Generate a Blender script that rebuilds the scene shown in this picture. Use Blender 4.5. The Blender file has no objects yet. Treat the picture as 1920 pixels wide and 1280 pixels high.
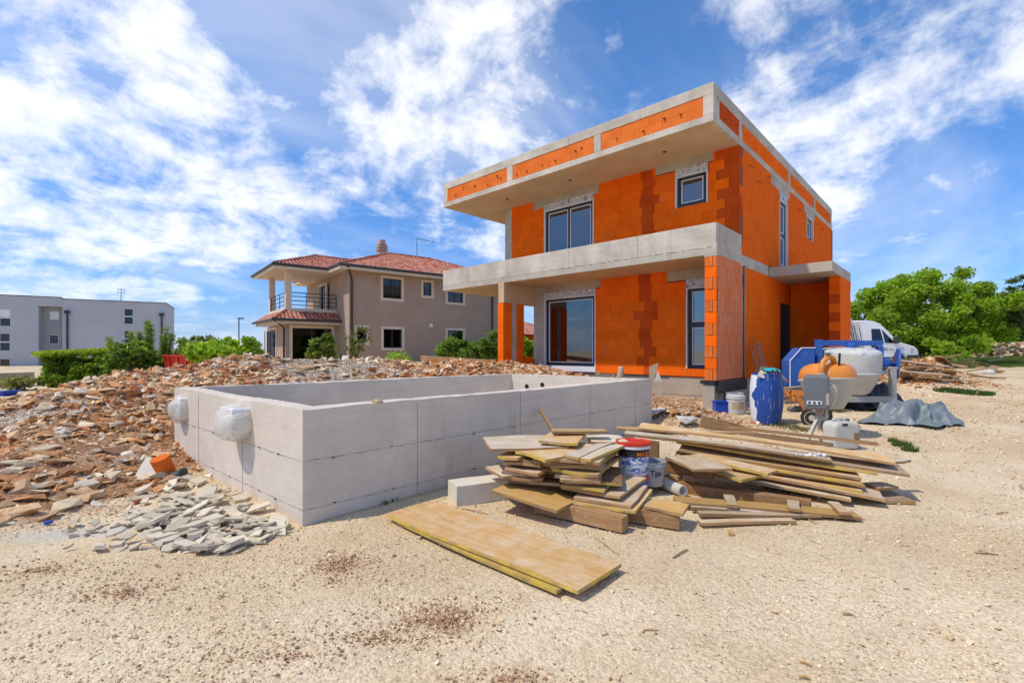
import bpy, bmesh, math, random
import numpy as np
from mathutils import Vector, Matrix

random.seed(7)
rng = np.random.default_rng(7)
S = bpy.context.scene
C = S.collection

# ------------------------------------------------------------------ camera
TH = math.radians(43.2); CT, ST = math.cos(TH), math.sin(TH)
F, CX, HY, EYE = 900.0, 960.0, 658.0, 1.55
cd = bpy.data.cameras.new('camera'); cam = bpy.data.objects.new('camera', cd); C.objects.link(cam)
cam.location = (0, 0, EYE); cam.rotation_euler = (math.pi/2, 0, TH - math.pi/2)
cd.sensor_width = 36; cd.lens = 36*F/1920; cd.shift_y = (HY-640)/1920; cd.clip_start = .05; cd.clip_end = 6000
S.camera = cam

# ------------------------------------------------------------------ sky, sun, exposure
SUN_EL = math.radians(57)
sdx, sdy = -math.cos(math.radians(24)), math.sin(math.radians(24))      # horizontal direction towards the sun
SUN_V = Vector((sdx*math.cos(SUN_EL), sdy*math.cos(SUN_EL), math.sin(SUN_EL)))
W = bpy.data.worlds.new('World'); S.world = W; W.use_nodes = True
wn = W.node_tree; wn.nodes.clear()
class NT:
    def __init__(s, t): s.t = t
    def n(s, typ, **kw):
        x = s.t.nodes.new(typ)
        ins = kw.pop('i', {})
        for k, v in kw.items(): setattr(x, k, v)
        for k, v in ins.items():
            if isinstance(v, bpy.types.NodeSocket): s.t.links.new(v, x.inputs[k])
            else: x.inputs[k].default_value = v
        return x
    def m(s, op, a, b=None, c=None, clamp=False):
        x = s.t.nodes.new('ShaderNodeMath'); x.operation = op; x.use_clamp = clamp
        for k, v in enumerate((a, b, c)):
            if v is None: continue
            if isinstance(v, bpy.types.NodeSocket): s.t.links.new(v, x.inputs[k])
            else: x.inputs[k].default_value = v
        return x.outputs[0]
    def vm(s, op, a, b=None):
        x = s.t.nodes.new('ShaderNodeVectorMath'); x.operation = op
        for k, v in enumerate((a, b)):
            if v is None: continue
            if isinstance(v, bpy.types.NodeSocket): s.t.links.new(v, x.inputs[k])
            else: x.inputs[k].default_value = v
        return x.outputs[0]
    def mix(s, f, a, b, blend='MIX'):
        x = s.t.nodes.new('ShaderNodeMix'); x.data_type = 'RGBA'; x.blend_type = blend
        for k, v in ((0, f), (6, a), (7, b)):
            if isinstance(v, bpy.types.NodeSocket): s.t.links.new(v, x.inputs[k])
            else: x.inputs[k].default_value = v if k == 0 else (*v[:3], 1)
        return x.outputs[2]
    def ramp(s, f, lo, hi, smooth=True):
        x = s.t.nodes.new('ShaderNodeMapRange'); x.interpolation_type = 'SMOOTHSTEP' if smooth else 'LINEAR'
        s.t.links.new(f, x.inputs[0]); x.inputs[1].default_value = lo; x.inputs[2].default_value = hi
        return x.outputs[0]
    def noise(s, vec, scale, detail=5, rough=.55, dist=0., lac=2.):
        x = s.n('ShaderNodeTexNoise', i={'Vector': vec, 'Scale': scale, 'Detail': detail, 'Roughness': rough, 'Distortion': dist, 'Lacunarity': lac})
        return x.outputs[0]

N = NT(wn)
sky = N.n('ShaderNodeTexSky', sky_type='NISHITA', sun_disc=False, sun_elevation=SUN_EL,
          sun_rotation=math.atan2(sdx, sdy), altitude=50, air_density=1.0, dust_density=.25, ozone_density=1.6)
tint = N.mix(1., sky.outputs[0], (.44, .74, 1.04), 'MULTIPLY')
tc = N.n('ShaderNodeTexCoord')
sep = N.n('ShaderNodeSeparateXYZ', i={0: tc.outputs['Generated']})
tint = N.mix(N.m('MULTIPLY', N.m('SUBTRACT', 1., N.ramp(sep.outputs[2], .0, .13)), .75), tint, (3.7, 4.9, 6.4))
gv = N.m('ADD', N.m('MULTIPLY', N.ramp(sep.outputs[2], .02, .5), .34), .66)
tint = N.mix(1., tint, N.n('ShaderNodeCombineXYZ', i={0: gv, 1: gv, 2: N.m('POWER', gv, .6)}).outputs[0], 'MULTIPLY')
zz = N.m('ADD', N.m('MAXIMUM', sep.outputs[2], 0.), .20)
cv = N.n('ShaderNodeCombineXYZ', i={0: N.m('DIVIDE', sep.outputs[0], zz), 1: N.m('DIVIDE', sep.outputs[1], zz), 2: 0.})
CL_OFF = (13.7, 1.2, 0.)
cp = N.vm('ADD', cv.outputs[0], CL_OFF)
big = N.noise(cp, .62, 3, .5, .3)
mid = N.noise(cp, 2.3, 10, .62, .35)
fine = N.noise(tc.outputs['Generated'], 15., 7, .62, .25)
cover = N.m('ADD', N.m('ADD', N.m('MULTIPLY', big, .42), N.m('MULTIPLY', mid, 1.25)), N.m('MULTIPLY', fine, .60))
# cloud banks and clear gaps by compass direction (pixel column, row -> direction, angular radius, weight)
for px, py, rad, amp in [(120, 70, 22, .24), (350, 250, 15, .22), (440, 330, 9, .15), (230, 400, 12, .16), (900, 70, 15, .26), (870, 210, 9, .22), (730, 40, 9, .16),
                         (1640, 160, 17, .30), (1820, 60, 18, .24), (1500, 300, 8, .16), (1370, 60, 6, .16), (560, 340, 6, .16), (90, 520, 14, .14), (890, 440, 7, .10), (620, 430, 5, .08),
                         (545, 90, 8, -.36), (470, 20, 5, -.2), (1130, 190, 9, -.34), (1270, 130, 6, -.30), (1215, 30, 5, -.22), (90, 330, 6, -.14), (620, 270, 5, -.12), (660, 400, 7, -.16), (1720, 440, 12, -.38), (450, 470, 8, -.12)]:
    dv = Vector((CT+(px-CX)/F*ST, ST-(px-CX)/F*CT, -(py-HY)/F)).normalized()
    dt = N.n('ShaderNodeVectorMath', operation='DOT_PRODUCT', i={0: tc.outputs['Generated'], 1: tuple(dv)}).outputs['Value']
    cover = N.m('ADD', cover, N.m('MULTIPLY', N.ramp(dt, math.cos(math.radians(rad*1.35)), math.cos(math.radians(rad*.15))), amp*.36))
mask = N.ramp(cover, 1.10, 1.60)
hor = N.ramp(sep.outputs[2], .0, .16)
mask = N.m('MULTIPLY', mask, N.m('ADD', N.m('MULTIPLY', hor, .45), .50))
veil = N.m('MULTIPLY', N.ramp(N.noise(N.vm('MULTIPLY', cp, (.5, 1.1, 1.)), 1.0, 5, .6, .4), .40, .75), .35)
mask = N.m('MAXIMUM', mask, veil)
thick = N.ramp(cover, 1.3, 1.6)
ccol = N.mix(thick, (1., .985, .965), (.88, .875, .88))
b1 = N.n('ShaderNodeBackground', i={'Color': tint, 'Strength': .13})
b2 = N.n('ShaderNodeBackground', i={'Color': ccol, 'Strength': .90})
ms = N.n('ShaderNodeMixShader', i={0: mask, 1: b1.outputs[0], 2: b2.outputs[0]})
N.n('ShaderNodeOutputWorld', i={0: ms.outputs[0]})

sl = bpy.data.lights.new('sun', 'SUN'); sl.energy = 2.3; sl.angle = math.radians(1.2); sl.color = (1, .91, .77)
so = bpy.data.objects.new('sun', sl); C.objects.link(so)
so.rotation_euler = (-SUN_V).to_track_quat('-Z', 'Y').to_euler(); so.location = (0, 0, 30)
S.view_settings.view_transform = 'Standard'; S.view_settings.look = 'None'
S.view_settings.exposure = 0.54; S.view_settings.gamma = 1; S.view_settings.use_curve_mapping = False
S.cycles.max_bounces = 6; S.cycles.use_denoising = True
S.cycles.transparent_max_bounces = 8

# ------------------------------------------------------------------ pixel <-> place
def ray(px, py):
    a = (px-CX)/F; b = -(py-HY)/F
    return Vector((CT+a*ST, ST-a*CT, b))
def atd(px, py, d): v = ray(px, py)*d; v.z += EYE; return v
def onz(px, py, z): return atd(px, py, (z-EYE)/ray(px, py).z)
def onX(px, py, X): return atd(px, py, X/ray(px, py).x)
def onY(px, py, Y): return atd(px, py, Y/ray(px, py).y)
def cam2site(r, d): return (CT*d+ST*r, ST*d-CT*r)

# ------------------------------------------------------------------ materials
MATS = {}
def newmat(name):
    m = bpy.data.materials.new(name); m.use_nodes = True; m.node_tree.nodes.clear(); MATS[name] = m
    return m, NT(m.node_tree)
def finish(T, col, rough=.85, bump=None, bstr=.3, bdist=.01, spec=.3, metal=0., extra={}):
    i = {'Base Color': col, 'Roughness': rough, 'Specular IOR Level': spec, 'Metallic': metal}
    i.update(extra)
    if bump is not None:
        b = T.n('ShaderNodeBump', i={'Strength': bstr, 'Distance': bdist, 'Height': bump}); i['Normal'] = b.outputs[0]
    p = T.n('ShaderNodeBsdfPrincipled', i={k: ((*v, 1) if k == 'Base Color' and isinstance(v, tuple) else v) for k, v in i.items()})
    T.n('ShaderNodeOutputMaterial', i={0: p.outputs[0]})
def pm(name, c1, c2=None, scale=4., detail=6, rough=.85, c3=None, s3=1.2, t3=(.5, .65), a3=.7, bump=.3, bscale=60., bdist=.006,
       coords='pos', stretch=(1, 1, 1), spec=.3, metal=0., var=0., extra={}):
    m, T = newmat(name)
    v = T.n('ShaderNodeNewGeometry').outputs['Position'] if coords == 'pos' else T.n('ShaderNodeTexCoord').outputs['Object']
    if coords == 'obj':
        oi = T.n('ShaderNodeObjectInfo')
        v = T.vm('ADD', v, T.n('ShaderNodeCombineXYZ', i={0: T.m('MULTIPLY', oi.outputs['Random'], 31.), 1: T.m('MULTIPLY', oi.outputs['Random'], 17.)}).outputs[0])
    if stretch != (1, 1, 1): v = T.vm('MULTIPLY', v, stretch)
    col = c1
    if c2 is not None: col = T.mix(T.ramp(T.noise(v, scale, detail, .62), .36, .66), c1, c2)
    if c3 is not None: col = T.mix(T.m('MULTIPLY', T.ramp(T.noise(v, s3, 7, .65, .6), *t3), a3), col, c3)
    if var:
        oi = T.n('ShaderNodeObjectInfo')
        f = T.m('ADD', T.m('MULTIPLY', oi.outputs['Random'], 2*var), 1-var)
        col = T.mix(1., col, T.n('ShaderNodeCombineXYZ', i={0: f, 1: f, 2: f}).outputs[0], 'MULTIPLY')
    bp = T.noise(v, bscale, 4, .6) if bump else None
    finish(T, col, rough, bp, bump or 0, bdist, spec, metal, extra)
    return m

def mat_attr(name, rough=.9, bscale=90., bump=.4, bdist=.004):
    m, T = newmat(name)
    a = T.n('ShaderNodeAttribute', attribute_name='Col')
    v = T.n('ShaderNodeNewGeometry').outputs['Position']
    col = T.mix(T.ramp(T.noise(v, 35., 4), .3, .7), a.outputs[0], T.mix(.8, a.outputs[0], (1.18, 1.14, 1.08), 'MULTIPLY'))
    finish(T, col, rough, T.noise(v, bscale, 3), bump, bdist, .2)
    return m

def mat_ground():
    m, T = newmat('ground')
    v = T.n('ShaderNodeNewGeometry').outputs['Position']
    a = T.n('ShaderNodeAttribute', attribute_name='soil'); sp = T.n('ShaderNodeSeparateColor', i={0: a.outputs[0]})
    n1 = T.noise(v, .45, 6, .6); n2 = T.noise(v, 3.2, 6, .65); n3 = T.noise(v, 38., 5, .7)
    col = T.mix(T.ramp(n1, .35, .65), (.58, .435, .265), (.71, .575, .40))
    col = T.mix(T.m('MULTIPLY', T.ramp(n2, .52, .74), .35), col, (.48, .345, .22))
    vo = T.n('ShaderNodeTexVoronoi', feature='F1', i={'Vector': v, 'Scale': 62., 'Randomness': 1.})
    vo2 = T.n('ShaderNodeTexVoronoi', feature='F1', i={'Vector': v, 'Scale': 24., 'Randomness': 1.})
    sv = T.n('ShaderNodeSeparateColor', i={0: vo.outputs['Color']})
    g = T.m('ADD', T.m('MULTIPLY', sv.outputs[0], .34), .83)
    col = T.mix(1., col, T.n('ShaderNodeCombineXYZ', i={0: g, 1: g, 2: T.m('MULTIPLY', g, .98)}).outputs[0], 'MULTIPLY')
    col = T.mix(T.m('MULTIPLY', T.ramp(n3, .6, .8), .25), col, (.72, .60, .42))
    rm = T.m('MULTIPLY', T.ramp(T.m('ADD', sp.outputs[0], T.m('MULTIPLY', T.m('SUBTRACT', n2, .5), 1.9)), .35, 1.0), .9)
    red = T.mix(T.ramp(T.noise(v, 9., 5, .7), .35, .65), (.20, .085, .036), (.38, .20, .10))
    col = T.mix(rm, col, red)
    gm = T.ramp(T.m('ADD', sp.outputs[1], T.m('MULTIPLY', T.m('SUBTRACT', n2, .5), .8)), .35, .7)
    col = T.mix(gm, col, T.mix(T.ramp(n3, .3, .7), (.48, .425, .35), (.62, .56, .48)))
    grm = T.ramp(T.m('ADD', sp.outputs[2], T.m('MULTIPLY', T.m('SUBTRACT', n2, .5), 1.0)), .4, .7)
    col = T.mix(grm, col, T.mix(n2, (.07, .12, .025), (.16, .19, .06)))
    h = T.m('ADD', T.m('ADD', T.m('MULTIPLY', vo.outputs['Distance'], -.7), T.m('MULTIPLY', vo2.outputs['Distance'], -.9)), T.m('MULTIPLY', n3, .7))
    finish(T, col, .95, h, .6, .014, .15)
    return m

def mat_brick(name, c1, c2, rib=.0, smear=None, course=.25):
    m, T = newmat(name)
    g = T.n('ShaderNodeNewGeometry'); v = g.outputs['Position']
    sp = T.n('ShaderNodeSeparateXYZ', i={0: v})
    oi = T.n('ShaderNodeObjectInfo')
    col = T.mix(T.ramp(T.noise(v, 2.6, 6, .6), .3, .7), c1, c2)
    f = T.m('ADD', T.m('MULTIPLY', oi.outputs['Random'], .15), .90)
    col = T.mix(1., col, T.n('ShaderNodeCombineXYZ', i={0: f, 1: f, 2: f}).outputs[0], 'MULTIPLY')
    u = T.m('ADD', sp.outputs[0], sp.outputs[1])
    w = T.m('SINE', T.m('MULTIPLY', u, 2*math.pi/.047))
    dirt = T.ramp(T.noise(v, 1.1, 7, .7), .56, .78)
    col = T.mix(T.m('MULTIPLY', dirt, .14), col, (.62, .24, .10))
    if smear:
        ns = T.noise(T.vm('MULTIPLY', v, (17., 17., 1.6)), 1., 7, .7)
        col = T.mix(T.m('MULTIPLY', T.ramp(ns, *smear[1]), smear[2]), col, smear[0])
    h = T.m('ADD', T.m('MULTIPLY', w, rib), T.m('MULTIPLY', T.noise(v, 70., 4, .6), .25))
    finish(T, col, .92, h, .75, .012, .06)
    return m

def mat_wood(name, c1, c2, c3, s3=(.5, .62), a3=.6, gl=.3, rough=.75):
    m, T = newmat(name)
    oc = T.n('ShaderNodeTexCoord').outputs['Object']; oi = T.n('ShaderNodeObjectInfo')
    off = T.n('ShaderNodeCombineXYZ', i={0: T.m('MULTIPLY', oi.outputs['Random'], 37.), 1: T.m('MULTIPLY', oi.outputs['Random'], 53.)}).outputs[0]
    v = T.vm('ADD', oc, off)
    gr = T.noise(T.vm('MULTIPLY', v, (2.2, 38., 38.)), 1., 6, .65, .6)
    bl = T.noise(v, 4.5, 6, .65)
    col = T.mix(T.ramp(gr, .32, .68), c1, c2)
    col = T.mix(T.m('MULTIPLY', T.ramp(bl, *s3), a3), col, c3)
    col = T.mix(T.m('MULTIPLY', T.ramp(T.noise(v, 7., 8, .75, .5), .54, .74), .62), col, tuple(x*.42 for x in c1))
    crust = T.noise(T.vm('MULTIPLY', v, (5., 9., 9.)), 1., 8, .75, 1.)
    col = T.mix(T.m('MULTIPLY', T.ramp(crust, .57, .66), .42), col, (.58, .52, .43))
    f = T.m('ADD', T.m('MULTIPLY', oi.outputs['Random'], .40), .78)
    col = T.mix(1., col, T.n('ShaderNodeCombineXYZ', i={0: f, 1: f, 2: f}).outputs[0], 'MULTIPLY')
    finish(T, col, rough, gr, gl, .003, .25)
    return m

def mat_glass(name, tint=(.5, .55, .58), ior=1.9):
    m, T = newmat(name)
    fr = T.n('ShaderNodeFresnel', i={'IOR': ior})
    g = T.n('ShaderNodeBsdfGlossy', i={'Color': (.95, .97, 1, 1), 'Roughness': .015})
    t = T.n('ShaderNodeBsdfTransparent', i={'Color': (*tint, 1)})
    x = T.n('ShaderNodeMixShader', i={0: fr.outputs[0], 1: t.outputs[0], 2: g.outputs[0]})
    T.n('ShaderNodeOutputMaterial', i={0: x.outputs[0]})
    return m

def mat_leaf(name, trans=.35):
    m, T = newmat(name)
    a = T.n('ShaderNodeAttribute', attribute_name='Col')
    p = T.n('ShaderNodeBsdfPrincipled', i={'Base Color': a.outputs[0], 'Roughness': .55, 'Specular IOR Level': .25})
    t = T.n('ShaderNodeBsdfTranslucent', i={'Color': T.mix(1., a.outputs[0], (1.3, 1.25, .6), 'MULTIPLY')})
    x = T.n('ShaderNodeMixShader', i={0: trans, 1: p.outputs[0], 2: t.outputs[0]})
    T.n('ShaderNodeOutputMaterial', i={0: x.outputs[0]})
    return m

def mat_concrete(name, c1, c2, streak=(.30, .24, .15), sa=.5, board=.0):
    m, T = newmat(name)
    v = T.n('ShaderNodeNewGeometry').outputs['Position']
    n1 = T.noise(v, 1.4, 7, .66); n2 = T.noise(v, 14., 6, .7)
    col = T.mix(T.ramp(n1, .33, .68), c1, c2)
    col = T.mix(T.m('MULTIPLY', T.ramp(n2, .5, .75), .22), col, tuple(x*.7 for x in c1))
    st = T.noise(T.vm('MULTIPLY', v, (3.2, 3.2, .55)), 1., 7, .7)
    col = T.mix(T.m('MULTIPLY', T.ramp(st, .56, .74), sa), col, streak)
    pits = T.n('ShaderNodeTexVoronoi', feature='F1', i={'Vector': v, 'Scale': 16., 'Randomness': 1.})
    pit = T.ramp(pits.outputs['Distance'], .04, .10)
    col = T.mix(T.m('MULTIPLY', T.m('SUBTRACT', 1., pit), .18), col, tuple(x*.5 for x in c1))
    gr_ = T.noise(T.vm('MULTIPLY', v, (1.3, 1.3, 26.)), 1., 5, .6, .3)
    col = T.mix(T.m('MULTIPLY', T.ramp(gr_, .35, .7), .22), col, tuple(x*.74 for x in c1))
    col = T.mix(T.m('MULTIPLY', T.ramp(T.noise(v, .55, 6, .7, .8), .48, .68), .30), col, tuple(min(1, x*1.22) for x in c2))
    h = T.m('ADD', T.m('ADD', T.m('MULTIPLY', n2, .7), T.m('MULTIPLY', pit, .5)), T.m('MULTIPLY', T.noise(v, 120., 3), .3))
    finish(T, col, .9, h, .45, .006, .2)
    return m

mat_ground()
mat_attr('stone_mix'); mat_attr('stone_fine', bscale=200, bdist=.002)
mat_brick('brick_smooth', (.95, .135, .005), (1., .165, .009), rib=.15)
mat_brick('brick_ribbed', (.95, .145, .007), (1., .175, .012), rib=.5)
mat_brick('brick_dark', (.56, .070, .008), (.64, .090, .013), rib=.3)
mat_brick('brick_pale', (.82, .18, .03), (.88, .22, .045), rib=.7)
mat_brick('brick_smeared', (.78, .19, .055), (.86, .24, .08), rib=.6, smear=((.70, .47, .36), (.44, .68), .6))
mat_brick('brick_side', (.94, .14, .006), (.98, .17, .010), rib=.0, smear=((.80, .20, .035), (.5, .75), .3))
mat_concrete('concrete_pale', (.46, .405, .325), (.65, .58, .475), streak=(.34, .27, .16), sa=.6)
mat_concrete('concrete_soffit', (.56, .405, .25), (.63, .47, .30), sa=.25)  # warm tan tint stands in for light bounced up off the ground
mat_concrete('concrete_weathered', (.42, .375, .30), (.54, .485, .395), streak=(.22, .18, .11), sa=.6)
mat_concrete('concrete_pool', (.62, .53, .43), (.71, .62, .515), streak=(.46, .38, .29), sa=.5)
mat_concrete('concrete_dirty', (.40, .33, .25), (.50, .43, .34), sa=.4)
pm('mortar', (.40, .13, .05), (.30, .09, .04), 8)
pm('mortar_dark', (.30, .07, .018), (.36, .09, .025), 8)
pm('membrane', (.018, .018, .019), (.05, .05, .052), 20, rough=.55, bump=.3, bscale=40)
pm('frame_dark', (.022, .025, .03), None, rough=.4, bump=0, spec=.5)
pm('foil_white', (.74, .76, .80), (.66, .68, .72), 30, rough=.5, bump=.2)
m, T = newmat('shutter_box')
v = T.n('ShaderNodeNewGeometry').outputs['Position']
finish(T, T.mix(T.ramp(T.noise(v, 13., 3, .5, 1.2), .56, .60), (.58, .59, .62), (.10, .11, .13)), .6, T.noise(v, 60., 2), .2, .004)
pm('blind_grey', (.58, .62, .62), (.64, .67, .67), 40, stretch=(1, 1, 8), rough=.7, bump=.1)
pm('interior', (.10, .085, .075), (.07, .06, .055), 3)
mat_glass('glass', (.62, .66, .68), 2.3); mat_glass('glass_dark', (.12, .13, .14), 1.7)
pm('unlit_room', (.035, .037, .04), (.05, .05, .05), 3, bump=0)  # near-black colour paints in the darkness of unlit rooms
pm('plaster_brown', (.43, .30, .225), (.47, .33, .25), 1.0, rough=.95, bump=.35, bscale=120, bdist=.004, c3=(.40, .275, .205), s3=.6, a3=.4)
pm('plaster_cream', (.74, .61, .48), (.68, .56, .44), 2., rough=.9, bump=.2, bscale=90)
pm('plaster_grey', (.45, .455, .475), (.48, .485, .505), .6, rough=.95, bump=.3, bscale=80, c3=(.42, .425, .445), s3=.25, a3=.5)
pm('plaster_grey_dark', (.33, .335, .35), (.36, .365, .38), .6, rough=.95, bump=.3, bscale=80)
pm('pvc_white', (.78, .79, .80), None, rough=.4, bump=0, spec=.5)
pm('gutter_dark', (.035, .037, .042), None, rough=.45, bump=0, spec=.5)
m, T = newmat('roof_tile')
v = T.n('ShaderNodeNewGeometry').outputs['Position']
cell = T.n('ShaderNodeTexVoronoi', feature='F1', i={'Vector': v, 'Scale': 3.4, 'Randomness': .9})
cs = T.n('ShaderNodeSeparateColor', i={0: cell.outputs['Color']})
col = T.mix(T.ramp(cs.outputs[0], .2, .9, False), (.36, .10, .06), (.56, .25, .17))
col = T.mix(T.m('MULTIPLY', T.ramp(T.noise(v, 5., 5, .7), .52, .7), .7), col, (.66, .45, .35))
finish(T, col, .8, T.noise(v, 40., 3), .3, .006, .25)
mat_wood('ply_tan', (.54, .32, .115), (.64, .42, .19), (.62, .50, .36), (.48, .62), .7)
mat_wood('ply_gold', (.50, .28, .075), (.60, .37, .13), (.52, .38, .21), (.5, .7), .5)
mat_wood('ply_sheet', (.47, .26, .085), (.57, .36, .16), (.60, .47, .32), (.40, .75), .75)
mat_wood('ply_worn', (.45, .30, .165), (.55, .40, .25), (.58, .50, .40), (.45, .65), .7)
mat_wood('ply_white', (.54, .42, .27), (.62, .51, .36), (.70, .64, .55), (.42, .68), .75)
mat_wood('wood_old', (.24, .15, .085), (.33, .22, .13), (.38, .31, .24), (.5, .65), .6, gl=.6)
mat_wood('wood_brown', (.23, .115, .045), (.32, .17, .07), (.36, .24, .14), (.5, .7), .5, gl=.5)
mat_wood('wood_beam', (.36, .19, .08), (.46, .27, .13), (.50, .36, .23), (.5, .7), .6, gl=.5)
mat_wood('edge_yellow', (.54, .36, .05), (.60, .43, .09), (.40, .26, .11), (.42, .58), .85)
mat_wood('edge_raw', (.34, .19, .075), (.46, .28, .13), (.25, .15, .08), (.5, .65), .6, gl=.5)
pm('tile_grey', (.52, .44, .32), (.62, .535, .405), 20, coords='obj', rough=.85, bump=.15, var=.25, spec=.15)
pm('stone_pale', (.64, .50, .33), (.70, .58, .41), 12, coords='obj', c3=(.45, .26, .13), s3=5, a3=.5, var=.14, bump=.6, bscale=40, bdist=.01)
pm('stone_tan', (.56, .35, .18), (.66, .45, .26), 12, coords='obj', c3=(.36, .17, .07), s3=5, a3=.6, var=.18, bump=.6, bscale=40, bdist=.01)
pm('stone_rust', (.48, .21, .075), (.58, .31, .13), 12, coords='obj', c3=(.26, .10, .04), s3=5, a3=.6, var=.2, bump=.6, bscale=40, bdist=.01)
pm('stone_grey', (.50, .43, .33), (.60, .53, .42), 12, coords='obj', var=.15, bump=.6, bscale=40, bdist=.01)
mat_leaf('leaf', .58); mat_leaf('leaf_soft', .45)
pm('bark', (.10, .075, .05), (.16, .12, .085), 14, stretch=(1, 1, .25), bump=.8, bscale=25, bdist=.02)
def mat_paint(name, c, wear=(.55, .5, .44), t=(.56, .62), a=.9, sc=22., stretch=(1, 1, 1), rough=.45):
    m, T = newmat(name)
    v = T.vm('MULTIPLY', T.n('ShaderNodeTexCoord').outputs['Object'], stretch)
    n = T.noise(v, sc, 7, .72, .4)
    msk = T.m('MULTIPLY', T.ramp(n, *t), a)
    col = T.mix(T.ramp(T.noise(v, 3., 5), .3, .7), c, tuple(x*.86 for x in c))
    finish(T, T.mix(msk, col, wear), T.m('ADD', T.m('MULTIPLY', msk, .4), rough), n, .15, .004, .4)
mat_paint('paint_blue', (.025, .115, .43), (.60, .60, .60), (.60, .68), .9, 40.)
mat_paint('drum_blue', (.018, .075, .33), (.62, .63, .66), (.58, .66), .8, 9., (4, 4, .35))
mat_paint('paint_orange', (.80, .27, .035), (.60, .50, .40), (.56, .66), .7, 11.)
mat_paint('cement_cream', (.56, .51, .41), (.46, .42, .35), (.5, .7), .7, 6., rough=.75)
mat_paint('drum_white', (.60, .57, .50), (.46, .43, .38), (.5, .72), .7, 4., rough=.75)
mat_paint('drum_lid', (.64, .63, .58), (.05, .14, .42), (.56, .62), .85, 5., rough=.7)
mat_paint('plastic_grey', (.165, .17, .18), (.32, .31, .30), (.6, .75), .6, 14.)
mat_paint('frame_cement', (.42, .40, .36), (.30, .27, .23), (.55, .7), .7, 8., rough=.8)
mat_paint('steel_grey', (.30, .30, .30), (.22, .15, .10), (.56, .68), .6, 14., rough=.5)
mat_paint('rod_rust', (.44, .30, .21), (.54, .44, .35), (.5, .7), .7, 14., rough=.8)
mat_paint('bucket_white', (.66, .64, .60), (.46, .36, .30), (.58, .66), .7, 9.)
mat_paint('bucket_grey', (.42, .42, .42), (.22, .22, .22), (.58, .64), .8, 9.)
pm('tyre', (.022, .022, .022), (.05, .047, .043), 20, rough=.85)
pm('plastic_red', (.62, .035, .018), None, rough=.35, bump=0, spec=.5)
pm('plastic_blue', (.012, .06, .42), None, rough=.4, bump=0, spec=.5)
pm('plastic_black', (.02, .02, .02), None, rough=.45, bump=0)
pm('print_blue', (.06, .16, .46), None, rough=.4, bump=0)
pm('print_orange', (.85, .16, .01), None, rough=.4, bump=0)
pm('label_dark', (.03, .028, .032), None, rough=.4, bump=0)
pm('label_white', (.74, .75, .78), None, rough=.4, bump=0)
pm('cloth_teal', (.03, .42, .42), (.02, .33, .34), 20, rough=.9)
pm('cardboard', (.44, .34, .21), (.50, .40, .26), 8, rough=.9)
pm('paper_cream', (.64, .58, .46), None, rough=.9, bump=0)
pm('tarp_grey', (.165, .195, .205), (.20, .235, .245), 5, rough=.45, bump=.3, bscale=14, bdist=.01, spec=.45)
pm('tarp_black', (.035, .035, .037), (.06, .06, .062), 5, rough=.5, bump=.4, bscale=14, bdist=.01, spec=.4)
pm('jerrycan', (.56, .54, .47), (.50, .48, .42), 6, rough=.5, extra={'Subsurface Weight': .15, 'Subsurface Radius': (.1, .1, .08)})
m, T = newmat('film_white')
v = T.n('ShaderNodeTexCoord').outputs['Object']
wr = T.noise(T.vm('MULTIPLY', v, (1., 1., 2.4)), 6., 4, .55, 2.5)
p = T.n('ShaderNodeBsdfPrincipled', i={'Base Color': (.84, .79, .70, 1), 'Roughness': .28, 'Specular IOR Level': .5, 'Normal': T.n('ShaderNodeBump', i={'Strength': .5, 'Distance': .03, 'Height': wr}).outputs[0]})
tl = T.n('ShaderNodeBsdfTranslucent', i={'Color': (.84, .80, .72, 1)})
pp = T.n('ShaderNodeMixShader', i={0: .35, 1: p.outputs[0], 2: tl.outputs[0]})
t = T.n('ShaderNodeBsdfTransparent', i={'Color': (.97, .96, .94, 1)})
x = T.n('ShaderNodeMixShader', i={0: T.m('ADD', T.m('MULTIPLY', T.ramp(wr, .35, .65), .30), .25), 1: pp.outputs[0], 2: t.outputs[0]})
T.n('ShaderNodeOutputMaterial', i={0: x.outputs[0]})
pm('block_white', (.70, .63, .51), (.64, .57, .46), 6, rough=.95, bump=.5, bscale=60)
pm('van_white', (.86, .86, .86), (.80, .80, .79), 2, rough=.3, bump=0, spec=.5, extra={'Coat Weight': .4})
pm('van_plastic', (.05, .05, .055), None, rough=.6, bump=0)
pm('lamp_glass', (.55, .58, .60), None, rough=.1, bump=0, spec=.8)
pm('metal_alu', (.56, .56, .55), (.34, .33, .32), 6, stretch=(1, 1, 6), rough=.55, metal=.1, bump=.1)
pm('rust_tie', (.10, .05, .03), None, rough=.9, bump=0)
pm('crack_dark', (.055, .045, .04), None, rough=.95, bump=0)
pm('seam_dark', (.24, .22, .20), None, rough=.95, bump=0)
pm('sack_white', (.62, .60, .56), (.5, .48, .45), 9, rough=.7, bump=.4, bscale=20)

# ------------------------------------------------------------------ mesh helpers
WM = {}
I4 = Matrix.Identity(4)
def link(name, data, parent=None, M=None, local=False):
    o = bpy.data.objects.new(name, data); C.objects.link(o)
    M = M or I4
    o.matrix_basis = M
    if parent is not None:
        o.parent = parent
        if local: WM[o] = WM[parent] @ M
        else: o.matrix_parent_inverse = WM[parent].inverted(); WM[o] = M
    else: WM[o] = M
    return o
def tag(o, label=None, cat=None, group=None, kind=None):
    for k, v in (('label', label), ('category', cat), ('group', group), ('kind', kind)):
        if v: o[k] = v
    return o
def empty(name, loc, label, cat, rz=0., group=None):
    o = link(name, None, None, Matrix.LocRotScale(Vector(loc), Matrix.Rotation(rz, 3, 'Z').to_quaternion(), None)); o.empty_display_size = .2
    return tag(o, label, cat, group)

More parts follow.
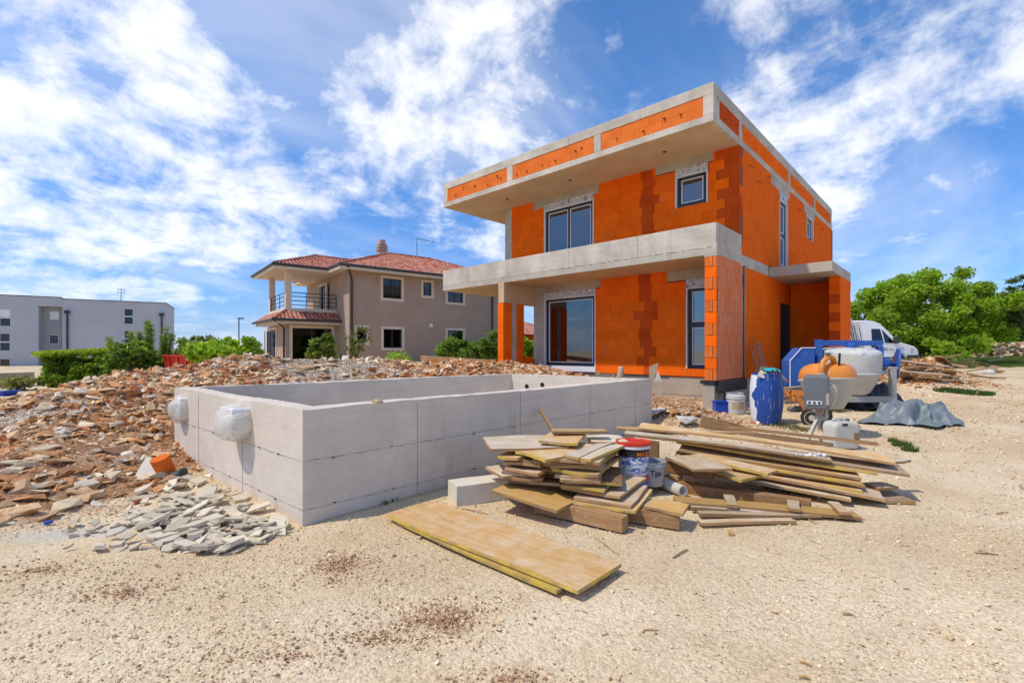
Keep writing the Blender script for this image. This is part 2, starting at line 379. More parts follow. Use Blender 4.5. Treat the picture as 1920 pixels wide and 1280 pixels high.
class MB:
    def __init__(s): s.v = []; s.f = []; s.m = []
    def add(s, vs, fs, m=0):
        b = len(s.v); s.v += [tuple(p) for p in vs]; s.f += [tuple(b+i for i in f) for f in fs]; s.m += [m]*len(fs); return s
    def hexa(s, p, m=0):      # 4 bottom + 4 top
        return s.add(p, [(0, 3, 2, 1), (4, 5, 6, 7), (0, 1, 5, 4), (1, 2, 6, 5), (2, 3, 7, 6), (3, 0, 4, 7)], m)
    def box(s, x0, x1, y0, y1, z0, z1, m=0):
        return s.hexa([(x0, y0, z0), (x1, y0, z0), (x1, y1, z0), (x0, y1, z0), (x0, y0, z1), (x1, y0, z1), (x1, y1, z1), (x0, y1, z1)], m)
    def obox(s, c, ax, ay, az, m=0):
        c, ax, ay, az = Vector(c), Vector(ax), Vector(ay), Vector(az)
        if ax.cross(ay).dot(az) < 0: ay = -ay
        return s.hexa([c-ax-ay-az, c+ax-ay-az, c+ax+ay-az, c-ax+ay-az, c-ax-ay+az, c+ax-ay+az, c+ax+ay+az, c-ax+ay+az], m)
    def bar(s, p0, p1, w, h, m=0, up=(0, 0, 1)):
        p0, p1 = Vector(p0), Vector(p1); d = p1-p0; a = d.normalized(); u = Vector(up)
        if abs(a.dot(u)) > .98: u = Vector((0, 1, 0))
        b = a.cross(u).normalized(); e = b.cross(a)
        return s.obox((p0+p1)/2, d/2, b*w/2, e*h/2, m)
    def path(s, pts, r, n=8, m=0, caps=True):
        pts = [Vector(p) for p in pts]; rs = r if isinstance(r, (list, tuple)) else [r]*len(pts)
        t0 = (pts[1]-pts[0]).normalized(); u = t0.orthogonal().normalized(); vs = []
        for k, p in enumerate(pts):
            t = ((pts[min(k+1, len(pts)-1)]-pts[max(k-1, 0)])).normalized()
            u = (u-t*u.dot(t)).normalized(); w = t.cross(u)
            for j in range(n):
                a = 2*math.pi*j/n; vs.append(p+(u*math.cos(a)+w*math.sin(a))*rs[k])
        fs = [(k*n+j, k*n+(j+1) % n, (k+1)*n+(j+1) % n, (k+1)*n+j) for k in range(len(pts)-1) for j in range(n)]
        if caps: fs += [tuple(range(n))[::-1], tuple((len(pts)-1)*n+j for j in range(n))]
        return s.add(vs, fs, m)
    def lathe(s, prof, n=24, M=None, m=0, caps=(True, True)):
        M = M or I4; vs = []; fs = []
        for r, z in prof:
            for j in range(n):
                a = 2*math.pi*j/n; vs.append(M @ Vector((r*math.cos(a), r*math.sin(a), z)))
        K = len(prof)
        for k in range(K-1):
            for j in range(n): fs.append((k*n+j, k*n+(j+1) % n, (k+1)*n+(j+1) % n, (k+1)*n+j))
        if caps[0]: fs.append(tuple(range(n))[::-1])
        if caps[1]: fs.append(tuple((K-1)*n+j for j in range(n)))
        return s.add(vs, fs, m)
    def prism(s, poly, O, U, V, W, m=0):   # polygon in U,V from O, extruded by W
        O, U, V, W = Vector(O), Vector(U), Vector(V), Vector(W); n = len(poly)
        a = [O+U*p[0]+V*p[1] for p in poly]
        return s.add(a+[p+W for p in a], [tuple(range(n))[::-1], tuple(range(n, 2*n))]+[(j, (j+1) % n, n+(j+1) % n, n+j) for j in range(n)], m)
    def mesh(s, name, mats, smooth=False):
        me = bpy.data.meshes.new(name); me.from_pydata(s.v, [], s.f)
        for x in (mats if isinstance(mats, (list, tuple)) else [mats]): me.materials.append(MATS[x])
        if max(s.m, default=0): me.polygons.foreach_set('material_index', s.m)
        if smooth: me.polygons.foreach_set('use_smooth', [True]*len(s.f))
        return me
    def fixed(s):
        bm = bmesh.new(); vs = [bm.verts.new(v) for v in s.v]; [bm.faces.new([vs[i] for i in f]) for f in s.f]
        bmesh.ops.recalc_face_normals(bm, faces=bm.faces); bm.verts.index_update(); s.f = [tuple(v.index for v in f.verts) for f in bm.faces]; bm.free(); return s
    def build(s, name, mats, parent=None, smooth=False, M=None, local=False, bevel=0., auto=None):
        me = s.mesh(name, mats, smooth or auto is not None)
        o = link(name, me, parent, M, local)
        if bevel: b = o.modifiers.new('bevel', 'BEVEL'); b.width = bevel; b.segments = 2; b.limit_method = 'ANGLE'
        if auto is not None: me.set_sharp_from_angle(angle=math.radians(auto))
        return o

def npmesh(name, V, Fc, mat, col=None, smooth=False, attr='Col', k=None):
    me = bpy.data.meshes.new(name); V = np.asarray(V, dtype=np.float32); Fc = np.asarray(Fc, dtype=np.int32)
    k = Fc.shape[1]; n = len(Fc)
    me.vertices.add(len(V)); me.vertices.foreach_set('co', V.ravel())
    me.loops.add(n*k); me.loops.foreach_set('vertex_index', Fc.ravel())
    me.polygons.add(n); me.polygons.foreach_set('loop_start', np.arange(0, n*k, k, dtype=np.int32))
    me.polygons.foreach_set('loop_total', np.full(n, k, dtype=np.int32))
    me.polygons.foreach_set('use_smooth', np.full(n, smooth, dtype=bool))
    if col is not None:
        a = me.attributes.new(attr, 'FLOAT_COLOR', 'POINT')
        cc = np.ones((len(V), 4), dtype=np.float32); cc[:, :3] = col; a.data.foreach_set('color', cc.ravel())
    me.materials.append(MATS[mat]); me.update(calc_edges=True)
    return me

def hull(seed, n=10, flat=(1, 1, 1), tri=True):
    r = random.Random(seed); bm = bmesh.new()
    for _ in range(n):
        p = Vector((r.uniform(-1, 1), r.uniform(-1, 1), r.uniform(-1, 1)))
        p = p/max(abs(p.x), abs(p.y), abs(p.z))*r.uniform(.72, 1.); bm.verts.new((p.x*flat[0]*.5, p.y*flat[1]*.5, p.z*flat[2]*.5))
    res = bmesh.ops.convex_hull(bm, input=bm.verts)
    bmesh.ops.delete(bm, geom=[g for g in set(res['geom_interior']+res['geom_unused']) if isinstance(g, bmesh.types.BMVert)], context='VERTS')
    bmesh.ops.triangulate(bm, faces=bm.faces); bm.verts.index_update()
    V = np.array([v.co[:] for v in bm.verts]); Fc = np.array([[v.index for v in f.verts] for f in bm.faces]); bm.free()
    return V, Fc

def rotmats(n, tilt=math.pi, r=rng):
    yaw = r.uniform(0, 2*math.pi, n); ax = r.uniform(0, 2*math.pi, n); t = r.uniform(-tilt, tilt, n)
    cz, sz = np.cos(yaw), np.sin(yaw); Z = np.zeros((n, 3, 3)); Z[:, 0, 0] = cz; Z[:, 0, 1] = -sz; Z[:, 1, 0] = sz; Z[:, 1, 1] = cz; Z[:, 2, 2] = 1
    kx, ky = np.cos(ax), np.sin(ax); K = np.zeros((n, 3, 3)); K[:, 0, 2] = ky; K[:, 1, 2] = -kx; K[:, 2, 0] = -ky; K[:, 2, 1] = kx
    R = np.eye(3)[None]+np.sin(t)[:, None, None]*K+(1-np.cos(t))[:, None, None]*(K @ K)
    return R @ Z

def scatter(name, shapes, pos, size, col, mat, tilt=math.pi):
    n = len(pos); which = rng.integers(0, len(shapes), n); Vs, Fs, Cs = [], [], []; base = 0
    R = rotmats(n, tilt)
    for k, (sv, sf) in enumerate(shapes):
        ix = np.nonzero(which == k)[0]
        if not len(ix): continue
        V = np.einsum('nij,mj->nmi', R[ix], sv)*size[ix][:, None, None]+pos[ix][:, None, :]
        m = len(sv); Fc = sf[None]+(np.arange(len(ix))*m)[:, None, None]+base
        Vs.append(V.reshape(-1, 3)); Fs.append(Fc.reshape(-1, 3)); Cs.append(np.repeat(col[ix], m, axis=0)); base += m*len(ix)
    return npmesh(name, np.concatenate(Vs), np.concatenate(Fs), mat, np.concatenate(Cs))

# ------------------------------------------------------------------ terrain
def vn(x, y, seed=0):
    xi, yi = np.floor(x), np.floor(y); fx, fy = x-xi, y-yi
    fx = fx*fx*(3-2*fx); fy = fy*fy*(3-2*fy)
    def h(a, b): q = np.sin(a*127.1+b*311.7+seed*74.7)*43758.5453; return q-np.floor(q)
    return (h(xi, yi)*(1-fx)+h(xi+1, yi)*fx)*(1-fy)+(h(xi, yi+1)*(1-fx)+h(xi+1, yi+1)*fx)*fy
def fbm(x, y, o=4, seed=0):
    t, a, n = 0., 1., 0.
    for k in range(o): t = t+a*vn(x*2**k, y*2**k, seed+k); n += a; a *= .5
    return t/n
def sstep(a, b, x): t = np.clip((x-a)/(b-a), 0, 1); return t*t*(3-2*t)

POOL = [(1.85, 4.31), (8.48, 4.31), (8.28, 7.80), (1.72, 8.32)]     # outer corners of the pool shell
POOL_TOP = 1.02
RIDGE = []
for px, py, d in [(1010, 690, 15.2), (930, 682, 14.2), (800, 678, 13.0), (690, 676, 12.2), (560, 680, 11.4), (430, 676, 10.6), (330, 690, 9.8), (230, 708, 8.9), (130, 738, 8.0), (40, 774, 7.2), (-90, 815, 6.6)]:
    p = atd(px, py, d); RIDGE.append((p.x, p.y, p.z, 3.6 if px > 400 else 4.5))
def hz(X, Y):
    X = np.asarray(X, float); Y = np.asarray(Y, float)
    d = CT*X+ST*Y; r = ST*X-CT*Y
    k = sstep(-16, -3, r)
    z = np.minimum(.042*np.maximum(0, d-6), 1.25)*k
    z = z+(fbm(X*.35, Y*.35, 3, 3)-.5)*.10+(fbm(X*1.6, Y*1.6, 3, 9)-.5)*.035
    for off_ in (-.35, 1.15):
        q = (Y+off_+.25*np.sin(X*.28))/.16
        z = z-.022*np.exp(-q*q)*sstep(1.5, 3.5, X)*sstep(26, 20, X)+.010*np.exp(-((np.abs(q)-1.7)/.6)**2)*sstep(1.5, 3.5, X)*sstep(26, 20, X)
    # shallow dip round the pool's short side
    z = z-.24*np.exp(-(((X-1.0)/.75)**2+((Y-6.6)/1.7)**2))
    # heap of excavated rubble along and behind the pool
    best = np.full(X.shape, 9e9); hh = np.zeros(X.shape); ww = np.ones(X.shape)
    for a, b in zip(RIDGE[:-1], RIDGE[1:]):
        ax, ay = b[0]-a[0], b[1]-a[1]; L2 = ax*ax+ay*ay
        t = np.clip(((X-a[0])*ax+(Y-a[1])*ay)/L2, 0, 1)
        dist = np.hypot(X-a[0]-t*ax, Y-a[1]-t*ay)
        u = dist < best
        best = np.where(u, dist, best); hh = np.where(u, a[2]+(b[2]-a[2])*t, hh); ww = np.where(u, a[3]+(b[3]-a[3])*t, ww)
    f = np.clip(1-best/ww, 0, 1); f = f*f*(3-2*f)*.45+f*.55
    rough = (fbm(X*1.0, Y*1.0, 4, 21)-.5)*.55+(fbm(X*4, Y*4, 3, 5)-.5)*.14
    z = z+(np.maximum(hh-z, 0)+rough*.7)*f
    # broken tiles heap
    z = z+.20*np.exp(-(((X-1.15)/.62)**2+((Y-5.75)/1.0)**2))
    # small spoil heaps between the pool and the house, and the debris heap near the van
    z = z+.30*np.exp(-(((X-9.3)/.8)**2+((Y-4.0)/.55)**2))*(.7+.6*fbm(X*3, Y*3, 3, 2))
    z = z+.78*np.exp(-(((X-22.0)/1.9)**2+((Y-.9)/.95)**2))*(.7+.6*fbm(X*2, Y*2, 3, 4))
    inside = (X > 1.93) & (X < 8.3) & (Y > 4.42) & (Y < 7.85)
    z = np.where(inside, -.35, z)
    hin = (X > 12.7) & (X < 24.) & (Y > 4.2) & (Y < 12.0)
    z = np.where(hin, np.minimum(z, .5), z)
    return z
def hz1(x, y): return float(hz(np.array([x]), np.array([y]))[0])
def G(px, py, zoff=0.):
    lo, hi = 1.2, 200.
    v = ray(px, py)
    ds = np.linspace(1.2, 80, 4000); zs = hz(ds*v.x, ds*v.y); yy = EYE+v.z*ds
    k = np.nonzero(yy <= zs)[0]
    d = ds[k[0]] if len(k) else 80.
    p = atd(px, py, d); p.z = hz1(p.x, p.y)+zoff
    return p
# ------------------------------------------------------------------ ground sheet
def axis(a, b, st, far):
    c_ = list(np.arange(a, b+1e-6, st)); s_ = st; x = b; y = a; hi = []; lo = []
    while x < far: s_ *= 1.35; x += s_; hi.append(x)
    s_ = st
    while y > -far: s_ *= 1.35; y -= s_; lo.append(y)
    return np.array(lo[::-1]+c_+hi)
gx = axis(-2.5, 24.0, .11, 2600.); gy = axis(-2.5, 18.0, .11, 2600.)
GX, GY = np.meshgrid(gx, gy, indexing='ij'); GZ = hz(GX, GY)
nx, ny = GX.shape
V = np.stack([GX.ravel(), GY.ravel(), GZ.ravel()], 1)
ii = np.arange(nx*ny).reshape(nx, ny)
Fc = np.stack([ii[:-1, :-1].ravel(), ii[1:, :-1].ravel(), ii[1:, 1:].ravel(), ii[:-1, 1:].ravel()], 1)
def soil(X, Y):
    d = CT*X+ST*Y; r = ST*X-CT*Y
    best = np.full(X.shape, 9e9)
    for a, b in zip(RIDGE[:-1], RIDGE[1:]):
        ax, ay = b[0]-a[0], b[1]-a[1]; t = np.clip(((X-a[0])*ax+(Y-a[1])*ay)/(ax*ax+ay*ay), 0, 1)
        best = np.minimum(best, np.hypot(X-a[0]-t*ax, Y-a[1]-t*ay))
    red = sstep(4.7, 3.1, best)
    for px, py, rx, ry, a in [(640, 1050, .30, .26, .75), (830, 1150, .36, .20, .8), (230, 1105, .35, .2, .45), (80, 1060, .6, .25, .4), (1030, 1010, .3, .2, .2), (420, 1270, .4, .15, .35),
                              (960, 1270, .4, .12, .3), (1290, 1000, .5, .3, .3), (640, 990, .5, .3, .3), (1400, 1000, .5, .25, .22)]:
        p = onz(px, py, 0.); dd = CT*(X-p.x)+ST*(Y-p.y); rr = ST*(X-p.x)-CT*(Y-p.y)
        red = np.maximum(red, a*np.exp(-(rr/rx)**2-(dd/ry)**2))
    red = np.maximum(red, np.exp(-(((X-9.6)/1.6)**2+((Y-4.4)/1.5)**2)))
    red = np.maximum(red, .8*sstep(8.4, 9.2, X)*sstep(12.8, 12.3, X)*sstep(4.2, 5, Y)*sstep(11, 10, Y))
    red = np.maximum(red, .7*np.exp(-(((X-22.)/2.6)**2+((Y-.9)/1.3)**2)))
    grey = np.zeros(X.shape)
    for px, py, rx, ry, a in GREY: 
        grey = np.maximum(grey, a*np.exp(-((ST*(X-px)-CT*(Y-py))/rx)**2-((CT*(X-px)+ST*(Y-py))/ry)**2))
    grass = sstep(23.6, 25., d+2.*(fbm(X*.4, Y*.4, 2, 8)-.5))*sstep(.70, .80, r/np.maximum(d, 1.))
    grass = np.maximum(grass, .85*sstep(27., 32., d)*sstep(-5, -3, r))
    return np.stack([np.clip(red, 0, 1), np.clip(grey, 0, 1), np.clip(grass, 0, 1)], -1)
GREY = []
for px, py, rx, ry, a in [(600, 690, 1.5, .9, 1.), (660, 685, 1.1, .6, 1.), (230, 860, .30, .35, .55), (160, 900, .3, .3, .5), (300, 705, .7, .3, .4), (100, 770, .5, .4, .5), (30, 790, .6, .5, .9), (170, 1000, .8, .2, .8), (60, 1010, .6, .2, .6), (370, 960, .8, .5, .7)]:
    p = G(px, py); GREY.append((p.x, p.y, rx, ry, a))
me = npmesh('ground', V, Fc, 'ground', soil(GX, GY).reshape(-1, 3), smooth=True, attr='soil')
tag(link('ground', me), 'pale beige gravel ground of the building plot', 'ground', kind='structure')

# ------------------------------------------------------------------ loose stone on the ground
gshapes = [hull(100+k, 8, (1, .8, .6)) for k in range(6)]
rshapes = [hull(200+k, 7+k % 4, (1.1, random.uniform(.5, .9), random.uniform(.22, .5))) for k in range(12)]
def free(X, Y):
    inp = (X > 1.8) & (X < 8.5) & (Y > 4.3) & (Y < 8.35-.08*(X-1.7))
    inh = (X > 12.5) & (Y > 4.0) & (Y < 12.3) & (X < 24.2)
    inw = (X > 11.0) & (X < 12.6) & (Y > 4.0) & (Y < 4.35)
    return ~(inp | inh | inw)
pal = np.array([(.62, .49, .31), (.68, .56, .38), (.56, .42, .25), (.72, .63, .47), (.52, .37, .21), (.60, .47, .31)])
palr = np.array([(.58, .36, .18), (.48, .21, .08), (.64, .45, .26), (.36, .13, .045), (.66, .51, .34), (.52, .27, .115), (.70, .61, .48), (.56, .31, .14)])
palg = np.array([(.52, .45, .36), (.60, .53, .43), (.46, .39, .30)])
def colours(X, Y):
    s_ = soil(X, Y); n = len(X); u = rng.random(n)
    c = pal[rng.integers(0, len(pal), n)]; cr = palr[rng.integers(0, len(palr), n)]; cg = palg[rng.integers(0, len(palg), n)]
    c = np.where((u < np.where(s_[:, 0] > .6, s_[:, 0], s_[:, 0]*.35))[:, None], cr, c); u2 = rng.random(n)
    c = np.where((u2 < s_[:, 1]*.95)[:, None], cg, c)
    return c*rng.uniform(.80, 1.25, (n, 1))
def spread_gravel(n, dmin, dmax, smin, smax, name, label, tilt=math.pi, sink=.25):
    d = dmin*(dmax/dmin)**rng.random(n); r = (rng.random(n)*2-1)*(1.16*d+.6)
    X, Y = CT*d+ST*r, ST*d-CT*r
    k = free(X, Y); X, Y, d = X[k], Y[k], d[k]
    dens = fbm(X*1.4, Y*1.4, 3, 33)+soil(X, Y)[:, 0]*.35
    k = rng.random(len(X)) < np.clip((dens-.28)*2.4, .12, 1.); X, Y, d = X[k], Y[k], d[k]
    sz = smin*(smax/smin)**(rng.random(len(X))**2.2)*np.clip(d/4.5, .8, 2.4)
    P = np.stack([X, Y, hz(X, Y)+sz*sink], 1)
    tag(link(name, scatter(name, gshapes, P, sz, colours(X, Y), 'stone_fine', tilt)), label, 'gravel', kind='stuff')
spread_gravel(115000, 1.7, 16., .007, .027, 'gravel', 'small pale limestone gravel strewn over the whole plot')
spread_gravel(2600, 1.9, 20., .024, .060, 'pebbles', 'larger loose pebbles scattered over the gravel plot')

X, Y = [], []
for px, py, rx, ry, kk in [(640, 1050, .30, .26, 1000), (830, 1150, .40, .22, 1300), (720, 1190, .4, .1, 500), (230, 1105, .3, .16, 500), (80, 1060, .5, .2, 500), (960, 1265, .35, .08, 400), (560, 1225, .3, .1, 300)]:
    p = onz(px, py, 0.); a_, q_ = rng.uniform(0, 6.28, kk), np.abs(rng.normal(0, .55, kk)); r0, d0 = np.cos(a_)*q_*rx*1.3, np.sin(a_)*q_*ry*1.3; X.append(p.x+ST*r0+CT*d0); Y.append(p.y-CT*r0+ST*d0)
X, Y = np.concatenate(X), np.concatenate(Y); sz = .006*(.030/.006)**(rng.random(len(X))**2)
cc = np.array([(.40, .23, .13), (.48, .30, .17), (.58, .42, .26), (.33, .18, .10), (.64, .50, .33)])[rng.integers(0, 5, len(X))]*rng.uniform(.8, 1.2, (len(X), 1))
tag(link('soil_crumbs', scatter('soil_crumbs', gshapes, np.stack([X, Y, hz(X, Y)+sz*.2], 1), sz, cc, 'stone_fine')), 'patches of dark red-brown soil crumbs on the foreground gravel', 'soil', kind='stuff')
# rubble heap: loose mass and 300 single stones
n = 42000
t = rng.random(n)*(len(RIDGE)-1); k = np.minimum(t.astype(int), len(RIDGE)-2); fr = t-k; Rg = np.array(RIDGE)
bx = Rg[k, 0]*(1-fr)+Rg[k+1, 0]*fr+rng.normal(0, 1.9, n); by = Rg[k, 1]*(1-fr)+Rg[k+1, 1]*fr+rng.normal(0, 1.9, n)
ok = free(bx, by) & (soil(bx, by)[:, 0] > .25); bx, by = bx[ok], by[ok]
dd = CT*bx+ST*by
sz = .030*(.25/.030)**(rng.random(len(bx))**2.0)*np.clip(dd/8., .65, 1.3)
gg = soil(bx, by)[:, 1]; sz = np.where(gg > .5, np.minimum(sz, .05), sz)
P = np.stack([bx, by, hz(bx, by)+sz*.02], 1)
tag(link('rubble', scatter('rubble', rshapes, P, sz, colours(bx, by), 'stone_mix', 1.2)), 'mass of broken tan and rust limestone in the heap round the pool', 'rubble', kind='stuff')
n = 70000
t = rng.random(n)*(len(RIDGE)-1); k = np.minimum(t.astype(int), len(RIDGE)-2); fr = t-k
bx = Rg[k, 0]*(1-fr)+Rg[k+1, 0]*fr+rng.normal(0, 2.0, n); by = Rg[k, 1]*(1-fr)+Rg[k+1, 1]*fr+rng.normal(0, 2.0, n)
ok = free(bx, by) & (soil(bx, by)[:, 0] > .2); bx, by = bx[ok], by[ok]; sz = rng.uniform(.012, .042, len(bx))*np.clip((CT*bx+ST*by)/8., .7, 1.3)
tag(link('rubble_fines', scatter('rubble_fines', gshapes, np.stack([bx, by, hz(bx, by)+sz*.15], 1), sz, colours(bx, by)*np.array([.92, .84, .76]), 'stone_fine')), 'fine rust-brown stone crumbs filling the rubble heap', 'rubble', kind='stuff')
stone_meshes = {}
for mt in ('stone_pale', 'stone_tan', 'stone_rust', 'stone_grey'):
    for q in range(6):
        sv, sf = rshapes[q]; me = npmesh('stone', sv, sf, mt); stone_meshes[mt, q] = me
stone_lab = {'stone_pale': 'whitish', 'stone_tan': 'tan', 'stone_rust': 'rust-orange', 'stone_grey': 'grey'}
cnt = 0
SPECIAL = [(205, 735, .34, 'stone_tan'), (100, 765, .22, 'stone_pale'), (180, 722, .30, 'stone_pale'), (310, 718, .28, 'stone_pale'), (130, 740, .26, 'stone_rust'),
           (205, 742, .2, 'stone_pale'), (20, 885, .26, 'stone_pale'), (215, 780, .12, 'stone_pale'), (275, 715, .25, 'stone_tan'), (150, 940, .25, 'stone_tan'), (30, 700+120, .3, 'stone_tan'), (440, 700, .2, 'stone_tan'), (240, 712, .3, 'stone_rust')]
while cnt < 300:
    if cnt < len(SPECIAL): px, py, s_, mt = SPECIAL[cnt]; p = G(px, py)
    else:
        a = random.random()
        px, py = (random.uniform(0, 345), random.uniform(690, 985)) if a < .62 else (random.uniform(340, 930), random.uniform(676, 735))
        p = G(px, py); sA = soil(np.array([p.x]), np.array([p.y]))[0]
        if sA[0] < .45 or not free(np.array([p.x]), np.array([p.y]))[0] or p.length > 19: continue
        s_ = random.uniform(.13, .36)*(1 if px < 340 else 1.1)
        mt = random.choices(['stone_pale', 'stone_tan', 'stone_rust', 'stone_grey'], [.25, .42, .27, .06])[0]
    o = link('rubble_stone', stone_meshes[mt, random.randrange(6)], None,
             Matrix.LocRotScale(Vector((p.x, p.y, p.z+s_*.10)), Matrix.Rotation(random.uniform(0, 6.28), 3, 'Z').to_quaternion() @ Matrix.Rotation(random.uniform(-.5, .5), 3, 'X').to_quaternion(), Vector((s_,)*3)))
    where = ('left of the pool, ' if px < 345 else 'behind the pool, ')+('near the crest' if py < (740 if px < 345 else 695) else 'on the middle slope' if py < (840 if px < 345 else 712) else 'near the foot')
    where += (', left edge' if px < 115 else '' if px < 230 else ', pool side') if px < 345 else (', left part' if px < 520 else ', middle' if px < 760 else ', terrace end')
    tag(o, f'{"large" if s_ > .24 else "small"} {stone_lab[mt]} broken stone, heap {where}', 'stone', 'stones on the rubble heap'); cnt += 1

# broken grey tiles beside the pool corner
tvar = []
for q in range(8):
    r_ = random.Random(40+q); kk = r_.choice([4, 4, 4, 5]); poly = []
    for j in range(kk):
        a = 2*math.pi*(j+r_.uniform(-.2, .2))/kk+.4; rr = r_.uniform(.75, 1.)
        poly.append((math.cos(a)*rr*.55*r_.uniform(.9, 1.1), math.sin(a)*rr*.30))
    tvar.append(MB().prism(poly, (0, 0, -.035), (1, 0, 0), (0, 1, 0), (0, 0, .07)).mesh('tile_shard', 'tile_grey'))
for q in range(232):
    for _ in range(50):
        px, py = random.uniform(235, 548), random.uniform(890, 1042)
        if q >= 190: px, py = random.uniform(110, 420), random.gauss(1000, 22)
        e = ((px-392)/155)**2+((py-968)/74)**2
        if (e < 1 or q >= 190) and px < 350+(py-890)*2.1 and py < 1045-max(0, px-420)*.42: break
    p = G(px, py); s_ = random.uniform(.12, .32) if q < 190 else random.uniform(.07, .17)
    if p.x > 1.74: continue
    o = link('tile_shard', random.choice(tvar), None, Matrix.LocRotScale(Vector((p.x, p.y, p.z+random.uniform(.005, .06))),
        Matrix.Rotation(random.uniform(0, 6.28), 3, 'Z').to_quaternion() @ Matrix.Rotation(random.gauss(0, .2), 3, 'X').to_quaternion() @ Matrix.Rotation(random.gauss(0, .2), 3, 'Y').to_quaternion(), Vector((s_, s_, random.choice([.2, .22, .25, .45])))))
    ws_ = ('large' if s_ > .24 else 'medium' if s_ > .18 else 'small')+' grey broken tile '+('lying on the gravel left of the shard heap' if q >= 190 else ('at the back' if py < 930 else 'in the middle' if py < 985 else 'at the front')+' of the shard heap, '+('left side' if px < 330 else 'centre' if px < 430 else 'side by the pool wall'))
    tag(o, ws_, 'tile', 'broken grey tiles beside the pool')

# ------------------------------------------------------------------ pool shell
pool = empty('swimming_pool', (*POOL[0], 0), 'raw grey concrete shell of an unfinished rectangular swimming pool', 'pool')
def off(poly, t):
    c0 = Vector((sum(p[0] for p in poly)/4, sum(p[1] for p in poly)/4)); out = []
    for k in range(4):
        p = Vector(poly[k]); e1 = (Vector(poly[(k+1) % 4])-p).normalized(); e0 = (p-Vector(poly[k-1])).normalized()
        n1 = Vector((-e1.y, e1.x)); n0 = Vector((-e0.y, e0.x)); b = (n0+n1); b = b/b.dot(n1); out.append(p+b*t)
    return out
inn = off(POOL, .21)
names = ['wall', 'wall', 'wall', 'wall']
PT = POOL_TOP
for k in range(4):
    a, b, ai, bi = Vector(POOL[k]), Vector(POOL[(k+1) % 4]), inn[k], inn[(k+1) % 4]
    mb = MB(); K = 56; rj = random.Random(k+30); jt = [(rj.uniform(-.004, .005), rj.uniform(-.004, .005)) for _ in range(K+1)]
    top = lambda t, s_: PT+.006*math.sin(t*9+k*2+s_)+jt[round(t*K)][s_]*(0 if t in (0, 1) else 1)
    for j in range(K):
        t0, t1 = j/K, (j+1)/K
        P0, P1, Q1, Q0 = a.lerp(b, t0), a.lerp(b, t1), ai.lerp(bi, t1), ai.lerp(bi, t0)
        mb.add([(*P0, -.6), (*P1, -.6), (*Q1, -.6), (*Q0, -.6), (*P0, top(t0, 0)), (*P1, top(t1, 0)), (*Q1, top(t1, 1)), (*Q0, top(t0, 1))],
               [(4, 5, 6, 7), (0, 1, 5, 4), (2, 3, 7, 6)]+([(3, 0, 4, 7)] if j == 0 else [])+([(1, 2, 6, 5)] if j == K-1 else []))
    w = mb.build('wall', 'concrete_pool', pool)
    # formwork joints, tie ends and rough cracks standing on the face
    e = (b-a).normalized(); nrm = Vector((e.y, -e.x)); L = (b-a).length
    if k in (0, 3):
        sm = MB(); js = [1.24, 2.9, 4.55, 6.0] if k == 0 else [1.1, 2.6]
        for u in js:
            p = a+e*u+nrm*.0015; sm.obox((p.x, p.y, .42), (*(e*.002), 0), (*(nrm*.0015), 0), (0, 0, .57))
        sm.build('formwork_joint', 'seam_dark', w)
        cm = MB(); r_ = random.Random(5+k)
        for zl in (.56, .12):
            pc_ = a+e*(L/2)+nrm*.0006; cm.obox((pc_.x, pc_.y, zl), (*(e*(L/2-.02)), 0), (*(nrm*.0006), 0), (0, 0, .0013))
            u = .05
            while u < L-.1:
                l_ = r_.uniform(.03, .14); zz_ = zl+r_.uniform(-.006, .006)
                p = a+e*(u+l_/2)+nrm*.001; th_ = r_.uniform(.0008, .002)
                cm.obox((p.x, p.y, zz_), (*(e*l_/2), r_.uniform(-.004, .004)), (*(nrm*.001), 0), (0, 0, th_))
                u += l_+r_.uniform(.0, .16)
        tag(cm.build('pour_line', 'seam_dark', w), kind='stuff')
        u = .3
        while u < L-.2:
            for zl in (.56, .12):
                p = a+e*(u+r_.uniform(-.06, .06))+nrm*.006
                q_ = MB().obox((p.x, p.y, zl+r_.uniform(-.01, .012)), (*(e*r_.uniform(.005, .015)), r_.uniform(-.005, .003)), (*(nrm*.008), 0), (0, 0, r_.uniform(.002, .0045)))
                q_.build('tie_end', 'rust_tie', w)
            u += r_.uniform(.40, .85)
# inner face holes on the far wall and the rear wall
for px, py, rad in [(864, 724, .03), (927, 722, .03)]:
    pass
b0, c0 = inn[1], inn[2]
for px, py in [(988, 724), (1017, 721)]:
    d_ = (c0-b0); v = ray(px, py); 
    tt = np.linalg.solve(np.array([[v.x, -d_.x], [v.y, -d_.y]]), np.array([b0.x, b0.y]))
    p = atd(px, py, tt[0]); nn = Vector((d_.y, -d_.x, 0)).normalized(); nn = nn if nn.x < 0 else -nn
    Mh = Matrix.Translation(p+nn*.002) @ nn.to_track_quat('Z', 'Y').to_matrix().to_4x4()
    MB().lathe([(.05, 0), (.05, .012), (.036, .012), (.036, .004), (.001, .004)], 16, Mh).build('pipe_sleeve', 'plastic_black', pool)
MB().hexa([(*inn[0], -.3), (*inn[1], -.3), (*inn[2], -.3), (*inn[3], -.3), (*inn[0], -.2), (*inn[1], -.2), (*inn[2], -.2), (*inn[3], -.2)]).build('floor', 'concrete_pool', pool)
MB().lathe([(.012, 0), (.05, .01), (.055, .03), (.03, .05), (.01, .052)], 9, Matrix.Translation(onz(708, 757, PT-.01))).build('dried_mortar_lump', 'stone_tan', pool)

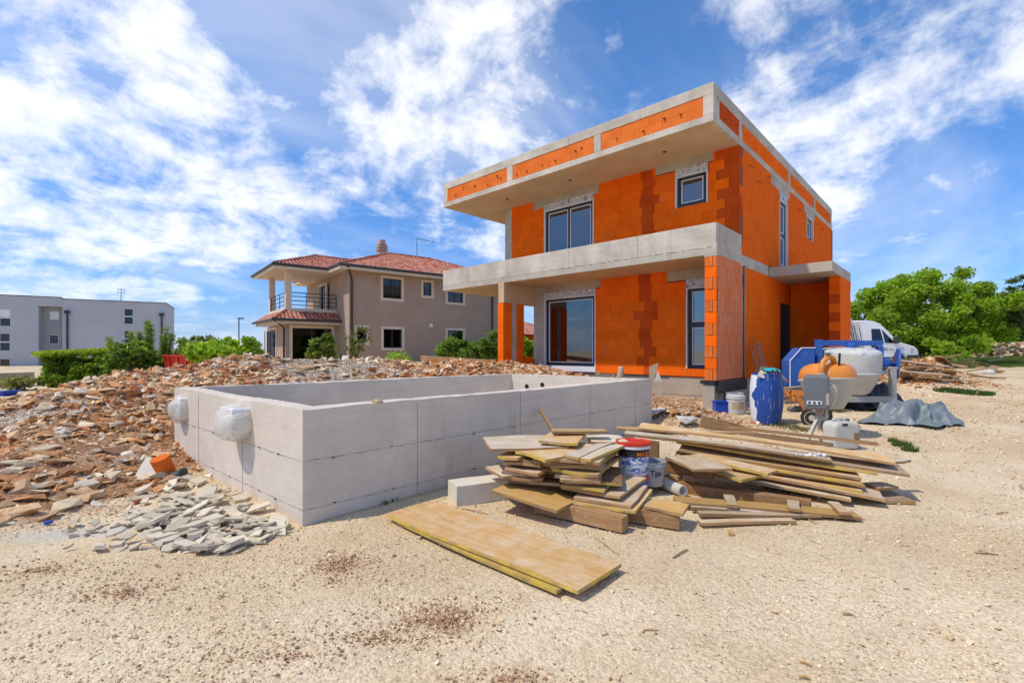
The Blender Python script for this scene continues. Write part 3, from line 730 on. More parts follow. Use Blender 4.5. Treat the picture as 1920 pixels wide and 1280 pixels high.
# plastic-wrapped skimmers on the short wall
def wrapped(px, py, w, h, dp, label, seed):
    p = onX(px, py, 1.83); r_ = np.random.default_rng(seed)
    me = bpy.data.meshes.new('wrapped_skimmer'); bm = bmesh.new(); bmesh.ops.create_icosphere(bm, subdivisions=4, radius=1.)
    for v in bm.verts:
        c_ = v.co.copy(); q = Vector([math.copysign(abs(t)**.5, t) for t in c_]); q = q/max(1e-6, q.length)*(.78+.22*max(abs(c_.x), abs(c_.y), abs(c_.z)))
        a_ = math.atan2(c_.z, c_.y); near = max(0., min(1., (c_.x+.35)/1.1))          # gathered pleats close to the wall
        q *= 1+near*(.07*math.sin(a_*11+seed)+.05*math.sin(a_*19+2*seed))+.035*math.sin(c_.y*4+c_.z*6+seed)-.10*near
        if c_.z < -.1: q.z -= .22*max(0, -c_.z-.1)*max(0, c_.y)**.5*(1+.3*math.sin(a_*9)); q.y *= 1+.18*max(0, -c_.z-.1)
        v.co = Vector((q.x*dp-.5*dp, q.y*w/2, q.z*h/2))
    bm.to_mesh(me); bm.free(); me.materials.append(MATS['film_white'])
    me.polygons.foreach_set('use_smooth', [True]*len(me.polygons))
    root = empty('wrapped_skimmer', (1.85, p.y, p.z-h/2), label, 'skimmer')
    link('plastic_film', me, root, Matrix.Translation((1.85, p.y, p.z)))
    MB().box(1.85-dp*1.0, 1.85, p.y-w*.34, p.y+w*.34, p.z-h*.34, p.z+h*.38).build('skimmer_box', 'pvc_white', root, bevel=.02)
    # strings round the film
    pts = [(1.845-.02, p.y+math.cos(t)*w*.46, p.z+math.sin(t)*h*.47) for t in np.linspace(0, 2*math.pi, 24)]
    MB().path(pts, .005, 5).build('tie_cord', 'tyre', root)
wrapped(360, 765, .44, .42, .20, 'white plastic-wrapped skimmer box at the far end of the pool wall', 1)
wrapped(461, 790, .56, .44, .22, 'larger white plastic-wrapped skimmer box nearer the pool corner', 4)

# ------------------------------------------------------------------ the unfinished house
FX, SY, WX, RX = 11.05, 4.05, 12.58, 10.87     # balcony front, right side, main front wall, roof front
FL, SOF, BT = .88, 3.74, 4.46                  # floor, balcony soffit, balcony top
house = empty('unfinished_house', (FX, SY, FL), 'two-storey unfinished house of raw orange clay blocks with grey concrete slabs', 'house')
def P2(axis_, c_):                             # plane helper: 'X' faces -X with u=Y; 'Y' faces -Y with u=X
    if axis_ == 'X': return lambda u0, u1, z0, z1, d0, d1: (c_+d0, c_+d1, u0, u1, z0, z1)
    return lambda u0, u1, z0, z1, d0, d1: (u0, u1, c_+d0, c_+d1, z0, z1)
def cells(u0, u1, z0, z1, holes):
    us = sorted({u0, u1, *[h for o in holes for h in o[:2] if u0 < h < u1]}); zs = sorted({z0, z1, *[h for o in holes for h in o[2:4] if z0 < h < z1]})
    for a, b in zip(us[:-1], us[1:]):
        for p, q in zip(zs[:-1], zs[1:]):
            um, zm = (a+b)/2, (p+q)/2
            if not any(o[0] < um < o[1] and o[2] < zm < o[3] for o in holes): yield a, b, p, q
unit = {}
for mt in ('brick_smooth', 'brick_ribbed', 'brick_dark', 'brick_pale', 'brick_smeared', 'brick_side'):
    unit[mt] = MB().box(-.5, .5, -.5, .5, -.5, .5).mesh('brick', mt)
def wall_core(axis_, c_, u0, u1, z0, z1, holes, mt='mortar', depth=.27, rec=.013):
    B = P2(axis_, c_); mb = MB()
    for a, b, p, q in cells(u0, u1, z0, z1, holes): mb.box(*B(a, b, p, q, rec, depth))
    return mb.build('wall', mt, house)
def bricks(axis_, c_, u0, u1, z0, z1, holes, parent, pick, single=True, blen=.375, h=.25, rec=.013, seed=1, conc=()):
    r_ = random.Random(seed); B = P2(axis_, c_); mbs = {}
    nz = max(1, round((z1-z0)/h)); hh = (z1-z0)/nz
    for k in range(nz):
        zb, zt = z0+k*hh, z0+(k+1)*hh; u = u0-(blen*.5 if k % 2 else 0)+r_.uniform(-.03, .03)
        while u < u1:
            l_ = blen*(r_.choice([1, 1, 1, .62]) if r_.random() < .35 else 1); a, b = max(u, u0), min(u+l_, u1); u += l_
            if b-a < .05: continue
            # cut the block against openings and lintels
            segs = [(a, b, zb, zt)]
            for hole in list(holes)+list(conc):
                out = []
                for (sa, sb, sp, sq) in segs:
                    if hole[1] <= sa or hole[0] >= sb or hole[3] <= sp+.01 or hole[2] >= sq-.01: out.append((sa, sb, sp, sq)); continue
                    if hole[0] > sa+.04: out.append((sa, hole[0], sp, sq))
                    if hole[1] < sb-.04: out.append((hole[1], sb, sp, sq))
                    ca, cb = max(sa, hole[0]), min(sb, hole[1])
                    if hole[2] > sp+.05: out.append((ca, cb, sp, hole[2]))
                    if hole[3] < sq-.05: out.append((ca, cb, hole[3], sq))
                segs = out
            for (sa, sb, sp, sq) in segs:
                mt, push = pick((sa+sb)/2, (sp+sq)/2, k, r_)
                d0 = push+r_.uniform(-.003, .003); g_ = r_.uniform(.0012, .004)
                x0, x1, y0, y1, p0, p1 = B(sa+g_, sb-g_, sp+.0018, sq-.0018, d0, rec+.004)
                if single:
                    link('brick', unit[mt], parent, Matrix.LocRotScale(Vector(((x0+x1)/2, (y0+y1)/2, (p0+p1)/2)), None, Vector((x1-x0, y1-y0, p1-p0))))
                else: mbs.setdefault(mt, MB()).box(x0, x1, y0, y1, p0, p1)
    for mt, mb in mbs.items():
        tag(mb.build('bricks', mt, parent), kind='stuff')

# openings (u0,u1,z0,z1)
UW1, UW2 = (8.34, 10.32, 3.96, 6.47), (4.83, 5.71, 5.43, 6.47)
LW1, LW2 = (8.27, 10.31, .90, 3.50), (4.44, 5.41, 1.08, 3.46)
RS = 6.68    # roof soffit
def pick_front(u, z, k, r_):
    if 6.28+(.10 if k % 2 else 0) < u < 6.70+(0 if k % 2 else .09): return 'brick_dark', .006
    if u < 4.30+(.18 if k % 2 else 0): return 'brick_dark', .005
    if z < 3: return (r_.choices(['brick_ribbed', 'brick_smooth', 'brick_pale', 'brick_dark'], [.80, .17, .01, .02])[0], 0)
    return (r_.choices(['brick_smooth', 'brick_ribbed', 'brick_dark'], [.93, .065, .005])[0], 0)
lint_u1 = (8.15, 10.82, 6.40, RS); lint_u2 = (4.70, 6.28, 6.47, RS)
w_up = wall_core('X', WX, SY, 12.16, 3.92, RS, [UW1, UW2], 'mortar_dark')
col_l = (11.82, 12.16, 3.92, RS)
bricks('X', WX, SY, 12.16, 4.18, RS, [UW1, UW2], w_up, pick_front, seed=3, conc=[lint_u1, lint_u2, col_l])
w_lo = wall_core('X', WX, SY+.27, 10.78, .845, SOF, [LW1, LW2], 'mortar_dark')
col_lo = (10.31, 10.78, .62, SOF); lint_l1 = (8.10, 10.31, 3.46, SOF); lint_l2 = (4.3, 5.95, 3.42, SOF)
bricks('X', WX, SY+.27, 10.78, .88, SOF, [LW1, LW2], w_lo, pick_front, seed=8, conc=[col_lo, lint_l1, lint_l2])
# concrete lintels and columns in the front
def conc(axis_, c_, u0, u1, z0, z1, d0=-.004, d1=.02, mt='concrete_dirty', name='lintel', parent=None):
    return MB().box(*P2(axis_, c_)(u0, u1, z0, z1, d0, d1)).build(name, mt, parent or house, bevel=.006)
conc('X', WX, 8.15, 10.82, 6.47, RS); conc('X', WX, 8.15, 8.335, 6.40, 6.468); conc('X', WX, 10.325, 10.82, 6.40, 6.468)
conc('X', WX, *lint_u2); conc('X', WX, *lint_l1[:2], 3.502, SOF); conc('X', WX, *lint_l2[:2], 3.462, SOF)
conc('X', WX, *col_l, -.006, .3, 'concrete_weathered', 'column'); conc('X', WX, *col_lo, -.01, .35, 'concrete_weathered', 'column')

# windows
def window(axis_, c_, hole, leaves=1, box=.20, label=None, blind=None, split=None, sill=0., liner=True):
    B = P2(axis_, c_); u0, u1, z0, z1 = hole
    win = MB()
    zb = z1-box; rc = .06; f = .062
    def fr(mb, a, b, p, q, w, d0, d1, m=0):
        mb.box(*B(a, a+w, p, q, d0, d1), m); mb.box(*B(b-w, b, p, q, d0, d1), m); mb.box(*B(a+w, b-w, p, p+w, d0, d1), m); mb.box(*B(a+w, b-w, q-w, q, d0, d1), m)
    lw = .035 if liner else .0
    fr(win, u0+lw, u1-lw, z0+sill, zb, f, rc, rc+.08)
    wo = win.build('window', 'frame_dark', house, bevel=.004)
    if label: wo['label'] = label
    if liner:
        lm = MB(); lm.box(*B(u0, u0+lw, z0, zb, -.012, rc+.07)); lm.box(*B(u1-lw, u1, z0, zb, -.012, rc+.07)); lm.box(*B(u0, u1, zb-.03, zb, -.014, rc)); lm.build('reveal_foil', 'foil_white', wo)
        if sill: MB().box(*B(u0+lw, u1-lw, z0, z0+sill, .0, rc+.06)).build('sill_foil', 'foil_white', wo)
    MB().box(*B(u0, u1, zb, z1, -.008, .2)).build('shutter_box', 'shutter_box', wo)
    a0, a1, p0, p1 = u0+lw+f, u1-lw-f, z0+sill+f, zb-f
    parts = [(a0+(a1-a0)*j/leaves, a0+(a1-a0)*(j+1)/leaves, p0, p1) for j in range(leaves)]
    if split: parts = [(a0, a1, p0, split-.03), (a0, a1, split+.03, p1)]; MB().box(*B(a0, a1, split-.03, split+.03, rc, rc+.07)).build('transom', 'frame_dark', wo)
    for j, (a, b, p, q) in enumerate(parts):
        sm = MB(); fr(sm, a, b, p, q, .05, rc+.012, rc+.07)
        light = MB(); fr(light, a+.045, b-.045, p+.045, q-.045, .024, rc+.006, rc+.06)
        s_ = sm.build('sash', 'frame_dark', wo, bevel=.003)
        light.build('glazing_bead', 'foil_white', wo)
        MB().box(*B(a+.05, b-.05, p+.05, q-.05, rc+.036, rc+.044)).build('pane', 'glass', wo)
        if blind: MB().box(*B(a+.05, b-.05, p+.05, q-.05, rc+.052, rc+.06)).build('blind', blind, wo)
    return wo
window('X', WX, UW1, 2, .20, 'two-leaf dark balcony door with white shutter box', sill=.02)
window('X', WX, UW2, 1, .20, 'small square dark window with drawn grey blind', 'blind_grey')
window('X', WX, LW1, 1, .20, 'large dark-framed ground floor window', sill=.17)
window('X', WX, LW2, 1, .22, 'narrow dark-framed ground floor window', 'blind_grey', split=2.25)

# balcony with its parapet
bal = MB().box(FX, 16.0, SY, 13.82, SOF, 3.915).build('balcony_slab', 'concrete_soffit', house, bevel=.012)
pj = [13.82, 12.45, 10.55, 8.15, 6.0, SY]
for a, b in zip(pj[1:], pj[:-1]):
    MB().box(FX-.012, FX+.19, a+.003, b-.003, 3.77, BT).build('parapet_panel', 'concrete_pale', bal, bevel=.008)
MB().box(FX-.019, FX-.010, SY+.003, 13.815, SOF+.002, 3.905).build('slab_edge', 'concrete_weathered', bal)
MB().box(FX+.193, 12.72, SY-.006, SY+.19, 3.92, BT).build('parapet_panel', 'concrete_pale', bal, bevel=.008)
MB().box(FX+.193, 16, 13.63, 13.82, 3.92, BT-.01).build('parapet_panel', 'concrete_pale', bal, bevel=.008)
MB().box(FX+.19, 12.55, SY+.2, 13.6, 3.917, 3.93).build('balcony_floor', 'concrete_weathered', bal)
cr = MB(); r_ = random.Random(3); u = SY+.1
while u < 13.7:
    l_ = r_.uniform(.05, .3); cr.obox((FX-.0205, u+l_/2, 3.912+r_.uniform(-.006, .006)), (.0015, 0, 0), (0, l_/2, r_.uniform(-.006, .006)), (0, 0, r_.uniform(.002, .005))); u += l_+r_.uniform(.0, .10)
tag(cr.build('pour_joint', 'crack_dark', bal), kind='stuff')
# concrete band along the right side at first-floor level
MB().box(12.60, 15.0, SY-.010, SY+.1, 3.69, 3.975).build('ring_beam', 'concrete_pale', house, bevel=.01)
MB().box(FX+.002, 12.598, SY-.010, SY+.1, 3.742, 3.918).build('ring_beam', 'concrete_pale', house, bevel=.01)
MB().box(FX-.014, FX+.1, SY-.012, 4.33, 3.70, 3.99).build('ring_beam', 'concrete_pale', house, bevel=.01)

# wing wall under the balcony corner
ww = MB().box(FX+.02, WX+.3, SY+.02, 4.305, FL, SOF).build('wing_wall', 'mortar_dark', house)
for k in range(11):
    z0 = FL+k*.26; 
    if k % 2: seg = [(SY, 4.315, 0., 'brick_smooth')]
    else: seg = [(SY, 4.13, -.004, 'brick_pale'), (4.135, 4.225, -.012, 'brick_pale'), (4.23, 4.315, -.006, 'brick_pale')]
    for a, b, ps, mt in seg:
        link('brick', unit[mt], ww, Matrix.LocRotScale(Vector((FX+.02+ps*.5+.003, (a+b)/2, z0+.13)), None, Vector((.045-ps, b-a-.004, .252))))
def pick_smear(u, z, k, r_): return ('brick_smeared', 0.)
bricks('Y', SY, FX+.045, 12.84, FL, 3.74, [], ww, pick_smear, single=False, seed=5)
MB().path([(12.90, SY-.02, .75), (12.90, SY-.02, 3.72)], .022, 8).build('conduit_pipe', 'steel_grey', house, smooth=True)

# right side wall
SW1, SW2 = (16.15, 17.08, 4.12, 6.40), (19.62, 20.64, 5.60, 6.42)
DOOR = (16.24, 17.29, .88, 3.02)
w_su = wall_core('Y', SY, WX+.28, 24.04, 3.92, RS, [SW1, SW2], 'mortar')
w_sl = wall_core('Y', SY, WX+.34, 24.04, .5, 3.92, [DOOR], 'mortar')
def pick_side(u, z, k, r_):
    if u < WX+(.30 if k % 2 else .15) and z > 3.9: return 'brick_dark', 0.
    return ('brick_side', 0.)
bricks('Y', SY, WX+.003, 24.04, 3.98, RS, [SW1, SW2], w_su, pick_side, single=False, seed=6, rec=.012)
bricks('Y', SY, 12.96, 17.3, .62, 3.70, [DOOR], w_sl, pick_side, single=False, seed=7, rec=.012)
MB().box(WX+.013, WX+.29, SY+.013, SY+.29, 3.92, RS).build('corner', 'mortar', house)
conc('Y', SY, 15.3, 17.3, 6.405, RS-.002, mt='concrete_weathered'); conc('Y', SY, 19.3, 20.9, 6.425, RS-.002, mt='concrete_weathered')
window('Y', SY, SW1, 1, .22, 'tall narrow dark window on the right side', 'blind_grey', split=5.15)
window('Y', SY, SW2, 1, .04, 'small dark window high on the right side', liner=True)
MB().box(24.04, 24.3, SY, 12.16, .5, RS).build('wall', 'mortar', house)
MB().box(WX+.3, 24.04, 11.9, 12.16, 3.92, RS).build('wall', 'mortar', house)
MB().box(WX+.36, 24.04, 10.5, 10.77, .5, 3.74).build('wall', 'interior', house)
MB().box(WX+.27, 24.0, SY+.27, 11.88, 3.741, 3.914).build('floor_slab', 'concrete_soffit', house)
MB().box(WX+.28, 24.0, SY+.28, 10.49, .6, .86).build('floor_slab', 'concrete_weathered', house)
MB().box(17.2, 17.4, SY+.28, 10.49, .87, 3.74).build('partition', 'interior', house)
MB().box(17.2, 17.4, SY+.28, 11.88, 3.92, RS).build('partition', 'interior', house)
dm = MB(); dm.box(16.25, 16.33, SY+.02, SY+.16, .88, 3.01); dm.box(17.2, 17.28, SY+.02, SY+.16, .88, 3.01); dm.box(16.34, 17.19, SY+.10, SY+.14, .88, 3.01)
dm.build('door', 'frame_dark', house)

# roof slab and parapet
roof = MB().box(RX, 24.06, SY, 13.56, RS, 6.845).build('roof_slab', 'concrete_soffit', house, bevel=.01)
MB().box(RX-.012, RX+.1, SY-.004, 13.564, RS+.001, 6.842).build('slab_edge', 'concrete_pale', roof, bevel=.008)
MB().box(RX+.102, 24.06, SY-.012, SY+.1, RS-.004, 6.842).build('slab_edge', 'concrete_pale', roof, bevel=.008)
MB().box(RX-.010, RX+.25, SY-.010, 13.57, 7.30, 7.55).build('parapet_cap', 'concrete_pale', roof, bevel=.008)
MB().box(RX+.252, 24.07, SY-.010, SY+.25, 7.27, 7.55).build('parapet_cap', 'concrete_pale', roof, bevel=.008)
MB().box(23.85, 24.07, SY+.252, 13.57, 6.846, 7.55).build('parapet_cap', 'concrete_pale', roof)
MB().box(RX+.252, 23.84, 13.3, 13.57, 6.846, 7.55).build('parapet_cap', 'concrete_pale', roof)
pw = MB(); pw.box(RX+.014, RX+.25, SY+.02, 13.55, 6.847, 7.298); pw.box(RX+.255, 24.05, SY+.014, SY+.25, 6.847, 7.268)
pwo = pw.build('parapet_core', 'mortar', roof)
posts = [(SY-.006, 4.285), (6.98, 7.20), (10.18, 10.42), (13.34, 13.566)]
for a, b in posts: MB().box(RX-.008, RX+.2, a, b, 6.844, 7.299).build('parapet_post', 'concrete_pale', roof, bevel=.01)
for (a0, a1), (b0_, b1_) in zip(posts[:-1], posts[1:]):
    bricks('X', RX, a1+.002, b0_-.002, 6.85, 7.30, [], pwo, lambda u, z, k, r_: ('brick_pale', .006), seed=int(a0*10), h=.225, rec=.014)
sposts = [(RX-.006+.21, 11.22), (12.55, 12.78), (17.15, 17.4), (20.75, 21.0), (23.85, 24.075)]
for a, b in sposts: MB().box(a, b, SY-.008, SY+.2, 6.844, 7.269).build('parapet_post', 'concrete_pale', roof, bevel=.01)
for (a0, a1), (b0_, b1_) in zip(sposts[:-1], sposts[1:]):
    bricks('Y', SY, a1+.002, b0_-.002, 6.85, 7.27, [], pwo, pick_side, single=False, seed=int(a0*10)+1, h=.21, rec=.014)
r_ = random.Random(12)
for u in [4.8, 5.2, 5.75, 6.5, 7.6, 7.8, 8.5, 9.0, 9.6, 10.0, 10.7, 10.85, 11.3, 11.9, 12.5, 12.9]:
    z = 7.07+r_.uniform(-.10, .10); MB().obox((RX-.015, u, z), (.03, 0, .004), (0, .022, r_.uniform(-.01, .01)), (0, 0, .008)).build('tie_end', 'rust_tie', roof)
for u in np.arange(11.5, 23.5, .75):
    z = 7.0+r_.uniform(-.10, .14); MB().path([(u, SY+.02, z), (u+.02, SY-.05, z), (u+.09, SY-.055, z+r_.uniform(-.02, .02))], .005, 5).build('tie_rod', 'rust_tie', roof)
for u, z in [(13.3, 6.35), (13.9, 6.1), (14.9, 6.5), (18.3, 6.3), (21.8, 6.3)]: MB().path([(u, SY+.02, z), (u+.02, SY-.06, z), (u+.35, SY-.065, z+.03)], .007, 5).build('tie_rod', 'rust_tie', house)
for yy in (5.6, 8.6, 11.2): MB().lathe([(.045, 0), (.04, -.02), (.001, -.022)], 12, Matrix.Translation((11.7, yy, RS))).build('soffit_mark', 'rust_tie', roof)
for u in (12.7, 9.35, 8.02, 5.7): MB().box(RX-.0125, RX-.008, u-.004, u+.004, 7.302, 7.548).build('cap_joint', 'seam_dark', roof)

# entrance porch on the right side
MB().box(15.0, 17.8, 2.5, SY-.012, 3.66, 3.93).build('porch_slab', 'concrete_weathered', house, bevel=.012)
pb = MB().box(17.335, 17.6, 2.77, SY-.012, .75, 3.66).build('porch_wall', 'mortar', house)
bricks('X', 17.32, 2.77, SY-.02, .88, 3.66, [], pb, lambda *a: ('brick_side', 0.), single=False, seed=2)
pwg = MB().box(16.08, 17.8, 2.515, 2.755, .75, 3.66).build('porch_wall', 'mortar', house)
for k in range(11):
    z0 = .84+k*.256; rec_ = (k in (4, 6, 8))
    link('brick', unit['brick_dark' if rec_ else 'brick_smooth'], pwg, Matrix.LocRotScale(Vector((16.09, 2.635, z0+.128)), None, Vector((.06 if not rec_ else .03, .252, .250))))
bricks('Y', 2.5, 16.11, 17.8, .84, 3.66, [], pwg, pick_side, single=False, seed=9)
MB().box(15.2, 17.3, 2.4, SY-.02, .35, .87).build('porch_step', 'concrete_weathered', house, bevel=.01)

# left terrace pillar, its beam and the little brick stack
pl = MB().box(11.02, 11.98, 10.72, 10.93, FL, 3.10).build('pillar', 'mortar', house)
for k in range(9):
    z0 = FL+k*.2466
    link('brick', unit['brick_ribbed'], pl, Matrix.LocRotScale(Vector((11.01, 10.82, z0+.123)), None, Vector((.05, .245, .242))))
    for a, b in ((11.037, 11.38), (11.60, 11.985)):
        link('brick', unit['brick_ribbed'], pl, Matrix.LocRotScale(Vector(((a+b)/2, 10.715, z0+.123)), None, Vector((b-a-.004, .03, .242))))
MB().box(11.384, 11.596, 10.69, 10.95, FL, 3.10).build('column', 'concrete_weathered', house)
MB().box(11.01, 16, 10.69, 10.95, 3.102, SOF).build('beam', 'concrete_soffit', house, bevel=.01)
st = MB().box(12.05, 12.5, 10.74, 11.1, FL, 1.30).build('brick_pier', 'mortar', house)
for k in range(2):
    for j in range(2):
        link('brick', unit['brick_ribbed'], st, Matrix.LocRotScale(Vector((12.16+j*.23, 10.735, FL+.12+k*.235)), None, Vector((.222, .04, .23))))
        link('brick', unit['brick_ribbed'], st, Matrix.LocRotScale(Vector((12.045, 10.83+j*.18, FL+.12+k*.235)), None, Vector((.04, .172, .23))))
# foundations with the black damp-proof strip
MB().box(WX+.03, WX+.4, 4.32, 10.9, -.2, .84).build('foundation', 'concrete_dirty', house)
MB().box(WX-.012, WX+.3, 5.9, 10.35, .842, .877).build('damp_strip', 'membrane', house)
MB().box(11.0, 12.55, 10.62, 11.4, -.2, .84).build('foundation', 'concrete_weathered', house, bevel=.01)
MB().box(10.99, 12.5, 10.61, 11.41, .842, .878).build('damp_strip', 'membrane', house)
MB().box(FX-.02, FX+.25, 4.08, 4.36, -.2, .79).build('foundation', 'concrete_dirty', house, bevel=.02)
MB().box(FX+.252, 14.9, SY-.05, 4.31, -.2, .845).build('foundation', 'concrete_weathered', house)
MB().box(FX-.03, 12.95, SY-.068, SY-.052, .60, .85).build('damp_strip', 'membrane', house)
MB().box(FX-.05, FX+.25, 4.07, 4.40, .80, .876).build('damp_strip', 'membrane', house)
# ------------------------------------------------------------------ neighbour buildings
CAMZ = TH-math.pi/2
def frame(px, d, ang, z=0.):
    """origin at pixel column px and depth d, local x at 'ang' degrees right of the view direction"""
    a = math.radians(ang); X, Y = cam2site((px-CX)/F*d, d); ex, ey = cam2site(math.sin(a), math.cos(a))
    return Vector((X, Y, z)), math.atan2(ey, ex)
def loc(M, px, py, ax, val):
    """local point where the pixel's ray meets local plane ax=val"""
    Mi = M.inverted(); o = Mi @ Vector((0, 0, EYE)); d = Mi.to_3x3() @ ray(px, py); t = (val-o[ax])/d[ax]; return o+d*t

def tiles(parent, quad, name='roof_tiles', per=.24, course=.36):
    """barrel tiles over a roof plane a-b (eave) to d-c (ridge); local coordinates"""
    a, b, c_, d_ = [Vector(p) for p in quad]; ex = (b-a); L = ex.length; ex.normalize()
    up = (d_-a)-ex*(d_-a).dot(ex); Hs = up.length; up.normalize(); nr = ex.cross(up)
    xd, xc = (d_-a).dot(ex), (c_-a).dot(ex)
    V_, F_ = [], []; ns = 6; ncol = int(L/per)
    rows = int(math.ceil(Hs/course))
    for i in range(ncol):
        x0 = i*per; xm = x0+per/2
        tmax = Hs
        if xd > 0 and xm < xd: tmax = Hs*xm/xd
        if xc < L and xm > xc: tmax = min(tmax, Hs*(L-xm)/(L-xc))
        for k in range(rows):
            t0, t1 = k*course, min((k+1)*course+.03, tmax)
            if t0 >= tmax: break
            base = len(V_)
            for j in range(ns+1):
                q = j/ns; z = .055*max(0, math.sin(math.pi*q*1.35))-.012*(q > .75); x = x0+q*per
                V_.append(a+ex*x+up*t0+nr*(z+.035)); V_.append(a+ex*x+up*t1+nr*(z+.008))
            for j in range(ns): F_.append((base+2*j, base+2*j+2, base+2*j+3, base+2*j+1))
            F_.append(tuple(base+2*j for j in range(ns+1))[::-1])
    mb = MB(); mb.v = [tuple(v) for v in V_]; mb.f = F_; mb.m = [0]*len(F_)
    return tag(mb.build(name, 'roof_tile', parent, local=True), kind='stuff')
def ridge_tiles(parent, p, q, r=.10):
    p, q = Vector(p), Vector(q); L = (q-p).length; n_ = max(1, int(L/.36)); mb = MB()
    for k in range(n_): a, b = p.lerp(q, k/n_), p.lerp(q, (k+1.1)/n_); mb.path([a+Vector((0, 0, .05)), b+Vector((0, 0, .05))], [r, r*.86], 8)
    return tag(mb.build('ridge_tiles', 'roof_tile', parent, local=True), kind='stuff')

O, rz = frame(655, 29., 51.7, .35)
bh = empty('brown_house', O, 'brown plastered two-storey house with red tiled hip roof and corner balcony', 'house', rz); MBH = WM[bh]
EV = 6.15
x1, y1 = 12.5, 9.
bw = MB()
facade = [(713, 757, 516, 566), (789, 813, 523, 560), (835, 872, 527, 573), (664, 692, 607, 647), (714, 758, 610, 657), (835, 872, 613, 656)]
holes = []
for l_, r_, t_, b_ in facade:
    a, b = loc(MBH, l_, t_, 1, 0.), loc(MBH, r_, b_, 1, 0.); a2 = loc(MBH, r_, t_+4, 1, 0.)
    holes.append((a.x+.17, b.x-.17, b.z+.17, (a.z+a2.z)/2-.17))
for a, b, p, q in cells(0, x1, -.5, EV, holes): bw.box(a, b, 0, .3, p, q)
bw.box(0, .3, .3, y1, -.5, EV); bw.box(x1-.3, x1, .3, y1, -.5, EV); bw.box(.3, x1-.3, y1-.3, y1, -.5, EV)
bw.build('wall', 'plaster_brown', bh, local=True)
MB().box(.35, x1-.35, .7, .8, -.4, EV).build('dark_room_panel', 'unlit_room', bh, local=True)  # dark sheet standing in for the shade behind the facade windows
def lwin(parent, axis_, c_, sgn, u0, u1, z0, z1, sur=.17, mull=1, cur=False, mt='plaster_cream', fm='frame_dark'):
    """a window: axis 1 -> lies in local x, faces -y ; axis 0 -> lies in local y, faces -x"""
    def B(a, b, p, q, d0, d1): return (a, b, c_+d0*sgn, c_+d1*sgn, p, q) if axis_ == 1 else (c_+d0*sgn, c_+d1*sgn, a, b, p, q)
    def fx(t): return (min(t[0], t[1]), max(t[0], t[1]), min(t[2], t[3]), max(t[2], t[3]), t[4], t[5])
    def ring(mb, a, b, p, q, w, d0, d1):
        for r in ((a, a+w, p, q), (b-w, b, p, q), (a+w, b-w, p, p+w), (a+w, b-w, q-w, q)): mb.box(*fx(B(*r, d0, d1)))
    fm_ = MB(); ring(fm_, u0, u1, z0, z1, .06, .10, .16)
    for j in range(1, mull+1 if mull > 1 else 1):
        pass
    if mull > 1:
        for j in range(1, mull): x = u0+(u1-u0)*j/mull; fm_.box(*fx(B(x-.045, x+.045, z0+.06, z1-.06, .10, .16)))
    w = fm_.build('window', fm, parent, local=True)
    if sur:
        sm = MB(); ring(sm, u0-sur, u1+sur, z0-sur, z1+sur, sur, -.05, .02); sm.build('surround', mt, w, local=True)
    for j in range(mull):
        a, b = u0+(u1-u0)*j/mull+.05, u0+(u1-u0)*(j+1)/mull-.05
        MB().box(*fx(B(a, b, z0+.05, z1-.05, .12, .13))).build('pane', 'glass_dark', w, local=True)
    return w
for k, hle in enumerate(holes): lwin(bh, 1, 0., 1, *hle, mull=2 if k in (0, 2, 4, 5) else 1)
# porch block
PX0, PY0, PY1 = -3.05, 2.25, 6.9
FLZ = loc(MBH, 530, 575, 0, PX0).z-.1
dz = loc(MBH, 560, 607, 1, PY0).z
gd = (loc(MBH, 548, 640, 1, PY0).x, loc(MBH, 622, 640, 1, PY0).x, -.3, dz-.25)
lw_ = (loc(MBH, 518, 640, 0, PX0).y, loc(MBH, 497, 640, 0, PX0).y, .75, dz-.3)
pb = MB()
for a, b, p, q in cells(PX0, 0, -.5, FLZ-.25, [gd]): pb.box(a, b, PY0, PY0+.25, p, q)
for a, b, p, q in cells(PY0+.25, PY1, -.5, FLZ-.25, [lw_]): pb.box(PX0, PX0+.25, a, b, p, q)
pb.box(PX0+.25, 0, PY1-.25, PY1, -.5, FLZ-.25)
pb.build('porch_wall', 'plaster_brown', bh, local=True)
lwin(bh, 1, PY0, 1, *gd, mull=2); lwin(bh, 0, PX0, 1, *lw_, mull=3)
MB().box(PX0+.4, -.05, PY0+1.6, PY0+1.7, -.4, FLZ-.3).build('dark_room_panel', 'unlit_room', bh, local=True)  # dark sheet standing in for the shade behind the glass door
MB().box(PX0-.02, 0, PY0-.02, PY1, FLZ-.249, FLZ).build('balcony_slab', 'plaster_cream', bh, local=True)
# lower pent roof with fascia and gutter
e = .75; zl = FLZ-.75; zu = FLZ-.20
pr = MB(); pr.box(PX0-e, .02, PY0-e, PY0-e+.06, zl-.25, zl); pr.box(PX0-e, PX0-e+.06, PY0-e+.06, PY1+.2, zl-.25, zl); pr.box(PX0-e+.06, 0, PY0-e+.06, PY0, zl-.23, zl-.19); pr.box(PX0-e+.06, PX0, PY0, PY1+.2, zl-.23, zl-.19)
pr.build('fascia', 'plaster_cream', bh, local=True)
tiles(bh, [(PX0-e-.1, PY0-e-.1, zl), (.05, PY0-e-.1, zl), (.05, PY0, zu), (PX0, PY0, zu)])
tiles(bh, [(PX0-e-.1, PY1+.2, zl), (PX0-e-.1, PY0-e-.1, zl), (PX0, PY0, zu), (PX0, PY1+.2, zu)])
ridge_tiles(bh, (PX0-e-.1, PY0-e-.1, zl), (PX0, PY0, zu), .09)
gt = MB(); gt.path([(.05, PY0-e-.16, zl-.02), (PX0-e-.16, PY0-e-.16, zl-.02), (PX0-e-.16, PY1+.2, zl-.02)], .08, 8)
gt.build('gutter', 'gutter_dark', bh, local=True)
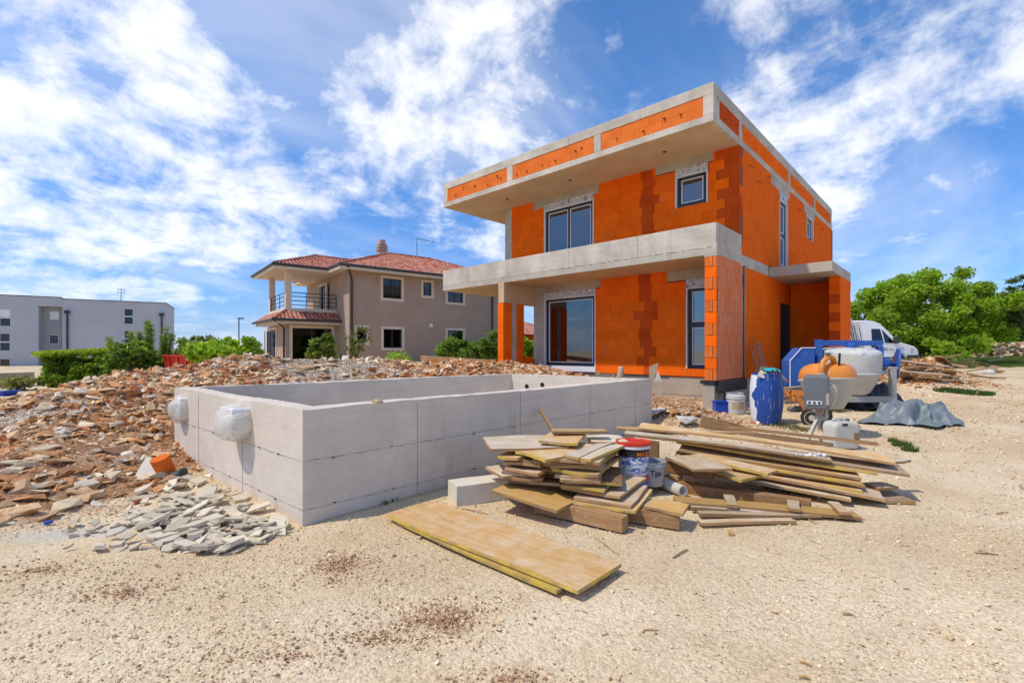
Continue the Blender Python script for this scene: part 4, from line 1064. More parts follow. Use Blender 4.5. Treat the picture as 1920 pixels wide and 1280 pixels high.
MB().path([(PX0-e-.1, PY0-e-.1, zl-.05), (PX0-.12, PY0-.1, zl-.45), (PX0-.12, PY0-.1, -.4)], .06, 8).build('downpipe', 'gutter_dark', bh, smooth=True, local=True)
# balcony columns and railing
for x, y in ((PX0+.17, PY0+.17), (PX0+.17, PY1-.2)): MB().box(x-.17, x+.17, y-.17, y+.17, FLZ+.002, EV-.02).build('column', 'plaster_cream', bh, local=True, bevel=.01)
rl = MB()
for z in (.95, .72, .45, .2):
    rl.path([(PX0+.34, PY0+.08, FLZ+z), (0, PY0+.08, FLZ+z)], .025, 6); rl.path([(PX0+.08, PY0+.34, FLZ+z), (PX0+.08, PY1-.37, FLZ+z)], .025, 6)
for t in np.linspace(.1, 1, 4): rl.path([(PX0*(1-t)-.02, PY0+.08, FLZ), (PX0*(1-t)-.02, PY0+.08, FLZ+.95)], .022, 6); rl.path([(PX0+.08, PY0+.3+3.9*t, FLZ), (PX0+.08, PY0+.3+3.9*t, FLZ+.95)], .022, 6)
MB().box(gd[0]+.1, gd[0]+.75, PY0+.45, PY0+.47, gd[2], gd[3]-.05).build('pale_door_panel', 'plaster_cream', bh, local=True)  # cream panel added to lighten the dark glass doorway
rl.build('railing', 'gutter_dark', bh, local=True)
lwin(bh, 0, -.19, 1, PY0+1.6, PY0+3.1, FLZ+.05, FLZ+1.75, sur=.17, mull=2)
# upper roofs
ov = .8; rz0 = EV+.12
sf = MB(); sf.box(-ov, x1+ov, -ov, y1+ov, EV-.03, EV+.06); sf.box(PX0-ov, -ov-.002, PY0-ov, PY1+ov, EV-.03, EV+.06)
sf.box(-ov+.003, x1+ov, -ov-.03, -ov-.002, EV-.14, EV+.10); sf.box(PX0-ov, -ov-.03, PY0-ov-.03, PY0-ov-.002, EV-.14, EV+.10); sf.box(PX0-ov-.03, PX0-ov-.002, PY0-ov, PY1+ov, EV-.14, EV+.10); sf.box(-ov-.033, -ov-.003, -ov, PY0-ov, EV-.14, EV+.10)
sf.build('soffit', 'plaster_cream', bh, local=True)
rise = 2.05; yc = y1/2
A_, B_, C_, D_ = (-ov, -ov, rz0), (x1+ov, -ov, rz0), (x1+ov, y1+ov, rz0), (-ov, y1+ov, rz0); R1, R2 = (yc, yc, rz0+rise), (x1-yc, yc, rz0+rise)
rd = MB(); rd.add([A_, B_, C_, D_, R1, R2], [(0, 1, 5, 4), (1, 2, 5), (2, 3, 4, 5), (3, 0, 4)]); rd.build('roof', 'roof_tile', bh, local=True)
tiles(bh, [A_, B_, R2, R1]); tiles(bh, [D_, A_, R1, R1])
ridge_tiles(bh, R1, R2, .12); ridge_tiles(bh, A_, R1, .11); ridge_tiles(bh, B_, R2, .11)
pe = .004; pyc = (PY0+PY1)/2; pr_ = (PY1-PY0)/2+ov; prise = pr_*.40
A2, B2, C2, D2 = (PX0-ov, PY0-ov, rz0+pe), (2.4, PY0-ov, rz0+pe), (2.4, PY1+ov, rz0+pe), (PX0-ov, PY1+ov, rz0+pe); Q1, Q2 = (PX0-ov+pr_, pyc, rz0+prise), (2.4, pyc, rz0+prise)
rd = MB(); rd.add([A2, B2, C2, D2, Q1, Q2], [(0, 1, 5, 4), (2, 3, 4, 5), (3, 0, 4)]); rd.build('roof', 'roof_tile', bh, local=True)
tiles(bh, [A2, B2, Q2, Q1]); tiles(bh, [D2, A2, Q1, Q1])
ridge_tiles(bh, Q1, Q2, .11); ridge_tiles(bh, A2, Q1, .10)
gt = MB(); gt.path([(x1+ov, -ov-.08, rz0-.02), (-ov-.08, -ov-.08, rz0-.02), (-ov-.08, PY0-ov-.08, rz0-.02), (PX0-ov-.08, PY0-ov-.08, rz0-.02), (PX0-ov-.08, PY1+ov, rz0-.02)], .085, 8)
gt.build('gutter', 'gutter_dark', bh, local=True)
MB().path([(-.4, -ov-.06, rz0-.06), (.02, -.3, EV-.55), (.12, -.10, EV-.8), (.12, -.10, -.4)], .065, 8).build('downpipe', 'gutter_dark', bh, smooth=True, local=True)
MB().path([(10.6, -.10, EV-.2), (10.6, -.10, -.4)], .06, 8).build('downpipe', 'gutter_dark', bh, smooth=True, local=True)
ch = loc(MBH, 716, 480, 1, yc+1.2)
cm = MB(); cx_ = ch.x; cyy = yc+1.2; zc = rz0+rise-.5
cm.box(cx_-.27, cx_+.27, cyy-.27, cyy+.27, zc, zc+1.35)
for k in range(3): cm.box(cx_-.36+.03*k, cx_+.36-.03*k, cyy-.36+.03*k, cyy+.36-.03*k, zc+.95+k*.2, zc+1.05+k*.2)
cm.box(cx_-.2, cx_+.2, cyy-.2, cyy+.2, zc+1.35, zc+1.75)
cm.build('chimney', 'plaster_brown', bh, local=True)
an = MB(); an.path([(R1[0]+2.3, yc, rz0+rise), (R1[0]+2.3, yc, rz0+rise+1.5)], .022, 6); an.path([(R1[0]+2.3, yc, rz0+rise+1.48), (R1[0]+4.1, yc+.4, rz0+rise+1.52)], .02, 6)
an.build('antenna', 'gutter_dark', bh, local=True)
p = loc(MBH, 808, 610, 1, 0.); MB().box(p.x-.12, p.x+.12, -.05, 0, p.z-.12, p.z+.12).build('meter_box', 'pvc_white', bh, local=True)

# grey apartment block
O, rz = frame(119, 52., 59.7, -.6)
gb = empty('apartment_block', O, 'long grey flat-roofed apartment block behind the hedge', 'building', rz); MG = WM[gb]
ztop = loc(MG, 200, 564, 1, 0.).z
xr = loc(MG, 312, 600, 1, 0.).x
def gh(l_, r_, t_, b_, y=0.):
    a, b = loc(MG, l_, t_, 1, y), loc(MG, r_, b_, 1, y); return (a.x, b.x, b.z, a.z)
hr = [gh(232, 250, 578, 608), gh(232, 250, 619, 650)]
hl = [gh(-2, 20, 579, 612), gh(-2, 19, 624, 658), gh(-2, 19, 672, 689)]
hrc = [gh(92, 111, 583, 600, 1.), gh(91, 110, 627, 645, 1.)]
xl0 = loc(MG, 72, 600, 1, 0.).x; xl1 = loc(MG, 117, 600, 1, 0.).x
zrec = loc(MG, 95, 574, 1, 0.).z
gw = MB()
for a, b, p, q in cells(xl1, xr, -1, ztop, hr): gw.box(a, b, 0, .4, p, q)
for a, b, p, q in cells(-28, xl0, -1, ztop+.15, hl): gw.box(a, b, 0, .4, p, q)
gw.box(xl0, xl1-.003, 0, .4, zrec, ztop+.15)
gw.box(xr-.4, xr, .4, 9, -1, ztop); gw.box(xl0-.4, xl0, .4, 1.4, -1, zrec); gw.box(xl1, xl1+.4, .4, 1.4, -1, zrec); gw.box(xl0, xl1, .4, 1.4, zrec, zrec+.3)
gw.box(-28, xr-.4, 8.6, 9, -1, ztop)
gw.build('wall', 'plaster_grey', gb, local=True)
gw = MB()
for a, b, p, q in cells(xl0-.001, xl1+.001, -1, zrec, hrc): gw.box(a, b, 1., 1.4, p, q)
gw.build('recess_wall', 'plaster_grey_dark', gb, local=True)
MB().box(-28, xr-.4, 2.2, 2.3, -1, ztop-.1).build('dark_room_panel', 'unlit_room', gb, local=True)  # dark sheet standing in for the shade inside the flats
MB().box(-28, xr-.41, .41, 8.59, ztop-.5, ztop-.3).build('roof_slab', 'plaster_grey_dark', gb, local=True)
cp_ = MB(); cp_.box(xl1-.1, xr+.06, -.06, .46, ztop, ztop+.07); cp_.box(xr-.46, xr+.06, .461, 9, ztop, ztop+.07); cp_.box(-28, xl1-.11, -.06, .46, ztop+.15, ztop+.22)
cp_.build('coping', 'gutter_dark', gb, local=True)
for hle, y, mu in [(hr[0], 0, 0), (hr[1], 0, 0), (hl[0], 0, 0), (hl[1], 0, 0), (hl[2], 0, 0), (hrc[0], 1, 0), (hrc[1], 1, 0)]:
    w = lwin(gb, 1, float(y), 1, *hle, sur=0, fm='pvc_white')
    u0, u1, z0, z1 = hle
    if hle in (hr[0], hr[1], hl[0], hl[1]): MB().box(u0, u1, y+.07, y+.15, z0+(z1-z0)*.47, z0+(z1-z0)*.53).build('transom', 'pvc_white', w, local=True)
    if hle in (hrc[0], hl[0]):
        MB().box(u0+.06, u1-.06, y+.06, y+.10, z0+(.06 if hle is hrc[0] else (z1-z0)*.55), z1-.06).build('shutter', 'pvc_white', w, local=True)
for px, t_ in ((126, 584), (303, 589)):
    a = loc(MG, px, t_, 1, -.15); mb = MB(); mb.path([(a.x, -.12, a.z), (a.x, -.12, -1)], .09, 8); mb.box(a.x-.22, a.x+.22, -.32, -.002, a.z-.2, a.z+.12)
    mb.build('downpipe', 'gutter_dark', gb, local=True)
a = loc(MG, 227, 560, 1, 4.); am = MB(); am.path([(a.x, 4, ztop-.3), (a.x, 4, ztop+1.9)], .035, 6)
for k in range(2): am.path([(a.x-.3, 4, ztop+1.35+k*.4), (a.x+.3, 4, ztop+1.35+k*.4)], .022, 5)
for s_ in (-.3, .3): am.path([(a.x+s_, 4, ztop+1.2), (a.x+s_, 4, ztop+1.85)], .022, 5)
am.build('antenna', 'gutter_dark', gb, local=True)

# far house seen between the terrace pillar and the house
O, rz = frame(990, 45., 60., .9)
fh = empty('far_house', O, 'small far house of orange blocks seen through the terrace gap', 'house', rz)
MB().box(-4, 4, 0, 6, -1, 2.2).build('wall', 'brick_side', fh, local=True)
mb = MB(); mb.add([(-4.6, -.6, 2.2), (4.6, -.6, 2.2), (4.6, 6.6, 2.2), (-4.6, 6.6, 2.2), (-1.5, 3, 3.6), (1.5, 3, 3.6)], [(0, 1, 5, 4), (1, 2, 5), (2, 3, 4, 5), (3, 0, 4)]); mb.build('roof', 'roof_tile', fh, local=True)
MB().box(1.2, 2.2, -.03, .02, 0.2, 1.5).build('window', 'glass_dark', fh, local=True)

# ------------------------------------------------------------------ vegetation
def leaves(name, parent, clumps, n, size, cols, seed=1, aspect=.6, mat='leaf', shell=.5, upbias=0.):
    r = np.random.default_rng(seed); cl = np.array(clumps, float); wts = cl[:, 3]*cl[:, 4]; wts = wts/wts.sum()
    w = r.choice(len(cl), n, p=wts); d = r.normal(size=(n, 3)); d /= np.linalg.norm(d, axis=1)[:, None]
    rad = (shell+(1-shell)*r.random(n))[:, None]
    P = cl[w, :3]+d*rad*cl[w][:, [3, 3, 4]]
    s_ = size*r.uniform(.6, 1.35, n)
    q = np.array([(-.5, 0, 0), (0, -.5*aspect, .10), (.5, 0, 0), (0, .5*aspect, .10)])
    R = rotmats(n, 1.15 if upbias else math.pi, r)
    V = np.einsum('nij,mj->nmi', R, q)*s_[:, None, None]+P[:, None, :]
    Fc = np.arange(n*4).reshape(n, 4); cols = np.array(cols)
    cc = cols[r.integers(0, len(cols), n)]*r.uniform(.75, 1.2, (n, 1))*(0.86+.28*r.random(len(cl)))[w][:, None]
    return link(name, npmesh(name, V.reshape(-1, 3), Fc, mat, np.repeat(cc, 4, 0)), parent)
def limb(mb, p, q, r0, r1, k=4, wob=.08, rr=random):
    p, q = Vector(p), Vector(q); pts = []
    for j in range(k+1):
        t = j/k; o_ = Vector((rr.uniform(-1, 1), rr.uniform(-1, 1), rr.uniform(-.4, .4)))*wob*(q-p).length*(0 < j < k); pts.append(p.lerp(q, t)+o_)
    mb.path(pts, [r0+(r1-r0)*j/k for j in range(k+1)], 7)
GREENS = [(.30, .46, .04), (.38, .55, .06), (.22, .36, .035), (.45, .60, .09)]
DARKG = [(.11, .18, .04), (.14, .22, .05), (.08, .13, .03)]
OLIVE = [(.17, .21, .07), (.21, .24, .08), (.12, .16, .05)]
YELG = [(.36, .46, .04), (.28, .40, .04), (.42, .52, .08)]
def tree(name, label, base, clumps, n, size, cols, seed, trunk=.14, group=None, aspect=.7, cat='tree', shell=.45, stems=1):
    t = empty(name, base, label, cat, group=group); rr = random.Random(seed); mb = MB(); b = Vector(base)
    cc = Vector((sum(c_[0] for c_ in clumps), sum(c_[1] for c_ in clumps), sum(c_[2] for c_ in clumps)))/len(clumps)
    fork = b.lerp(cc, .45); fork.x += rr.uniform(-.1, .1)
    if stems == 1: limb(mb, b-Vector((0, 0, .2)), fork, trunk, trunk*.7, 4, .05, rr)
    for c_ in clumps[::max(1, len(clumps)//(14 if stems == 1 else 18))]:
        limb(mb, fork if stems == 1 else b+Vector((rr.uniform(-.3, .3), rr.uniform(-.3, .3), -.1)), Vector(c_[:3]), trunk*.5, trunk*.1, 4, .09, rr)
    mb.build('trunk', 'bark', t, smooth=True)
    leaves('crown', t, clumps, n, size, cols, seed, aspect, shell=shell)
    return t
def crown(c_, rx, ry, rz_, k, rc, seed, flat=.8, low=-.5):
    rr = random.Random(seed); out = []
    while len(out) < k:
        d = Vector((rr.gauss(0, 1), rr.gauss(0, 1), rr.gauss(0, 1))).normalized()
        if d.z < low: continue
        q = rr.uniform(.45, 1.0); s_ = rr.uniform(.65, 1.2)*rc
        out.append((c_[0]+d.x*rx*q, c_[1]+d.y*ry*q, c_[2]+d.z*rz_*q, s_, s_*flat))
    return out
def site(px, py, d): p = atd(px, py, d); return p
# big bright tree on the right
c_ = site(1745, 600, 27.); base = (c_.x, c_.y, hz1(c_.x, c_.y))
c_.z += .15; cl = crown(c_, 3.6, 3.4, 2.75, 84, .62, 11, low=-.7)+[(*(site(px, py, 25.6)), .75, .6) for px, py in ((1655, 595), (1680, 625), (1720, 640), (1775, 640), (1800, 610), (1830, 620), (1850, 590), (1690, 560), (1740, 545), (1790, 540), (1720, 590), (1655, 630), (1760, 600))]
tree('leafy_tree', 'broad bright green tree beside the white van', base, cl, 52000, .175, GREENS, 5, .2, stems=3, shell=.3)
c_ = site(1765, 665, 24.4); base = (c_.x, c_.y, hz1(c_.x, c_.y))
tree('bush', 'bright bush at the foot of the broad tree', base, crown(c_, 1.0, .8, .8, 16, .42, 3), 3800, .19, GREENS, 8, .06, stems=3, cat='bush')
c_ = site(1885, 618, 38.); base = (c_.x, c_.y, hz1(c_.x, c_.y))
tree('leafy_tree', 'mid green tree to the right of the broad tree', base, crown(c_, 3.3, 3.0, 2.1, 46, .75, 15, low=-.8), 19000, .19, [(.20, .32, .05), (.16, .27, .04), (.25, .37, .07)], 6, .16, stems=3, shell=.3)
c_ = site(1655, 600, 32.); base = (c_.x, c_.y, hz1(c_.x, c_.y))
tree('thin_tree', 'thin open-crowned tree rising between the house and the broad tree', base, crown(c_, 1.8, 1.6, 2.6, 22, .42, 16, low=-.6), 4200, .17, OLIVE, 7, .12, shell=.2)
c_ = site(1612, 600, 31.); base = (c_.x, c_.y, hz1(c_.x, c_.y))
tree('leafy_tree', 'green tree just behind the right edge of the house', base, crown(c_, 1.2, 1.5, 2.0, 22, .5, 17, low=-.7), 6500, .18, GREENS, 9, .14, shell=.3)
c_ = site(1940, 585, 24.); base = (c_.x, c_.y, hz1(c_.x, c_.y))
tree('pine_tree', 'dark sparse pine at the right edge', base, crown(c_, 1.3, 1.3, 2.4, 30, .42, 18, .4), 6500, .2, DARKG, 10, .12, aspect=.22, shell=.1)
c_ = site(1752, 530, 48.); base = (c_.x, c_.y, hz1(c_.x, c_.y))
tree('cypress', 'slim dark cypress tip above the broad tree', base, [(c_.x, c_.y, z, .5*max(.25, (9.9-z)/4.5), .6) for z in np.arange(3., 9.6, .45)], 5000, .2, DARKG, 12, .12, shell=.2)
for px, d, w_, h_, lab in [(1690, 36, 3.5, 1.5, 'dark green thicket behind the broad tree'), (1800, 37, 4.5, 1.7, 'dense green thicket behind the stone wall')]:
    c_ = site(px, 640, d); base = (c_.x, c_.y, hz1(c_.x, c_.y))
    tree('thicket', lab, base, crown((c_.x, c_.y, base[2]+h_*.55), w_, 1.5, h_, 40, .8, int(px), low=-.6), 11000, .26, DARKG+GREENS[:1], int(px), .1, stems=3, cat='bush', shell=.3)
# left: hedge, pine shrub, bushes
def hedge(name, label, a, b, w, h, n, size, cols, seed, cat='hedge'):
    a, b = Vector(a), Vector(b); rr = random.Random(seed); cl = []
    L = (b-a).length; e_ = (b-a).normalized(); nrm = Vector((-e_.y, e_.x, 0))
    for _ in range(int(L*w*h*9)+20):
        p = a.lerp(b, rr.random())+nrm*rr.uniform(-w/2, w/2)+Vector((0, 0, h*rr.uniform(.12, .9))); cl.append((*p, .26, .24))
    t = empty(name, a, label, cat); mb = MB()
    for k in range(int(L*2.5)): p = a.lerp(b, rr.random())+nrm*rr.uniform(-.2, .2); limb(mb, p-Vector((0, 0, .1)), p+Vector((rr.uniform(-.2, .2), rr.uniform(-.2, .2), h*.8)), .03, .008, 3, .05, rr)
    mb.build('stems', 'bark', t); leaves('foliage', t, cl, n, size, cols, seed, .55, shell=.3)
p, q = site(85, 712, 20.), site(228, 708, 21.5); p.z = .0; q.z = .15
hedge('hedge', 'clipped green hedge with yellow-green top in front of the grey block', p, q, 1.6, 1.42, 13000, .15, [(.22, .34, .04), (.28, .40, .05), (.16, .25, .035)], 5)
leaves('new_shoots', [o for o in C.objects if o.name == 'hedge'][0], [(*(p.lerp(q, t_)+Vector((0, 0, 1.42))), .55, .16) for t_ in np.linspace(0, 1, 20)], 6000, .12, YELG, 9, .5, shell=.1)
def pine_shrub(px, d, h, label, seed, spread_=1.7, nsh=24):
    c_ = site(px, 660, d); b = Vector((c_.x, c_.y, hz1(c_.x, c_.y))); t = empty('pine_shrub', b, label, 'shrub'); rr = random.Random(seed); mb = MB(); cl = []
    for k in range(nsh):
        a = rr.uniform(0, 6.28); rad = spread_*(.15+.85*rr.random()); tip = b+Vector((math.cos(a)*rad, math.sin(a)*rad, h*rr.uniform(.72, 1.)*(1-.42*(rad/spread_)**1.5)))
        mid_ = b.lerp(tip, .5)+Vector((math.cos(a)*rad*.25, math.sin(a)*rad*.25, -.05)); mb.path([b, mid_, tip], [.035, .025, .01], 5)
        for s_ in np.linspace(.35, 1.05, 8): q_ = mid_.lerp(tip, (s_-.3)/.7); cl.append((*q_, .15, .12))
        for s_ in (.4, .7): q_ = b.lerp(mid_, s_); cl.append((*q_, .28, .25))
    mb.build('stems', 'bark', t); leaves('needles', t, cl, 15000, .23, [(.24, .35, .07), (.29, .40, .09), (.18, .27, .05)], seed, .13, shell=.05)
pine_shrub(285, 19.0, 2.75, 'upright young pine with candle-like shoots beside the hedge', 3)
def bush(px, py, d, rx, rz_, label, cols, seed, n=3000, size=.16, zc=None):
    c_ = site(px, py, d); base = (c_.x, c_.y, hz1(c_.x, c_.y))
    tree('bush', label, base, crown(c_, rx, rx*.8, rz_, 18, .36, seed, low=-.6), n, size, cols, seed, .05, cat='bush', stems=3, shell=.3)
bush(245, 672, 17.5, .8, .55, 'low dark green bush between the hedge and the young pine', DARKG+GREENS[:1], 41)
bush(360, 655, 30., 1.9, .8, 'round pale green bush beyond the red skip', [(.20, .28, .09), (.25, .33, .10)], 42)
bush(440, 655, 26., 1.5, .75, 'leafy green bush left of the brown house', GREENS, 43, 4200)
bush(395, 668, 17., .75, .3, 'low green shrub just behind the rubble crest', GREENS, 44)
bush(600, 655, 25.5, .9, 1.0, 'leafy shrub in front of the glass door of the brown house', OLIVE+GREENS[:1], 45)
bush(870, 660, 20., 1.3, .55, 'green weeds and shrub below the brown house wall', [(.17, .28, .06), (.22, .34, .08)], 46, 5200, .14)
bush(925, 655, 20., .8, .65, 'green shrub beside the terrace pillar', [(.17, .28, .06), (.22, .34, .08)], 47, 3000, .14)
bush(992, 655, 22., .9, .7, 'green shrub seen through the terrace gap', GREENS, 48)
bush(34, 716, 19., .45, .16, 'dry weeds at the foot of the low beige wall', [(.30, .28, .13), (.24, .26, .10)], 49, 700, .12)
bush(1875, 648, 37., 2.7, .85, 'green undergrowth behind the far end of the stone wall', GREENS, 51, 4200, .2)
bush(745, 678, 16.5, .35, .2, 'small green weed on the rubble crest', GREENS, 50, 700, .10)
# bare-stemmed climbing sapling at the brown house corner
c_ = site(652, 650, 25.); b = Vector((c_.x, c_.y, hz1(c_.x, c_.y))); t = empty('sapling', b, 'thin leafy sapling against the corner of the brown house', 'sapling'); mb = MB(); rr = random.Random(4); cl = []
for k in range(11):
    tip = b+Vector((rr.uniform(-.9, .9), rr.uniform(-.9, .9), rr.uniform(1.2, 2.4))); limb(mb, b, tip, .03, .008, 4, .08, rr); cl.append((*tip, .28, .28)); cl.append((*b.lerp(tip, .7), .18, .2))
mb.build('trunk', 'bark', t); leaves('crown', t, cl, 1100, .11, OLIVE, 4, .6, shell=.1)
# grass and weeds
def grass(name, label, spots, n, h, cols, seed, kind='stuff'):
    r = np.random.default_rng(seed); sp = np.array(spots, float); w = r.choice(len(sp), n, p=sp[:, 2]**2/np.sum(sp[:, 2]**2)); a = r.uniform(0, 6.28, n); q = np.sqrt(r.random(n))
    X = sp[w, 0]+np.cos(a)*q*sp[w, 2]; Y = sp[w, 1]+np.sin(a)*q*sp[w, 2]; Z = hz(X, Y); hh = h*r.uniform(.4, 1.2, n); b = r.uniform(0, 6.28, n); ln = hh*r.uniform(.1, .6, n)
    wd = .004+.02*hh; ca, sa = np.cos(b), np.sin(b); c2 = r.uniform(0, 6.28, n)
    V = np.stack([np.stack([X-sa*wd, Y+ca*wd, Z-.01], 1), np.stack([X+sa*wd, Y-ca*wd, Z-.01], 1), np.stack([X+np.cos(c2)*ln, Y+np.sin(c2)*ln, Z+hh], 1)], 1)
    cols = np.array(cols); cc = cols[r.integers(0, len(cols), n)]*r.uniform(.8, 1.2, (n, 1))
    tag(link(name, npmesh(name, V.reshape(-1, 3), np.arange(n*3).reshape(n, 3), 'leaf_soft', np.repeat(cc, 3, 0))), label, 'grass', kind=kind)
def spots(lst): return [(*G(px, py).xy, r_) for px, py, r_ in lst]
grass('grass', 'green grass strip along the far right edge of the plot', [(*cam2site((px-CX)/F*d, d), .8) for px in range(1775, 1965, 13) for d in (24.6, 26., 27.5, 29.5, 31.5)], 26000, .15, [(.13, .19, .05), (.17, .22, .06)], 3)
grass('weeds', 'patch of low green weeds on the gravel right of the debris', spots([(1790, 735, .35), (1825, 738, .45), (1770, 733, .25), (1845, 741, .2)]), 5000, .10, [(.07, .13, .03), (.10, .17, .04)], 4)
grass('weeds', 'small green weed tuft on the gravel beyond the plank pile', spots([(1690, 835, .13), (1705, 845, .11), (1675, 828, .08)]), 900, .08, [(.08, .14, .03), (.11, .18, .05)], 5)
grass('weeds', 'dry yellow-green weeds around the feet of the mixers', spots([(1470, 800, .25), (1500, 806, .2), (1590, 800, .2), (1560, 770, .3)]), 1800, .07, [(.12, .15, .05), (.20, .19, .09)], 6)
grass('dry_grass', 'tall pale dry grass in front of the broad tree', [(*cam2site(r_, 23.5), .5) for r_ in np.arange(19.2, 22.3, .35)], 5000, .5, [(.26, .26, .13), (.18, .22, .08), (.32, .29, .17)], 7)
grass('weeds', 'few green sprigs at the foot of the pool wall', spots([(735, 938, .06), (720, 945, .05), (745, 934, .05)]), 120, .05, [(.08, .14, .03)], 8)

# ------------------------------------------------------------------ things beyond the heap, left
a, b = site(0, 706, 20.5), site(62, 704, 21.5)
mb = MB(); wb = empty('low_wall', (a.x, a.y, 0), 'low beige rendered wall beside the hedge', 'wall')
e_ = Vector((b.x-a.x, b.y-a.y, 0)).normalized(); a2 = a-e_*6; mb.bar((a2.x, a2.y, .18), (b.x, b.y, .22), .3, .7); mb.build('wall', 'concrete_dirty', wb, bevel=.02)
mb = MB(); mb.bar((a2.x, a2.y, .555), (b.x, b.y, .595), .36, .05); mb.build('coping', 'concrete_pale', wb)
# red skip
p = site(353, 668, 18.5); z0 = hz1(p.x, p.y)
sk = empty('waste_skip', (p.x, p.y, z0+.02), 'red steel container showing above the rubble crest', 'container', CAMZ)
MATS['skip_red'] = MATS['plastic_red']; mb = MB(); mb.hexa([(-.45, -.5, 0), (.45, -.5, 0), (.45, .5, 0), (-.45, .5, 0), (-.52, -.6, 1.25), (.52, -.6, 1.25), (.52, .6, 1.25), (-.52, .6, 1.25)]); mb.build('body', 'plastic_red', sk, local=True)
mb = MB(); [mb.bar(x, y, .07, .07) for x, y in (((-.54, -.62, 1.25), (.54, -.62, 1.25)), ((-.54, .62, 1.25), (.54, .62, 1.25)), ((-.54, -.58, 1.25), (-.54, .58, 1.25)), ((.54, -.58, 1.25), (.54, .58, 1.25)))]; mb.build('rim', 'plastic_red', sk, local=True)
for x in (-.3, 0, .3): MB().bar((x*.95, -.52, .05), (x*1.05, -.63, 1.2), .06, .05).build('rib', 'plastic_red', sk, local=True)
# white car mostly hidden by the heap
p = site(300, 676, 24.); cr_ = empty('parked_car', (p.x, p.y, -.10), 'white car mostly hidden behind the rubble crest', 'car', CAMZ+.3)
prof = [(-2., .35), (-2.05, .75), (-1.5, .92), (-.75, 1.38), (.65, 1.42), (1.5, 1.0), (2.0, .9), (2.05, .35)]
MB().prism(prof, (0, -.82, 0), (1, 0, 0), (0, 0, 1), (0, 1.64, 0)).build('body', 'van_white', cr_, local=True, bevel=.06)
MB().prism([(-1.35, .95), (-.72, 1.32), (.6, 1.36), (1.3, 1.02)], (0, -.835, 0), (1, 0, 0), (0, 0, 1), (0, .02, 0)).fixed().build('side_window', 'glass_dark', cr_, local=True)
mb = MB(); mb.add([(-1.47, -.7, .95), (-1.47, .7, .95), (-.80, .62, 1.38), (-.80, -.62, 1.38)], [(0, 1, 2, 3)]); mb.build('windscreen', 'glass_dark', cr_, local=True)
for x in (-1.3, 1.3):
    for y in (-.8, .8): MB().lathe([(.12, -.1), (.32, -.1), (.32, .1), (.12, .1)], 18, Matrix.Translation((x, y, .32)) @ Matrix.Rotation(math.pi/2, 4, 'X')).build('wheel', 'tyre', cr_, local=True)
# street lamp
p = site(448, 650, 60.); lp = empty('street_lamp', (p.x, p.y, 0), 'thin grey street lamp on the skyline left of the brown house', 'street lamp', CAMZ)
MB().path([(0, 0, -1), (0, 0, 5.6)], .07, 7).build('pole', 'gutter_dark', lp, local=True); MB().box(-.1, .55, -.12, .12, 5.55, 5.7).build('lamp_head', 'gutter_dark', lp, local=True)
# wooden box with holes
p = site(437, 670, 16.); wb2 = empty('wooden_crate', (p.x, p.y, hz1(p.x, p.y)), 'pale wooden crate on the rubble crest beside the red container', 'crate', CAMZ)
for k in range(3): MB().box(-.33, .33, -.2, -.17, .02+k*.11, .11+k*.11).build('slat', 'ply_worn', wb2, local=True)
MB().box(-.33, .33, -.168, .2, .0, .30).build('box', 'wood_old', wb2, local=True); MB().box(-.36, .36, -.22, .22, .345, .37).build('lid', 'ply_worn', wb2, local=True)
# blue tub at the left edge
p = G(8, 742); tb = empty('mortar_tub', (p.x, p.y, p.z), 'blue plastic tub at the left edge on the rubble', 'tub', CAMZ)
mb = MB(); mb.hexa([(-.35, -.22, 0), (.2, -.22, 0), (.2, .22, 0), (-.35, .22, 0), (-.42, -.28, .13), (.26, -.28, .17), (.26, .28, .17), (-.42, .28, .13)]); mb.build('tub', 'plastic_blue', tb, local=True, bevel=.03)
mb = MB(); mb.path([(-.43, -.29, .14), (.27, -.29, .18), (.27, .29, .18), (-.43, .29, .14), (-.43, -.29, .14)], .022, 6); mb.build('rim', 'paint_blue', tb, local=True)
# orange clay bucket lying in the dip, sacks and rag
p = G(306, 893); ob = empty('clay_pipe_piece', (p.x, p.y, p.z), 'orange ribbed clay block piece tipped over beside the tile shards', 'clay block', CAMZ+.3)
Mx = Matrix.Translation((0, 0, .13)) @ Matrix.Rotation(.35, 4, 'X') @ Matrix.Rotation(-.25, 4, 'Y')
mb = MB(); nn = 28
for z in (-.11, .11):
    for j in range(nn): a_ = 2*math.pi*j/nn; r = .10*(1+.05*(j % 2)); mb.v.append(tuple(Mx @ Vector((r*math.cos(a_), r*math.sin(a_)*.8, z))))
mb.f = [(j, (j+1) % nn, nn+(j+1) % nn, nn+j) for j in range(nn)]+[tuple(range(nn))[::-1], tuple(range(nn, 2*nn))]; mb.m = [0]*len(mb.f)
mb.build('shell', 'brick_pale', ob, local=True)
MB().lathe([(.095, -.125), (.097, -.10), (.05, -.14)], 20, Mx).build('mortar_end', 'block_white', ob, local=True)
p = G(276, 897); sl_ = MB().prism([(-.14, 0), (.12, -.04), (.10, .20), (-.12, .26)], (0, 0, 0), (1, 0, 0), (0, .6, .8), (0, -.015, .02)).build('white_panel_piece', 'block_white', None, M=Matrix.Translation(p) @ Matrix.Rotation(CAMZ, 4, 'Z'))
tag(sl_, 'white plasterboard piece leaning beside the orange clay piece', 'board piece')
p = G(335, 895); 
mb = MB(); sv, sf = hull(77, 16, (1, .8, .7)); mb.add([tuple(v*.2) for v in sv], [tuple(f) for f in sf]); tag(mb.build('debris_bag', 'tarp_black', None, M=Matrix.Translation(p+Vector((0, 0, .06)))), 'small dark crumpled bag at the pool corner of the shard heap', 'bag')
